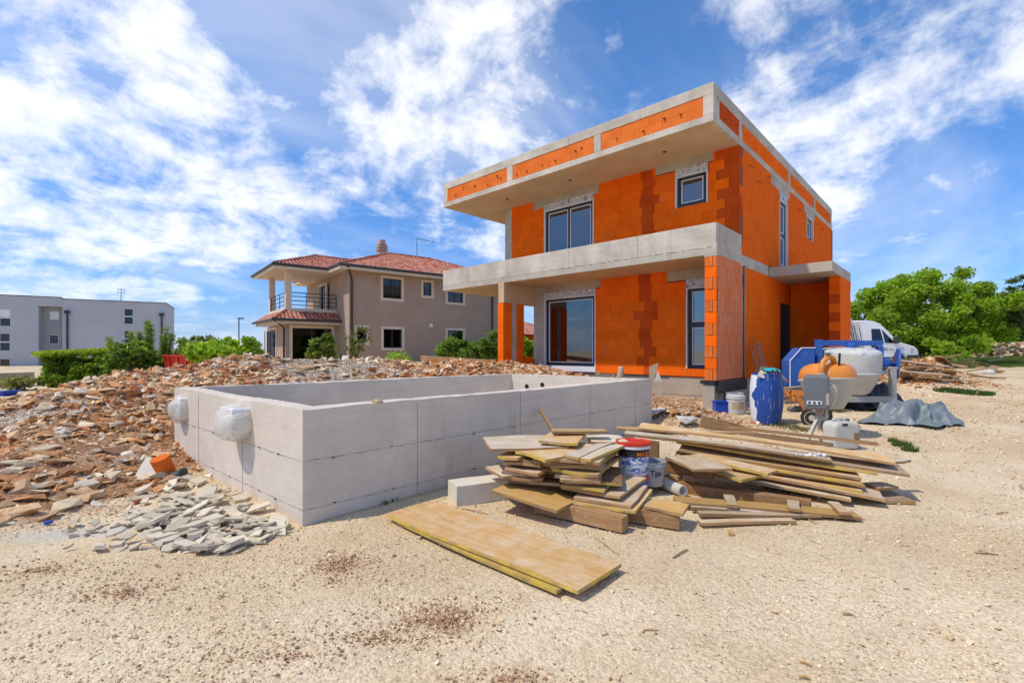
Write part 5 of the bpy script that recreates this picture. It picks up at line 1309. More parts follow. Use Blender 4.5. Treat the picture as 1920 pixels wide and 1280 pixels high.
p = G(88, 985); mb = MB(); sv, sf = hull(78, 14, (1, .6, .5)); mb.add([tuple(v*.09) for v in sv], [tuple(f) for f in sf]); tag(mb.build('crushed_bottle', 'plastic_blue', None, M=Matrix.Translation(p+Vector((0, 0, .02)))), 'crushed blue plastic scrap on the white gravel at left', 'scrap')
# ------------------------------------------------------------------ lettering helper
def text_mesh(txt, size, bold=True):
    cu = bpy.data.curves.new('lettering', 'FONT'); cu.body = txt; cu.size = size; cu.extrude = .002; cu.offset = size*.02 if bold else 0
    o = bpy.data.objects.new('lettering', cu); C.objects.link(o); bpy.context.view_layer.update()
    me = bpy.data.meshes.new_from_object(o.evaluated_get(bpy.context.evaluated_depsgraph_get()))
    bpy.data.objects.remove(o); bpy.data.curves.remove(cu); return me
TX = Matrix(((1, 0, 0, 0), (0, 0, -1, 0), (0, 1, 0, 0), (0, 0, 0, 1)))    # text plane -> upright, readable from -y

# ------------------------------------------------------------------ white van
p = G(1690, 688); vp = atd(1668, 688, 24.8); vz = hz1(vp.x, vp.y)
van = empty('delivery_van', (vp.x, vp.y, vz-.08), 'white delivery van with black bumper parked under the trees', 'van', CAMZ+.10)
prof = [(-4.6, .35), (-4.6, 2.15), (-4.45, 2.32), (-2.0, 2.34), (-1.65, 2.30), (-1.35, 2.18), (-.48, 1.36), (-.30, 1.26), (.42, 1.06), (.60, .92), (.66, .72), (.66, .38), (.3, .32), (-.05, .32), (-.1, .5), (-.25, .68), (-.45, .74), (-.65, .68), (-.8, .5), (-.85, .32), (-3.1, .32), (-3.15, .5), (-3.5, .72), (-3.85, .5), (-3.9, .32)]
mb = MB(); n_ = len(prof)
for y, ins in ((-.98, 0), (.98, 0)): pass
def vy(z): return .98-.10*max(0, (z-1.1)/1.2)**1.3
vs = [(x, -vy(z), z) for x, z in prof]+[(x, vy(z), z) for x, z in prof]
mb.add(vs, [tuple(range(n_)), tuple(range(n_, 2*n_))[::-1]]+[((j+1) % n_, j, n_+j, n_+(j+1) % n_) for j in range(n_)])
mb.build('body', 'van_white', van, local=True, bevel=.05)
def vside(poly, name, mt, off_=.012, parent=van, th_=.012):
    m_ = MB(); k_ = len(poly); a = [(x, -vy(z)-off_, z) for x, z in poly]; b = [(x, -vy(z)-off_+th_, z) for x, z in poly]
    m_.add(a+b, [tuple(range(k_)), tuple(range(k_, 2*k_))[::-1]]+[((j+1) % k_, j, k_+j, k_+(j+1) % k_) for j in range(k_)]); return m_.fixed().build(name, mt, parent, local=True)
dr = vside([(-1.95, .55), (-1.95, 1.95), (-1.45, 1.97), (-.62, 1.28), (-.62, .80), (-.75, .55)], 'door', 'van_white', .008)
vside([(-1.88, 1.22), (-1.88, 1.92), (-1.42, 1.92), (-1.26, 1.22)], 'window', 'glass_dark', .018, dr)
vside([(-1.18, 1.22), (-1.33, 1.90), (-.68, 1.24)], 'window', 'glass_dark', .018, dr)
vside([(-1.93, 1.0), (-1.70, 1.0), (-1.70, 1.12), (-1.93, 1.12)], 'handle', 'van_plastic', .026, dr)
mb = MB(); mb.add([(-1.30, -.80, 2.12), (-.52, -.88, 1.40), (-.52, .88, 1.40), (-1.30, .80, 2.12)], [(0, 1, 2, 3)])
mb.v = [(x+.012, y, z+.012) for x, y, z in mb.v]; mb.build('windscreen', 'glass_dark', van, local=True)
mr = MB(); mr.box(-.78, -.62, -1.22, -1.0, 1.20, 1.52); mr.build('mirror', 'van_plastic', van, local=True, bevel=.03)
mb = MB(); mb.box(-.02, .74, -1.01, 1.01, .34, .64); mb.build('bumper', 'van_plastic', van, local=True, bevel=.05)
vside([(-4.5, .36), (-4.5, .52), (-3.95, .52), (-3.95, .36)], 'side_trim', 'van_plastic', .02)
vside([(-3.05, .36), (-3.05, .52), (-.9, .52), (-.9, .36)], 'side_trim', 'van_plastic', .02)
for sgn in (-1, 1): MB().hexa([(.42, .60*sgn, .72), (.60, .60*sgn, .72), (.56, .96*sgn, .72), (.18, .99*sgn, .74), (.36, .60*sgn, 1.05), (.58, .60*sgn, .92), (.54, .97*sgn, .90), (.20, .995*sgn, .98)]).build('headlight', 'lamp_glass', van, local=True)
for x in (-.45, -3.5):
    for sgn in (-1, 1):
        Mw = Matrix.Translation((x, .88*sgn, .34)) @ Matrix.Rotation(math.pi/2, 4, 'X')
        w_ = MB().lathe([(.2, -.1), (.30, -.11), (.34, -.08), (.34, .08), (.30, .11), (.2, .1)], 24, Mw).build('wheel', 'tyre', van, local=True, smooth=True)
        MB().lathe([(.01, -.06), (.2, -.09), (.2, .09), (.01, .06)], 20, Mw).build('rim', 'metal_alu', w_, local=True, smooth=True)
mb = MB(); mb.box(-.30, -.18, -1.0, -.985, .95, 1.0); mb.build('side_lamp', 'print_orange', van, local=True)
for txt, sz_, x, z, mt in (('NTRE', .26, -3.50, 1.98, 'print_blue'), ('V', .30, -2.85, 1.40, 'print_blue'), ('ARMAC', .17, -1.62, .86, 'label_dark'), ('d.o.o.', .12, -.98, .87, 'label_dark')):
    me = text_mesh(txt, sz_); me.materials.clear(); me.materials.append(MATS[mt]); link('lettering', me, van, Matrix.Translation((x, -vy(z)-.024, z)) @ TX, local=True)

# dry stone wall far right
ws = empty('dry_stone_wall', (*cam2site(31.8, 33.), 0), 'low dry stone wall at the far right edge under the trees', 'wall')
wsh = [hull(400+q, 10, (1, .8, .6)) for q in range(6)]; pr = [npmesh('stone', *wsh[q], 'stone_tan') for q in range(3)]+[npmesh('stone', *wsh[q+3], 'stone_pale') for q in range(3)]
rr = random.Random(9)
for k in range(260):
    px = rr.uniform(1826, 1950); lay = rr.randrange(6); p = atd(px, 660, 33.+rr.uniform(-.3, .5)); z0 = hz1(p.x, p.y)
    s_ = rr.uniform(.34, .62); link('stone', rr.choice(pr), ws, Matrix.LocRotScale(Vector((p.x, p.y, z0+.02+lay*.17)), Matrix.Rotation(rr.uniform(0, 6.3), 3, 'Z').to_quaternion(), Vector((s_, s_, s_*.9))))

# ------------------------------------------------------------------ debris heap near the van
n = 5500
X = 21.8+rng.normal(0, 1.1, n); Y = .9+rng.normal(0, .6, n); sz = .03*(.18/.03)**(rng.random(n)**1.6)
tag(link('building_debris', scatter('building_debris', rshapes, np.stack([X, Y, hz(X, Y)+sz*.2], 1), sz, palr[rng.integers(0, len(palr), n)]*rng.uniform(.8, 1.15, (n, 1)), 'stone_mix', 1.2)), 'heap of broken stone and rubble beside the white van', 'rubble', kind='stuff')
n = 1500
X = 9.4+rng.normal(0, .8, n); Y = 4.2+rng.normal(0, .7, n); k = free(X, Y); X, Y = X[k], Y[k]; n = len(X); sz = .02*(.12/.02)**(rng.random(n)**1.8)
tag(link('spoil', scatter('spoil', rshapes, np.stack([X, Y, hz(X, Y)+sz*.2], 1), sz, palr[rng.integers(0, len(palr), n)]*rng.uniform(.7, 1.1, (n, 1)), 'stone_mix', 1.2)), 'red soil and stone heap between the pool and the house', 'soil', kind='stuff')
for px, py, s_, mt, lab in [(1265, 778, .34, 'stone_rust', 'large orange boulder on the soil heap right of the pool'), (1308, 780, .2, 'stone_rust', 'smaller orange stone on the soil heap beside the propped board'), (1290, 776, .16, 'stone_tan', 'tan stone between the two orange stones')]:
    p = G(px, py); tag(link('boulder', stone_meshes[mt, 2], None, Matrix.LocRotScale(p+Vector((0, 0, s_*.2)), None, Vector((s_, s_, s_*1.3)))), lab, 'stone')

# ------------------------------------------------------------------ boards, planks and beams
def board_mesh(L, Wd, th_, mats, seed, warp=.012, rough=.004):
    rr = random.Random(seed); nx_ = max(4, int(L/.12)); ny_ = 3; V_, F_, M_ = [], [], []
    a1, a2, ph = rr.uniform(-1, 1)*warp, rr.uniform(-1, 1)*warp*.7, rr.uniform(0, 6)
    ej = [[rr.uniform(-1, 1)*rough for _ in range(2)] for _ in range(nx_+1)]; ex_ = [[rr.uniform(-1, 1)*rough for _ in range(2)] for _ in range(ny_+1)]
    for s_ in (0, 1):
        for i in range(nx_+1):
            for j in range(ny_+1):
                u, w = i/nx_-.5, j/ny_-.5; x, y = u*L, w*Wd
                if j == 0: y += ej[i][0]
                if j == ny_: y += ej[i][1]
                if i == 0: x += ex_[j][0]*2
                if i == nx_: x += ex_[j][1]*2
                z = a1*math.cos(u*math.pi)+a2*math.sin(u*5+ph)*w*2; V_.append((x, y, z-(0 if s_ else th_)))
    K = (nx_+1)*(ny_+1); ix = lambda s_, i, j: s_*K+i*(ny_+1)+j
    for i in range(nx_):
        for j in range(ny_): F_.append((ix(1, i, j), ix(1, i+1, j), ix(1, i+1, j+1), ix(1, i, j+1))); M_.append(0); F_.append((ix(0, i, j), ix(0, i, j+1), ix(0, i+1, j+1), ix(0, i+1, j))); M_.append(0)
        F_.append((ix(0, i, 0), ix(0, i+1, 0), ix(1, i+1, 0), ix(1, i, 0))); M_.append(1); F_.append((ix(0, i+1, ny_), ix(0, i, ny_), ix(1, i, ny_), ix(1, i+1, ny_))); M_.append(1)
    for j in range(ny_):
        F_.append((ix(0, 0, j+1), ix(0, 0, j), ix(1, 0, j), ix(1, 0, j+1))); M_.append(2); F_.append((ix(0, nx_, j), ix(0, nx_, j+1), ix(1, nx_, j+1), ix(1, nx_, j))); M_.append(2)
    mb = MB(); mb.v, mb.f, mb.m = V_, F_, M_; return mb.mesh('board', mats)
bseed = [100]
def board(name, label, a, b, c_=None, z=.1, w=None, th_=.027, mats=('ply_tan', 'edge_raw', 'edge_raw'), cat='board', group=None, warp=.012, rough=.004, zc=None):
    """a, b: pixel corners of the near top edge at heights z (one value or two); c_: pixel of the corner behind b, or w: width away from the viewer"""
    za, zb = (z, z) if not isinstance(z, (tuple, list)) else z
    A, B = onz(*a, za), onz(*b, zb); ex = (A-B); L = ex.length; ex.normalize()
    if c_ is not None: Cc = onz(*c_, zb if zc is None else zc); ey = (Cc-B); ey -= ex*ey.dot(ex); Wd = ey.length; ey.normalize()
    else:
        ey = Vector((-ex.y, ex.x, 0)).normalized(); Wd = w
        if ey.dot(Vector((CT, ST, 0))) < 0: ey = -ey
    ez = ex.cross(ey)
    if ez.z < 0: ex = -ex; ez = ex.cross(ey)
    cen = (A+B)/2+ey*Wd/2
    M = Matrix((( *ex, 0), (*ey, 0), (*ez, 0), (0, 0, 0, 1))).transposed(); M.translation = cen
    bseed[0] += 1
    o = link(name, board_mesh(L, Wd, th_, mats, bseed[0], warp, rough), None, M)
    return tag(o, label, cat, group)
Y_ = 'edge_yellow'; R_ = 'edge_raw'; O_ = 'wood_old'
GS = 'plywood offcuts in the low stack'
# large panel lying in front
board('loose_plywood', 'long worn plywood panel with yellow edge lying alone on the gravel in front', (724, 964), (1085, 1108), (1162, 1053), z=.055, mats=('ply_sheet', Y_, Y_), warp=.012, rough=.003)
board('batten', 'yellow batten under the near edge of the long plywood panel', (735, 973), (1042, 1108), w=.06, z=.025, th_=.02, mats=(Y_, Y_, Y_), cat='batten')
# beams under the low stack
board('timber_beam', 'square timber beam under the front of the low board stack', (1000, 935), (1168, 971), w=.115, z=.125, th_=.125, mats=('wood_beam', 'wood_beam', 'edge_raw'), cat='beam', warp=0)
board('timber_beam', 'square timber beam under the short yellow board right of the stack', (1120, 944), (1273, 966), w=.13, z=.125, th_=.125, mats=('wood_beam', 'wood_beam', 'edge_raw'), cat='beam', warp=0)
board('timber_beam', 'hidden timber beam under the back of the low board stack', (955, 905), (1195, 905), w=.12, z=.16, th_=.16, mats=('wood_beam', 'wood_beam', 'edge_raw'), cat='beam', warp=0)
board('plywood_offcut', 'short yellow board lying on the right beam end', (1206, 949), (1279, 962), (1296, 946), z=.155, mats=('ply_gold', R_, R_))
low = [((1074, 939), (1192, 957), (1222, 917), .16, 'ply_tan', Y_, 'bottom board of the right column, on the beam'),
       ((1074, 931), (1184, 947), (1209, 910), .195, 'ply_worn', R_, 'second board from the bottom of the right column'),
       ((1052, 911), (1161, 930), (1212, 895), .245, 'ply_worn', R_, 'wide worn board third from the bottom of the right column'),
       ((1052, 909), (1132, 919), (1160, 900), .28, 'ply_tan', Y_, 'small yellow-edged board low in the right column'),
       ((1060, 902), (1168, 907), (1198, 876), .32, 'wood_brown', Y_, 'dark board with yellow side edge jutting right'),
       ((1050, 898), (1127, 902), (1174, 870), .355, 'ply_worn', R_, 'worn board in the middle of the right column'),
       ((1040, 889), (1122, 895), (1176, 862), .385, 'ply_worn', R_, 'greyish board just below the yellow-fronted board'),
       ((1036, 879), (1120, 889), (1179, 855), .42, 'ply_tan', Y_, 'yellow-fronted board in the right column'),
       ((1034, 872), (1129, 878), (1181, 846), .452, 'ply_worn', R_, 'grey-brown board above the yellow-fronted board'),
       ((1042, 861), (1123, 870), (1179, 841), .485, 'wood_old', R_, 'dark board third from the top of the right column'),
       ((1040, 852), (1128, 861), (1181, 834), .52, 'ply_worn', R_, 'board directly under the two pale strips'),
       ((1084, 857), (1153, 829), (1130, 826), .56, 'ply_white', Y_, 'narrow whitish strip on top of the right column'),
       ((1108, 861), (1181, 831), (1165, 828), .55, 'ply_white', Y_, 'narrow pale strip at the right edge of the top'),
       ((950, 898), (1050, 907), (1062, 890), .27, 'wood_brown', O_, 'dark lowest board of the left column'),
       ((945, 892), (1016, 897), (1042, 884), .325, 'ply_worn', R_, 'grey board second from the bottom of the left column'),
       ((940, 884), (1012, 891), (1040, 879), .36, 'wood_old', O_, 'dark board in the middle of the left column'),
       ((948, 876), (1009, 886), (1032, 875), .395, 'ply_worn', R_, 'worn board above the dark middle board, left column'),
       ((944, 866), (1014, 872), (1040, 862), .445, 'wood_brown', R_, 'brown board below the yellow-fronted left piece'),
       ((950, 859), (1012, 866), (1036, 856), .475, 'wood_old', R_, 'old brown board third from the top of the left column'),
       ((909, 874), (943, 893), (985, 876), .335, 'ply_white', R_, 'pale board end jutting out at the far left'),
       ((932, 853), (970, 858), (1000, 846), .51, 'ply_tan', Y_, 'yellow-fronted piece under the big top board'),
       ((967, 846), (1023, 861), (1110, 834), .545, 'ply_tan', Y_, 'diagonal yellow-edged board across the top'),
       ((1068, 837), (920, 842), (960, 817), .575, 'ply_white', R_, 'large pale board on top left of the stack'),
       ((1110, 828), (1178, 828), (1184, 815), .575, 'ply_white', R_, 'whitish board at the back right of the top'),
       ((1010, 826), (1083, 830), (1122, 814), .625, 'ply_tan', Y_, 'small tan square board near the very top'),
       ((1035, 808), (1138, 808), (1140, 803), .675, 'ply_tan', R_, 'topmost narrow board of the stack')]
for a, b, c_, z, m_, e_, lab in low: board('plywood_offcut', 'low stack: '+lab, a, b, c_, z=z, mats=(m_, e_, R_ if e_ != Y_ else Y_), group=GS)
board('plywood_offcut', 'golden board sloping to the ground at the front left of the low stack', (921, 918), (1045, 957), (1072, 930), z=(.22, .15), mats=('ply_gold', R_, R_), group=GS)
# filler boards inside the stack so that it rests on itself
for k in range(9):
    board('plywood_offcut', 'inner board between the two columns of the low stack, '+['lowest', 'second', 'third', 'fourth', 'fifth', 'sixth', 'seventh', 'eighth', 'ninth'][k]+' layer', (1000, 905-6*k), (1125, 915-6*k), w=.42, z=.17+.044*k, mats=('ply_worn', R_, R_), group='inner boards of the low stack')
# leaning stick against the pool wall
p0, p1 = onz(1040, 812, .62), onY(1010, 769, 4.29)
mb = MB(); mb.bar(p0, p1+Vector((0, -.02, 0)), .06, .022, up=(0, -1, 0)); tag(mb.build('lath', 'wood_beam', None), 'reddish lath leaning from the stack against the pool wall', 'lath')
# white aerated block
board('concrete_block', 'white aerated concrete block left of the low board stack', (840, 899), (857, 912), (938, 890), z=.20, th_=.21, mats=('block_white',)*3, cat='block', warp=0, rough=.003)
# long plank pile
GL = 'formwork planks in the long pile'
long_ = [((1262, 873), (1598, 937), (.22, .075), .50, 'ply_worn', R_, 'bottom grey plank of the pile'),
         ((1260, 866), (1662, 935), (.255, .10), .52, 'ply_worn', R_, 'long grey plank with pale right end, second from the bottom'),
         ((1262, 859), (1620, 921), (.29, .14), .50, 'ply_tan', Y_, 'third plank from the bottom, stained edge'),
         ((1266, 852), (1624, 912), (.325, .175), .48, 'ply_tan', R_, 'fourth plank from the bottom'),
         ((1300, 853), (1617, 905), (.345, .21), .46, 'ply_gold', Y_, 'golden plank in the middle, right end cut square'),
         ((1273, 841), (1618, 896), (.40, .25), .45, 'ply_tan', R_, 'split-edged plank below the bright yellow one'),
         ((1270, 829), (1648, 888), (.455, .29), .40, 'ply_tan', Y_, 'plank with the bright yellow front edge'),
         ((1200, 816), (1706, 888), (.505, .305), .36, 'ply_worn', R_, 'longest plank reaching farthest right'),
         ((1170, 812), (1560, 862), (.545, .40), .20, 'ply_white', R_, 'pale grey plank on the upper left'),
         ((1196, 800), (1680, 866), (.595, .40), .34, 'ply_tan', R_, 'broad brown plank along the top'),
         ((1158, 803), (1420, 812), (.57, .55), .20, 'ply_tan', R_, 'plank end poking out at the upper left')]
for a, b, z, w, m_, e_, lab in long_: board('formwork_plank', 'long pile: '+lab, a, b, z=z, w=w, mats=(m_, e_, R_), group=GL, warp=.02, rough=.006)
board('formwork_plank', 'thin dark plank lying behind the long pile', (1365, 800), (1647, 832), z=(.42, .36), w=.14, mats=('wood_brown', R_, R_), group=GL, warp=.03)
board('formwork_plank', 'dark plank under the thin one behind the pile', (1390, 812), (1560, 834), z=(.36, .33), w=.2, mats=('wood_brown', O_, O_), group=GL)
board('formwork_plank', 'short worn board jutting from under the long pile near the bucket', (1247, 854), (1301, 880), (1361, 872), z=.36, mats=('ply_worn', R_, R_), group=GL)
board('formwork_plank', 'yellow-edged short board jutting out low at the pile middle', (1327, 881), (1389, 898), (1417, 888), z=.27, mats=('ply_tan', Y_, Y_), group=GL)
board('formwork_plank', 'long yellow-edged board wedged diagonally into the pile', (1295, 853), (1440, 888), (1458, 881), z=(.37, .32), mats=('ply_tan', Y_, R_), group=GL)
board('formwork_plank', 'flat brown board end lying on the gravel at the right tip of the pile', (1655, 937), (1717, 939), (1688, 912), z=.045, mats=('wood_old', R_, R_), group=GL)
board('formwork_plank', 'whitish board scrap on top of the right tip', (1650, 914), (1686, 912), (1680, 901), z=.14, mats=('ply_white', R_, R_), group=GL)
board('formwork_plank', 'white strip poking out beyond the right end of the top', (1650, 862), (1708, 862), z=.38, w=.08, mats=('ply_white', R_, R_), group=GL)
board('timber_beam', 'dark beam on the ground under the long pile', (1270, 905), (1520, 940), z=(.11, .10), w=.12, th_=.11, mats=('wood_brown',)*3, cat='beam', warp=0)
board('timber_beam', 'dark paint-marked beam under the left of the long pile', (1238, 862), (1335, 880), z=(.30, .27), w=.10, th_=.12, mats=('wood_brown',)*3, cat='beam', warp=0)
board('timber_block', 'short upright timber block under the left end of the long pile', (1254, 890), (1272, 893), z=.16, w=.13, th_=.16, mats=('wood_beam',)*3, cat='block', warp=0)
board('timber_block', 'hidden timber support under the middle of the long pile', (1440, 900), (1520, 905), z=.11, w=.3, th_=.11, mats=('wood_brown',)*3, cat='block', warp=0)
board('timber_block', 'brown plywood piece standing behind the red-lidded bucket', (1216, 826), (1235, 828), z=.52, w=.04, th_=.26, mats=('wood_brown',)*3, cat='block', warp=0)
for a, b, z, lab in [((1218, 895), (1252, 872), (.12, .22), 'grey weathered stick leaning behind the bucket'), ((1215, 912), (1262, 890), (.06, .12), 'old stick lying in the gap beside the white pipe'), ((1222, 908), (1268, 897), (.08, .08), 'second old stick lying in the gap beside the pipe')]:
    board('stick', lab, a, b, z=z, w=.07, th_=.04, mats=(O_, O_, O_), cat='stick')
# planks on the ground in front of the pile
board('ground_plank', 'long golden plank with three cross battens on the ground in front of the pile', (1266, 940), (1617, 970), z=(.075, .045), w=.20, mats=('ply_gold', R_, R_), warp=.01)
for a, b, c_, lab in [((1363, 945), (1384, 947), (1373, 927), 'left'), ((1478, 951), (1501, 954), (1487, 935), 'middle'), ((1573, 958), (1597, 960), (1581, 941), 'right')]:
    board('batten', f'{lab} grey cross batten on the golden ground plank', a, b, c_, z=.095, th_=.03, mats=('ply_worn', R_, R_), cat='batten', warp=0)
board('ground_plank', 'whitish-edged plank in front of the golden one', (1296, 950), (1486, 962), z=(.055, .04), w=.06, mats=('ply_white', R_, R_), warp=.006)
board('ground_plank', 'grey lath just above the lowest front plank', (1313, 962), (1540, 965), z=.045, w=.09, mats=('ply_worn', R_, R_), warp=.006)
board('ground_plank', 'lowest front plank with burnt right end', (1316, 980), (1492, 976), z=.03, w=.08, mats=('ply_worn', R_, O_), warp=.006)
# board propped on the soil heap
board('formwork_plank', 'single board propped on the soil heap in front of the blue drum', (1318, 780), (1412, 803), z=(.42, .22), w=.05, th_=.20, mats=('ply_tan', R_, R_), group=None)
p = onz(1281, 921, .07); tag(MB().lathe([(.060, -.5), (.060, .0), (.046, .0), (.046, -.45)], 20, Matrix.Translation((p.x, p.y, .075)) @ Matrix.Rotation(CAMZ+.35, 4, 'Z') @ Matrix.Rotation(math.pi/2, 4, 'X') @ Matrix.Translation((0, 0, 0)), caps=(True, False)).build('pipe', 'paper_cream', None, smooth=True), 'cream plastic pipe end sticking out under the long pile', 'pipe')
# foam / paper scraps on the pile and plastic sheet by the pool end
p = onz(1520, 852, .43)
rr = random.Random(3); mb = MB()
for k in range(7): q_ = p+Vector((ST, -CT, 0))*(k*.05-.15)+Vector((0, 0, .0)); sv, sf = hull(300+k, 10, (1.4, .7, .5)); mb.add([tuple(Vector(v)*.06+q_) for v in sv], [tuple(f) for f in sf])
tag(mb.build('foam_scrap', 'label_white', None), 'torn whitish foam strip on the long pile', 'foam')
a, b = G(1185, 797), G(1245, 772); mb = MB(); rr = random.Random(8); K = 16
for i in range(K+1):
    c_ = a.lerp(b, i/K)
    for j in range(6):
        q_ = c_+Vector((CT, ST, 0))*(j*.07-.18)+Vector((0, 0, .03+.05*abs(math.sin(i*1.3+j*.9))+rr.uniform(0, .03))); mb.v.append(tuple(q_))
mb.f = [(i*6+j, i*6+j+1, (i+1)*6+j+1, (i+1)*6+j) for i in range(K) for j in range(5)]; mb.m = [0]*len(mb.f)
tag(mb.build('plastic_sheet', 'sack_white', None, smooth=True), 'crumpled white plastic sheet at the right end of the pool', 'sheet')
p = G(1285, 797); mb = MB(); sv, sf = hull(91, 14, (1, .6, .25)); mb.add([tuple(v*.5) for v in sv], [tuple(f) for f in sf]); tag(mb.build('cement_sack', 'sack_white', None, M=Matrix.Translation(p+Vector((0, 0, .1))) @ Matrix.Rotation(-.6, 4, 'Z')), 'crumpled paper cement sack on the soil heap', 'sack')

# debris boards near the van
rr = random.Random(21); k_ = 0
labs = ['long grey board', 'rust-red timber piece', 'tan plank', 'short board end', 'dark weathered plank', 'pale board', 'slanting plank', 'thin lath', 'thick board', 'brown board', 'broken plank', 'splintered lath', 'flat panel piece', 'small board']
for px, py, ln, w, yaw, tl, m_ in [(1790, 690, 1.5, .3, .2, .2, 'ply_tan'), (1770, 683, 1.1, .25, .6, .3, 'wood_brown'), (1840, 690, .8, .3, -.2, .25, 'ply_white'), (1815, 700, 1.6, .2, .1, -.15, 'ply_worn'), (1830, 708, 1.3, .12, -.4, .2, 'wood_old'), (1735, 688, 1.7, .3, 0., .12, 'ply_white'),
                                   (1780, 706, .9, .3, .9, .3, 'ply_worn'), (1850, 712, 1.5, .10, .1, .05, 'wood_old'), (1805, 682, .9, .2, -.5, .1, 'wood_brown'), (1720, 700, 1., .25, .5, .2, 'ply_worn'), (1868, 700, .7, .2, .2, .1, 'ply_tan'), (1790, 716, .35, .2, 1.2, .6, 'ply_white'), (1745, 715, .8, .3, -.3, .1, 'wood_brown'), (1700, 712, .7, .3, .2, .3, 'ply_worn')]:
    p = G(px, py); M = Matrix.Translation(p+Vector((0, 0, .12))) @ Matrix.Rotation(CAMZ+yaw, 4, 'Z') @ Matrix.Rotation(tl, 4, 'Y') @ Matrix.Rotation(rr.uniform(-.3, .3), 4, 'X')
    bseed[0] += 1; tag(link('debris_board', board_mesh(ln, w, .04, (m_, R_, R_), bseed[0]), None, M), f'{labs[k_]} sticking out of the debris heap beside the van', 'board', 'boards in the debris heap'); k_ += 1
for k in range(12):
    px, py = rr.uniform(1700, 1870), rr.uniform(678, 716); p = G(px, py); m_ = rr.choice(['wood_old', 'ply_worn', 'ply_tan', 'ply_white', 'ply_white']); M = Matrix.Translation(p+Vector((0, 0, rr.uniform(.08, .3)))) @ Matrix.Rotation(CAMZ+rr.uniform(-.6, .6), 4, 'Z') @ Matrix.Rotation(rr.uniform(-.25, .25), 4, 'Y') @ Matrix.Rotation(rr.uniform(-.4, .4), 4, 'X')
    bseed[0] += 1; tag(link('debris_board', board_mesh(rr.uniform(.5, 1.6), rr.uniform(.1, .3), .04, (m_, R_, R_), bseed[0]), None, M), 'loose board among the others on the debris heap, '+('left' if px < 1750 else 'middle' if px < 1810 else 'right')+' part, '+{'wood_old': 'grey-brown', 'ply_worn': 'worn tan', 'ply_tan': 'yellowish', 'wood_brown': 'dark brown', 'ply_white': 'pale'}[m_], 'board', 'boards in the debris heap')
for px, py, s_, lab in ((1855, 702, .26, 'white sack at the right end of the debris heap'), (1768, 716, .14, 'small white bag at the foot of the debris heap')):
    p = G(px, py); bm = bmesh.new(); bmesh.ops.create_icosphere(bm, subdivisions=3, radius=1.)
    for v in bm.verts: v.co *= 1+.09*math.sin(v.co.x*7+v.co.y*9)+.06*math.sin(v.co.z*13+v.co.x*5); v.co.z *= .75; v.co *= s_*.7
    me = bpy.data.meshes.new('sack'); bm.to_mesh(me); bm.free(); me.materials.append(MATS['sack_white']); me.polygons.foreach_set('use_smooth', [True]*len(me.polygons))
    tag(link('sack', me, None, Matrix.Translation(p+Vector((0, 0, s_*.3)))), lab, 'sack')

# ------------------------------------------------------------------ buckets in the board stack
def bucket(name, label, base, h, r0, r1, mats, lid=None, rim=None, rz=CAMZ):
    t = empty(name, base, label, 'bucket', rz)
    MB().lathe([(r0*.98, 0), (r0, .01), (r1, h), (r1-.008, h), (r0-.01, .02)], 32, caps=(True, True)).build('body', mats, t, local=True, auto=40)
    if rim: MB().lathe([(r1, h-.05), (r1+.012, h-.05), (r1+.012, h-.035), (r1+.004, h-.03), (r1+.01, h), (r1-.004, h)], 32, caps=(False, False)).build('rim', rim, t, local=True, auto=40)
    if lid: MB().lathe([(r1+.014, h-.02), (r1+.016, h+.012), (r1-.002, h+.014), (r1-.012, h+.004), (.001, h+.006)], 32, caps=(True, False)).build('lid', lid, t, local=True, auto=40)
    return t
d_ = 5.2; s_ = F/d_
bx_, by_ = cam2site((1187-CX)/F*d_, d_); zt = EYE-(828-HY)/F*d_; hB = (887-828)/s_
ub = bucket('stacked_bucket', 'lower bucket with red rim under the printed red-lidded bucket', (bx_, by_, zt-hB-.20), .20, .145, .155, 'print_blue', None, 'plastic_red')
pbk = bucket('printed_bucket', 'white printed paint bucket with red lid standing on another bucket', (bx_, by_, zt-hB), hB, .150, .172, 'label_white', 'plastic_red', 'label_white')
def band(parent, z0, z1, r0, r1, h, mt, name, a0=0., a1=2*math.pi, n_=32):
    mb = MB(); 
    for k in range(n_+1):
        a = a0+(a1-a0)*k/n_
        for z in (z0, z1): r = r0+(r1-r0)*z/h+.0015; mb.v.append((r*math.cos(a), r*math.sin(a), z))
    mb.f = [(2*k, 2*k+2, 2*k+3, 2*k+1) for k in range(n_)]; mb.m = [0]*n_; return mb.build(name, mt, parent, local=True, smooth=True)
band(pbk, hB*.60, hB*.86, .150, .172, hB, 'label_dark', 'label_band')
m, T = newmat('label_print')
v = T.n('ShaderNodeTexCoord').outputs['Object']
nz = T.noise(T.vm('MULTIPLY', T.vm('ADD', v, (.4, .1, .0)), (14., 14., 34.)), 1., 4, .55, 1.5)
finish(T, T.mix(T.ramp(nz, .44, .52), (.05, .13, .42), (.74, .75, .78)), .4)
band(pbk, hB*.10, hB*.60, .150, .172, hB, 'label_print', 'label_picture')
me = text_mesh('MAXI', .062); me.materials.clear(); me.materials.append(MATS['print_orange'])
rr0 = .150+.022*.72+.004
for v in me.vertices:
    x, y, z = v.co; a = -math.pi/2+.10+(x-.02)/rr0; v.co = Vector(((rr0+z)*math.cos(a), (rr0+z)*math.sin(a), hB*.64+y))
link('lettering', me, pbk, local=True)
d2 = 5.25; bx2, by2 = cam2site((1221-CX)/F*d2, d2); zt2 = EYE-(862-HY)/F*d2
gbk = bucket('grey_bucket', 'dirty grey bucket with smeared dark lettering beside the printed bucket', (bx2, by2, zt2-.26), .26, .125, .15, 'bucket_grey', None, 'bucket_grey')
me = text_mesh('Tps', .085); me.materials.clear(); me.materials.append(MATS['label_dark'])
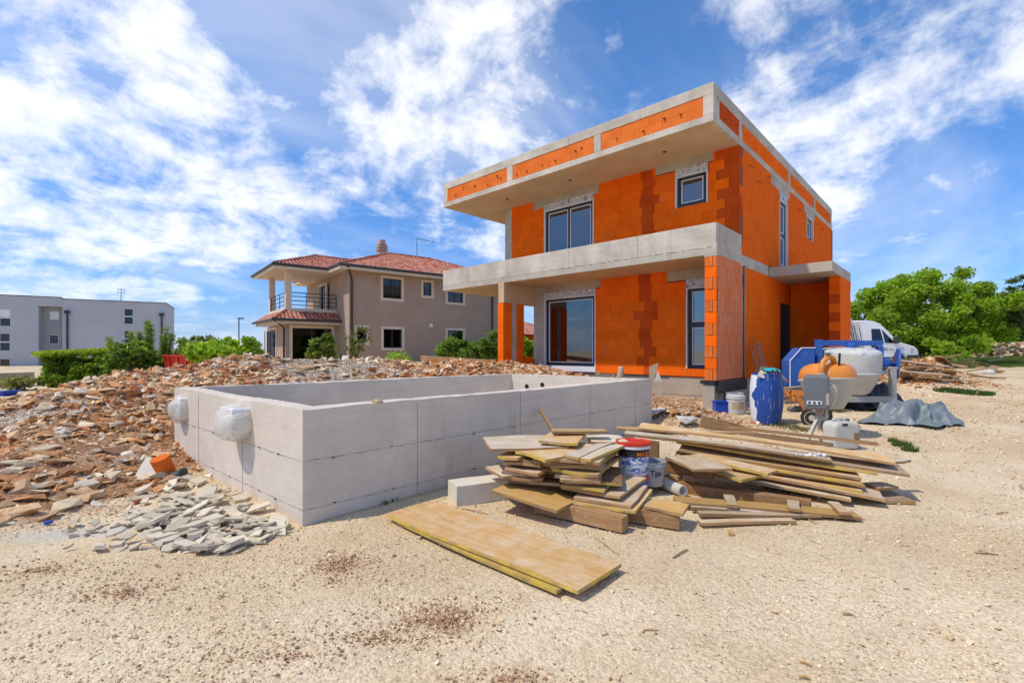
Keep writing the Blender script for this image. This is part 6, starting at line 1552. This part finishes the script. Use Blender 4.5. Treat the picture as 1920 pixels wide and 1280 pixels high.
for v in me.vertices:
    x, y, z = v.co; r = .125+.025*(.09+y)/.26+.004; a = -math.pi/2+.0+(x-.05)/r; v.co = Vector(((r+z)*math.cos(a), (r+z)*math.sin(a), .12+y))
link('lettering', me, gbk, local=True)

# ------------------------------------------------------------------ blue drum, buckets by the pillar
p = Vector((10.25, 2.80, 0)); p.z = hz1(p.x, p.y)
dr_ = empty('plastic_drum', p, 'tall blue plastic drum splashed with white paint beside the house corner', 'drum', CAMZ)
prof = [(.215, 0), (.235, .015), (.262, .12), (.285, .30), (.295, .5), (.290, .72), (.272, .88), (.262, .95), (.268, .965), (.268, .985), (.252, .985), (.25, .93), (.27, .5), (.21, .06)]
MB().lathe(prof, 36, caps=(True, True)).build('body', 'drum_blue', dr_, local=True, auto=35)
mb = MB(); rr = random.Random(5); zs_ = np.linspace(.03, .95, 90); na = 12
def pr_r(z): return float(np.interp(z, [q[1] for q in prof[:9]], [q[0] for q in prof[:9]]))
ph_ = [rr.uniform(-.16, .16) for _ in range(12)]; edge = [math.radians(196)+.10*math.sin(z*9)+float(np.interp(z, np.linspace(0, 1, 12), ph_))+rr.uniform(-.05, .05)-.35*max(0, .3-z) for z in zs_]
for i, z in enumerate(zs_):
    for j in range(na+1): a = math.radians(150)+(edge[i]-math.radians(150))*j/na; r = pr_r(z)+.0025; mb.v.append((r*math.cos(a), r*math.sin(a), z))
mb.f = [(i*(na+1)+j, i*(na+1)+j+1, (i+1)*(na+1)+j+1, (i+1)*(na+1)+j) for i in range(len(zs_)-1) for j in range(na)]; mb.m = [0]*len(mb.f)
mb.build('paint_splash', 'label_white', dr_, local=True, smooth=True)
def rag(name, label, base, pts, mt, seed, rz=CAMZ, amp=.05, nx_=14, ny_=8):
    w, d, = pts; rr = random.Random(seed); mb = MB()
    for i in range(nx_+1):
        for j in range(ny_+1):
            u, v = i/nx_-.5, j/ny_-.5; z = amp*(abs(math.sin(u*9+v*5+seed))+.6*abs(math.sin(u*5-v*11+seed*2)))+.03*math.cos(u*3)-.10*max(0, -v-.25); mb.v.append((u*w+rr.uniform(-.008, .008), v*d+rr.uniform(-.008, .008), z))
    mb.f = [(i*(ny_+1)+j, (i+1)*(ny_+1)+j, (i+1)*(ny_+1)+j+1, i*(ny_+1)+j+1) for i in range(nx_) for j in range(ny_)]; mb.m = [0]*len(mb.f)
    o = mb.build(name, mt, None, smooth=True, M=Matrix.Translation(base) @ Matrix.Rotation(rz, 4, 'Z')); sd = o.modifiers.new('solid', 'SOLIDIFY'); sd.thickness = .006; return tag(o, label, 'cloth')
rr_ = Vector((ST, -CT, 0)); ff_ = Vector((CT, ST, 0))
rag('work_cloth', 'teal cloth bundled on top of the blue drum', p+rr_*.02-ff_*.13+Vector((0, 0, 1.0)), (.24, .26), 'cloth_teal', 2, amp=.045)
tag(MB().prism([(-.10, -.04), (.02, -.10), (.10, .02), (.0, .08)], (0, 0, 0), (1, 0, 0), (0, .35, .9), (0, .012, 0)).build('paper_piece', 'paper_cream', None, M=Matrix.Translation(p-rr_*.19-ff_*.2+Vector((0, 0, .98))) @ Matrix.Rotation(CAMZ, 4, 'Z')), 'cream cardboard scrap on the left rim of the blue drum', 'cardboard')
tag(MB().prism([(-.12, 0), (.1, 0), (.08, .13), (-.03, .16)], (0, 0, 0), (1, 0, 0), (0, .3, .95), (0, .012, 0)).build('cardboard_piece', 'wood_old', None, M=Matrix.Translation(p-rr_*.04+Vector((0, 0, .97))) @ Matrix.Rotation(CAMZ, 4, 'Z')), 'brown cardboard scrap standing in the blue drum', 'cardboard')
q = Vector((11.0, 3.62, 0)); q.z = hz1(q.x, q.y)
wbk = bucket('mortar_bucket', 'dirty white lidded bucket left of the blue drum', q, .38, .17, .19, 'bucket_white', None, 'bucket_white')
MB().lathe([(.185, .372), (.18, .395), (.001, .40)], 28).build('lid', 'bucket_white', wbk, local=True, auto=40); band(wbk, .10, .26, .17, .19, .38, 'cardboard', 'label_band', -2.4, -.9, 12)
q2 = Vector((11.45, 3.80, 0)); q2.z = hz1(q2.x, q2.y)
bucket('mortar_bucket', 'second white bucket standing behind the dirty lidded one', q2, .40, .17, .19, 'bucket_white', None, 'bucket_white')
q3 = Vector((10.86, 3.88, 0)); q3.z = hz1(q3.x, q3.y)
cb = empty('plastic_crate', q3, 'small blue plastic box in front of the house corner', 'box', CAMZ)
mb = MB(); [mb.box(*t) for t in ((-.15, .15, -.1, .1, 0, .02), (-.15, -.135, -.1, .1, .02, .24), (.135, .15, -.1, .1, .02, .24), (-.134, .134, -.1, -.085, .02, .24), (-.134, .134, .085, .1, .02, .24))]; mb.build('box', 'plastic_blue', cb, local=True)
mb = MB(); mb.path([(-.16, -.11, .24), (.16, -.11, .24), (.16, .11, .24), (-.16, .11, .24), (-.16, -.11, .24)], .013, 6); mb.build('rim', 'plastic_blue', cb, local=True)

# ------------------------------------------------------------------ small orange mixer
d_ = 8.0; bx_, by_ = cam2site((1548-CX)/F*d_, d_); zg = hz1(bx_, by_)
mx = empty('concrete_mixer', (bx_, by_, zg), 'small concrete mixer with orange drum top and grey motor box', 'mixer', CAMZ)
Md = Matrix.Translation((.23, .30, .92)) @ Matrix.Rotation(math.radians(-6), 4, 'X')
MB().lathe([(.08, -.46), (.20, -.45), (.31, -.27), (.39, -.06), (.425, .03), (.44, .035), (.44, .06), (.425, .065)], 40, Md).build('drum', 'cement_cream', mx, local=True, auto=40)
MB().lathe([(.426, .04), (.43, .09), (.425, .15), (.395, .23), (.33, .295), (.25, .325), (.20, .33), (.19, .31), (.19, .1)], 40, Md, caps=(False, True)).build('drum_top', 'paint_orange', mx, local=True, auto=40)
MB().path([(-.10, -.02, 1.00), (-.10, -.04, 1.15), (-.06, -.03, 1.29), (.04, .0, 1.375), (.14, .04, 1.35), (.21, .09, 1.24)], [.055, .045, .04, .04, .042, .05], 10).build('yoke', 'paint_orange', mx, smooth=True, local=True)
MB().lathe([(.05, 0), (.05, .03), (.03, .035)], 14, Matrix.Translation((.03, 0, 1.405))).build('yoke_cap', 'plastic_grey', mx, local=True)
MB().box(-.16, -.07, -.10, -.03, .96, 1.10).build('bracket', 'cement_cream', mx, local=True, bevel=.01)
mb = MB(); mb.path([(.21, -.02, 1.22), (.215, -.03, 1.43)], .018, 8); mb.build('lever', 'plastic_black', mx, local=True)
bo = -.20; MBX = Matrix.Translation((-.342, -.30, 0)) @ Matrix.Rotation(math.radians(-32), 4, 'Z')
mbx = MB().box(-.175, .175, -.13, .13, .53, 1.085).build('motor_box', 'plastic_grey', mx, local=True, bevel=.045, M=MBX)
MB().box(-.13, .07, -.142, -.128, .62, .675).build('switch_plate', 'label_white', mbx, local=True)
for x in (-.095, -.03, .035): MB().lathe([(.019, 0), (.019, .008), (.001, .009)], 14, Matrix.Translation((x, -.143, .648)) @ Matrix.Rotation(math.pi/2, 4, 'X')).build('switch', 'plastic_black', mbx, local=True)
MB().box(.125, .165, -.142, -.126, .62, .80).build('vent', 'frame_cement', mbx, local=True)
for k in range(2): MB().path([(.05+bo, -.3, .96), (.13+bo+.03*k, -.31, .88), (.14+bo+.03*k, -.31, .72), (.07+bo, -.31, .55)], .012, 6).build('cable', 'paper_cream', mx, smooth=True, local=True)
lg = MB(); lg.bar((-.29, -.28, .62), (-.29, -.28, .40), .07, .07); lg.build('stand_post', 'rod_rust', mx, local=True)
for a, b in (((-.29, -.28, .43), (-.60, -.45, .02)), ((-.28, -.28, .43), (.12, -.48, .0)), ((-.29, -.24, .5), (.35, .95, .42))): MB().bar(a, b, .045, .05).build('leg', 'cement_cream', mx, local=True)
for x in (.30, .38): MB().bar((x, .5, .55), (x+.05, .75, .02), .035, .04).build('leg', 'cement_cream', mx, local=True)
MB().bar((.47, 1.12, .2), (.97, 1.63, .2), .03, .03).build('axle', 'cement_cream', mx, local=True)
for x, y in ((.50, 1.15), (.95, 1.60)):
    Mw = Matrix.Translation((x, y, .19)) @ Matrix.Rotation(-.75, 4, 'Z') @ Matrix.Rotation(math.pi/2, 4, 'X')
    w_ = MB().lathe([(.13, -.035), (.165, -.045), (.195, -.035), (.2, 0), (.195, .035), (.165, .045), (.13, .035)], 28, Mw).build('wheel', 'tyre', mx, smooth=True, local=True)
    MB().lathe([(.02, -.05), (.05, -.05), (.06, -.03), (.13, -.036), (.132, .036), (.06, .03), (.05, .05), (.02, .05)], 28, Mw).build('rim', 'cement_cream', w_, local=True, auto=30)

# ------------------------------------------------------------------ large blue-framed mixer
d_ = 11.0; bx_, by_ = cam2site((1600-CX)/F*d_, d_); zg = hz1(bx_, by_)
bm_ = empty('large_mixer', (bx_, by_, zg), 'large cement mixer with whitish drum and blue steel frame', 'mixer', CAMZ)
Md = Matrix.Translation((-.10, 0, .85)) @ Matrix.Rotation(math.radians(5), 4, 'X')
MB().lathe([(.18, -.50), (.36, -.48), (.42, -.42), (.60, .0), (.615, .015), (.615, .04), (.60, .05), (.60, .40), (.585, .46)], 44, Md).build('drum', 'drum_white', bm_, local=True, auto=40)
MB().lathe([(.588, .45), (.575, .50), (.50, .535), (.30, .56), (.10, .57), (.001, .57)], 44, Md, caps=(False, False)).build('drum_lid', 'drum_lid', bm_, local=True, smooth=True)
MB().lathe([(.10, .55), (.10, .64), (.05, .68)], 16, Md).build('bearing', 'paint_blue', bm_, local=True)
fr_ = MB(); fr_.box(-.86, -.73, -.06, .06, .60, 1.60); fr_.build('post', 'paint_blue', bm_, local=True, bevel=.01)
fr_ = MB(); fr_.box(-.728, .64, -.055, .055, 1.46, 1.58); fr_.build('crossbeam', 'paint_blue', bm_, local=True, bevel=.01)
fr_ = MB(); fr_.box(.54, .66, -.055, .055, 1.05, 1.455); fr_.box(.60, .72, -.06, .06, .90, 1.20); fr_.build('arm', 'paint_blue', bm_, local=True, bevel=.01)
mb = MB(); mb.path([(.64, 0, 1.06), (.98, .02, 1.02)], .05, 10); mb.build('shaft', 'paint_blue', bm_, smooth=True, local=True)
MB().lathe([(.07, -.06), (.12, -.05), (.12, .05), (.07, .06)], 16, Matrix.Translation((.72, 0, 1.06)) @ Matrix.Rotation(math.pi/2, 4, 'Y')).build('hub', 'paint_blue', bm_, local=True)
Mw = Matrix.Translation((.98, .0, 1.0)) @ Matrix.Rotation(.13, 4, 'Y') @ Matrix.Rotation(math.radians(-31), 4, 'Z') @ Matrix.Rotation(math.pi/2, 4, 'Y')
MB().lathe([(.05, -.02), (.36, -.03), (.40, -.02), (.405, .02), (.36, .025), (.05, .03)], 40, Mw).build('hand_wheel', 'paint_blue', bm_, local=True, auto=40)
MB().prism([(-1.52, .52), (-.95, .52), (-.95, 1.41), (-1.26, 1.41), (-1.52, 1.12)], (0, -.12, 0), (1, 0, 0), (0, 0, 1), (0, .36, 0)).build('drive_guard', 'paint_blue', bm_, local=True, bevel=.02)
gp_ = [(-1.52, .52), (-1.52, 1.12), (-1.26, 1.41), (-.95, 1.41)]
mb = MB(); mb.path([(x, -.125, z) for x, z in gp_], .012, 6); mb.path([(-1.52, -.125, .52), (-.95, -.125, .52)], .012, 6); mb.build('guard_edge', 'label_white', bm_, local=True)
MB().path([(-1.2, -.24, .60), (-1.08, -.30, .64), (-1.0, -.32, .60)], .02, 8).build('hose_end', 'cement_cream', bm_, smooth=True, local=True)
for x, y in ((.66, -.30), (.70, .45), (-.80, .45), (-.80, -.30)): MB().box(x-.06, x+.06, y-.05, y+.05, 0, .93 if x > 0 else .6).build('leg', 'frame_cement', bm_, local=True, bevel=.008)
MB().box(-.74, .72, -.36, -.24, .20, .33).build('rail', 'frame_cement', bm_, local=True, bevel=.008); MB().box(-.74, .76, .40, .52, .20, .33).build('rail', 'frame_cement', bm_, local=True, bevel=.008)
MB().box(.58, .76, -.34, .50, .931, .985).build('bearing_beam', 'frame_cement', bm_, local=True, bevel=.008)

# jerrycan
p = G(1576, 838); p = Vector((*cam2site((1576-CX)/F*7.4, 7.4), 0)); p.z = hz1(p.x, p.y)
jc = empty('jerrycan', p, 'translucent cream plastic jerrycan in front of the orange mixer', 'jerrycan', CAMZ+.15)
MB().prism([(-.20, 0), (.20, 0), (.22, .05), (.22, .33), (.19, .39), (.06, .42), (-.16, .42), (-.22, .36), (-.22, .05)], (0, -.13, 0), (1, 0, 0), (0, 0, 1), (0, .26, 0)).build('body', 'jerrycan', jc, local=True, bevel=.05)
MB().path([(-.13, 0, .42), (-.10, 0, .455), (.0, 0, .46), (.05, 0, .42)], .022, 8).build('handle', 'jerrycan', jc, smooth=True, local=True)
MB().box(-.09, .01, -.135, -.10, .355, .395).build('dark_handle_patch', 'label_dark', jc, local=True, bevel=.01)  # dark plate on the face stands in for the shaded handle opening
MB().lathe([(.03, 0), (.03, .04), (.026, .045)], 14, Matrix.Translation((.12, 0, .41))).build('cap', 'plastic_grey', jc, local=True)
MB().box(.11, .20, -.142, -.128, .10, .25).build('sticker', 'wood_old', jc, local=True)

# ------------------------------------------------------------------ tarpaulins
def tarp(name, label, c_, rx, ry, peaks, mt, seed, rz=CAMZ, fold=.075, nr=44, na=150):
    base = Vector(c_); r_ = random.Random(seed)
    T_, A_ = np.meshgrid(np.arange(1, nr+1)/nr, 2*math.pi*np.arange(na)/na, indexing='ij')
    Rr = 1+.12*np.sin(3*A_+seed)+.08*np.sin(5*A_+2*seed)+.035*np.sin(11*A_+seed)
    X_, Y2 = np.cos(A_)*rx*Rr*T_, np.sin(A_)*ry*Rr*T_
    z = sum(h*np.exp(-(((X_-px_)/sx)**2+((Y2-py_)/sy)**2)) for px_, py_, h, sx, sy in peaks)
    z = z*(1-T_**7)
    f = np.zeros_like(z)
    for k in range(6):
        a = r_.uniform(0, math.pi); w = r_.uniform(5, 11); ph = r_.uniform(0, 6)
        u = (X_*math.cos(a)+Y2*math.sin(a))*w+ph+3.2*(fbm(X_*1.7+seed+k*9, Y2*1.7+k, 2, seed+k)-.5)*2
        m_ = sstep(.42, .62, fbm(X_*2.1+k*5, Y2*2.1-seed, 2, seed+30+k))
        f += (1-2*np.sqrt(np.sin(u)**2+.03))*fold*m_*(.55+.45*r_.random())
    z = np.maximum(z+f*np.minimum(1, .2+z/.3), .012)+.03*sstep(.88, 1., T_)*np.abs(np.sin(A_*7+seed))
    mb = MB(); mb.v = [(0, 0, float(z[0].mean()))]+[tuple(map(float, p_)) for p_ in np.stack([X_+f*.5*np.cos(A_), Y2+f*.5*np.sin(A_), z], -1).reshape(-1, 3)]
    for j in range(na): mb.f.append((0, 1+j, 1+(j+1) % na))
    mb.f += [(1+i*na+j, 1+(i+1)*na+j, 1+(i+1)*na+(j+1) % na, 1+i*na+(j+1) % na) for i in range(nr-1) for j in range(na)]; mb.m = [0]*len(mb.f)
    o = mb.build(name, mt, None, auto=32, M=Matrix.Translation(base) @ Matrix.Rotation(rz, 4, 'Z'))
    return tag(o, label, 'tarpaulin')
p = Vector((*cam2site((1705-CX)/F*9.35, 9.35), 0)); p.z = hz1(p.x, p.y)
tarp('tarpaulin', 'crumpled grey tarpaulin heaped on the gravel at right', p, .90, .55, [(-.28, .08, .26, .28, .6), (.20, .10, .22, .26, .6), (.55, .0, .24, .26, .5), (-.05, -.05, .20, .8, .5)], 'tarp_grey', 5, fold=.075)
p = Vector((*cam2site((1640-CX)/F*11.3, 11.3), 0)); p.z = hz1(p.x, p.y)
tarp('black_sheet', 'dark plastic sheeting bundled under the large mixer', p, 1.05, .75, [(-.2, .1, .34, .5, .35), (.4, .2, .46, .35, .3), (-.6, -.2, .2, .4, .3)], 'tarp_black', 7)

# ------------------------------------------------------------------ leaning props, rods, laths
rr = random.Random(2)
for k, (xt, xb) in enumerate([(1580, 1600), (1585, 1604), (1590, 1608), (1595, 1612), (1600, 1616), (1606, 1619), (1611, 1622)]):
    a, b = atd(xt, 600+rr.uniform(-3, 6), 15.7+k*.12), atd(xb, 672, 15.2+k*.1); b = b+(b-a)*.25
    b.z = max(b.z, hz1(b.x, b.y)); o = MB().path([a, b], .032, 8).build('steel_prop', 'metal_alu', None, smooth=True); tag(o, 'grey steel prop leaning in the bundle against the porch wall', 'prop', 'steel props against the porch')
for k, (xt, yt, xb) in enumerate([(1407, 652, 1436), (1413, 646, 1433), (1418, 640, 1440), (1421, 641, 1444), (1424, 644, 1447), (1411, 660, 1428)]):
    a, b = onY(xt, yt, 3.98), onY(xb, 712, 3.45); b.z = hz1(b.x, b.y)+.3
    o = MB().path([a, b], .013, 6).build('iron_rod', 'rod_rust', None); tag(o, 'thin rusty iron rod leaning on the orange wall above the blue drum', 'rod', 'iron rods leaning on the wall')
for k, (a, b) in enumerate([((1466, 728), (1520, 722)), ((1466, 734), (1522, 730)), ((1468, 742), (1520, 738)), ((1462, 700), (1500, 742)), ((1470, 752), (1535, 748))]):
    d0 = 10.6+.1*k; o = MB().bar(atd(*a, d0), atd(*b, d0+.2), .05, .03).build('lath', 'ply_worn', None)
    tag(o, ['top', 'second', 'third', 'steep', 'lowest'][k]+' pale lath stacked between the drum and the small mixer', 'lath', 'laths between drum and mixer')
for px, py, lab in ((1478, 772, 'dark grey plastic pipe elbow on the gravel behind the drum'),):
    p = G(px, py); tag(MB().path([p+Vector((0, 0, .06)), p+rr_*.25+Vector((0, 0, .07)), p+rr_*.42+ff_*.1+Vector((0, 0, .16))], .055, 12).build('plastic_pipe', 'plastic_grey', None, smooth=True), lab, 'pipe')
p = Vector((*cam2site((1508-CX)/F*10.6, 10.6), 0)); p.z = hz1(p.x, p.y)
wbarrow = empty('orange_frame', p, 'orange steel frame piece behind the small mixer', 'frame', CAMZ)
for a, b in (((-.25, 0, .45), (.4, 0, .40)), ((-.25, .3, .45), (.4, .3, .40)), ((-.2, 0, .45), (.1, .05, .02)), ((.35, 0, .42), (.2, .05, .02)), ((-.2, 0, .3), (-.2, .3, .45))): MB().bar(a, b, .06, .10).build('bar', 'paint_orange', wbarrow, local=True)
for k, (px, py) in enumerate([(1470, 790), (1492, 793), (1552, 795), (1640, 792), (1600, 788)]):
    p = G(px, py); s_ = rr.uniform(.10, .18); tag(link('loose_stone', stone_meshes['stone_tan', k % 6], None, Matrix.LocRotScale(p+Vector((0, 0, .03)), None, Vector((s_, s_, s_)))), 'tan loose stone on the gravel by the mixers and drum', 'stone', 'stones by the mixers')
# wire mesh against the foundation
a, b = onX(1226, 707, 12.40), onX(1318, 710, 12.40)
wm = empty('wire_mesh', (12.3, b.y, .2), 'rusty reinforcing wire mesh leaning on the foundation', 'mesh'); mb = MB()
for y in np.arange(b.y, a.y, .075): mb.path([(12.36+.1*0, y, .80), (12.20, y, .22)], .004, 4)
mb.build('vertical_wires', 'rod_rust', wm); mb = MB()
for z in (.79, .66, .52, .38, .26): mb.path([(12.20+.16*(z-.22)/.58, b.y, z), (12.20+.16*(z-.22)/.58, a.y, z)], .005, 4)
mb.build('horizontal_wires', 'rod_rust', wm)
# things standing behind the pool's far end
def small(px, py, d): return Vector((*cam2site((px-CX)/F*d, d), EYE-(py-HY)/F*d))
t = empty('wooden_trestle', small(1135, 712, 10.7), 'small pale wooden trestle on the far end of the pool', 'trestle', CAMZ)
for a, b in (((-.20, 0, -.05), (-.14, 0, .20)), ((.14, 0, -.05), (.20, 0, .13)), ((-.2, .25, -.05), (-.14, .25, .17)), ((.16, .25, -.05), (.20, .25, .12))): MB().bar(a, b, .04, .05).build('leg', 'ply_worn', t, local=True)
MB().bar((-.2, 0, .05), (.2, 0, .04), .04, .05).build('rail', 'ply_worn', t, local=True); MB().bar((-.18, .25, .10), (.2, .25, .09), .04, .05).build('rail', 'ply_worn', t, local=True)
q = small(1162, 711, 10.6)
tag(MB().lathe([(.085, -.05), (.08, .08), (.062, .14), (.066, .27), (.05, .285), (.001, .285)], 14, Matrix.Rotation(.12, 4, 'Y')).build('log_stump', 'ply_worn', None, smooth=True, M=Matrix.Translation(q) @ Matrix.Rotation(CAMZ, 4, 'Z')), 'short pale log standing on the far end of the pool', 'log')
q = small(1228, 710, 11.2)
cbx = empty('folded_cardboard', q, 'folded cardboard sheet standing beside the pool corner', 'cardboard', CAMZ)
MB().prism([(-.13, -.02), (-.02, -.02), (.10, .38), (.07, .36), (-.12, .28)], (0, 0, 0), (1, 0, 0), (0, .15, 1), (0, .012, 0)).build('flap', 'cardboard', cbx, local=True)
MB().prism([(-.02, -.05), (.15, -.05), (.07, .20)], (0, -.03, 0), (1, 0, 0), (0, .2, 1), (0, .012, 0)).build('flap', 'paper_cream', cbx, local=True)
# plank lying on the rubble by the brown house, small laths there
a, b = small(790, 671, 15.2), small(930, 680, 14.4)
tag(MB().bar(a, b, .10, .16).build('timber_plank', 'wood_beam', None), 'brown plank lying on the rubble crest left of the terrace', 'plank')
for k, (a, b) in enumerate([((850, 690), (900, 700)), ((868, 686), (912, 699)), ((840, 684), (890, 686))]):
    tag(MB().bar(small(*a, 13.4), small(*b, 12.9), .06, .03).build('lath', 'ply_tan', None), ['lower', 'middle', 'upper'][k]+' tan lath on the rubble left of the terrace pillar', 'lath')
# twigs and splinters on the foreground gravel
tw = [((1500, 1242), (1522, 1255), 'pale stick near the bottom edge right of centre'), ((1202, 1182), (1236, 1183), 'thin straw-coloured stick on the gravel below the long panel'), ((1262, 1048), (1290, 1032), 'dark twig right of the long panel'), ((1498, 1272), (1520, 1278), 'short stick at the very bottom edge'), ((1115, 1008), (1160, 1042), 'thin curved twig behind the right end of the panel'),
      ((850, 952), (915, 965), 'long thin twig by the concrete block'), ((1828, 1040), (1872, 1043), 'dark twig on the gravel at right'), ((1868, 965), (1890, 962), 'brown splinter on the gravel far right'), ((1580, 1156), (1600, 1156), 'small dark splinter at lower right'), ((1600, 976), (1622, 975), 'splinter below the golden plank tip'), ((1515, 975), (1530, 984), 'broken splinter by the burnt plank end')]
for a, b, lab in tw:
    A, B = G(*a, .008), G(*b, .008); m_ = A.lerp(B, .5)+Vector((0, 0, .006)); tag(MB().path([A, m_, B], [.006, .007, .004], 5).build('twig', 'wood_old' if 'dark' in lab else 'ply_tan', None), lab, 'twig')
p = G(1370, 1003, .02); tag(MB().box(-.035, .035, -.02, .02, -.012, .012).build('wood_chip', 'ply_gold', None, M=Matrix.Translation(p) @ Matrix.Rotation(.5, 4, 'Z')), 'small golden wood chip in front of the beams', 'wood chip')
n = 260
d = 2.6*(9./2.2)**rng.random(n); r = (rng.random(n)*1.3-.25)*d; X, Y = CT*d+ST*r, ST*d-CT*r; k = free(X, Y); X, Y, d = X[k], Y[k], d[k]; n = len(X)
chip = [(np.array([(-.5, -.07, -.03), (.5, -.05, -.03), (.5, .06, -.03), (-.5, .05, -.03), (-.48, -.06, .03), (.48, -.05, .03), (.46, .05, .03), (-.5, .05, .03)]), np.array([(0, 1, 5), (0, 5, 4), (1, 2, 6), (1, 6, 5), (2, 3, 7), (2, 7, 6), (3, 0, 4), (3, 4, 7), (4, 5, 6), (4, 6, 7)]))]
sz = rng.uniform(.012, .045, n); cc = np.array([(.34, .22, .11), (.20, .12, .06), (.48, .34, .18), (.12, .09, .06)])[rng.integers(0, 4, n)]
tag(link('wood_splinters', scatter('wood_splinters', chip, np.stack([X, Y, hz(X, Y)+.006], 1), sz, cc, 'stone_fine', .2)), 'tiny wood splinters and twigs strewn over the gravel', 'splinters', kind='stuff')
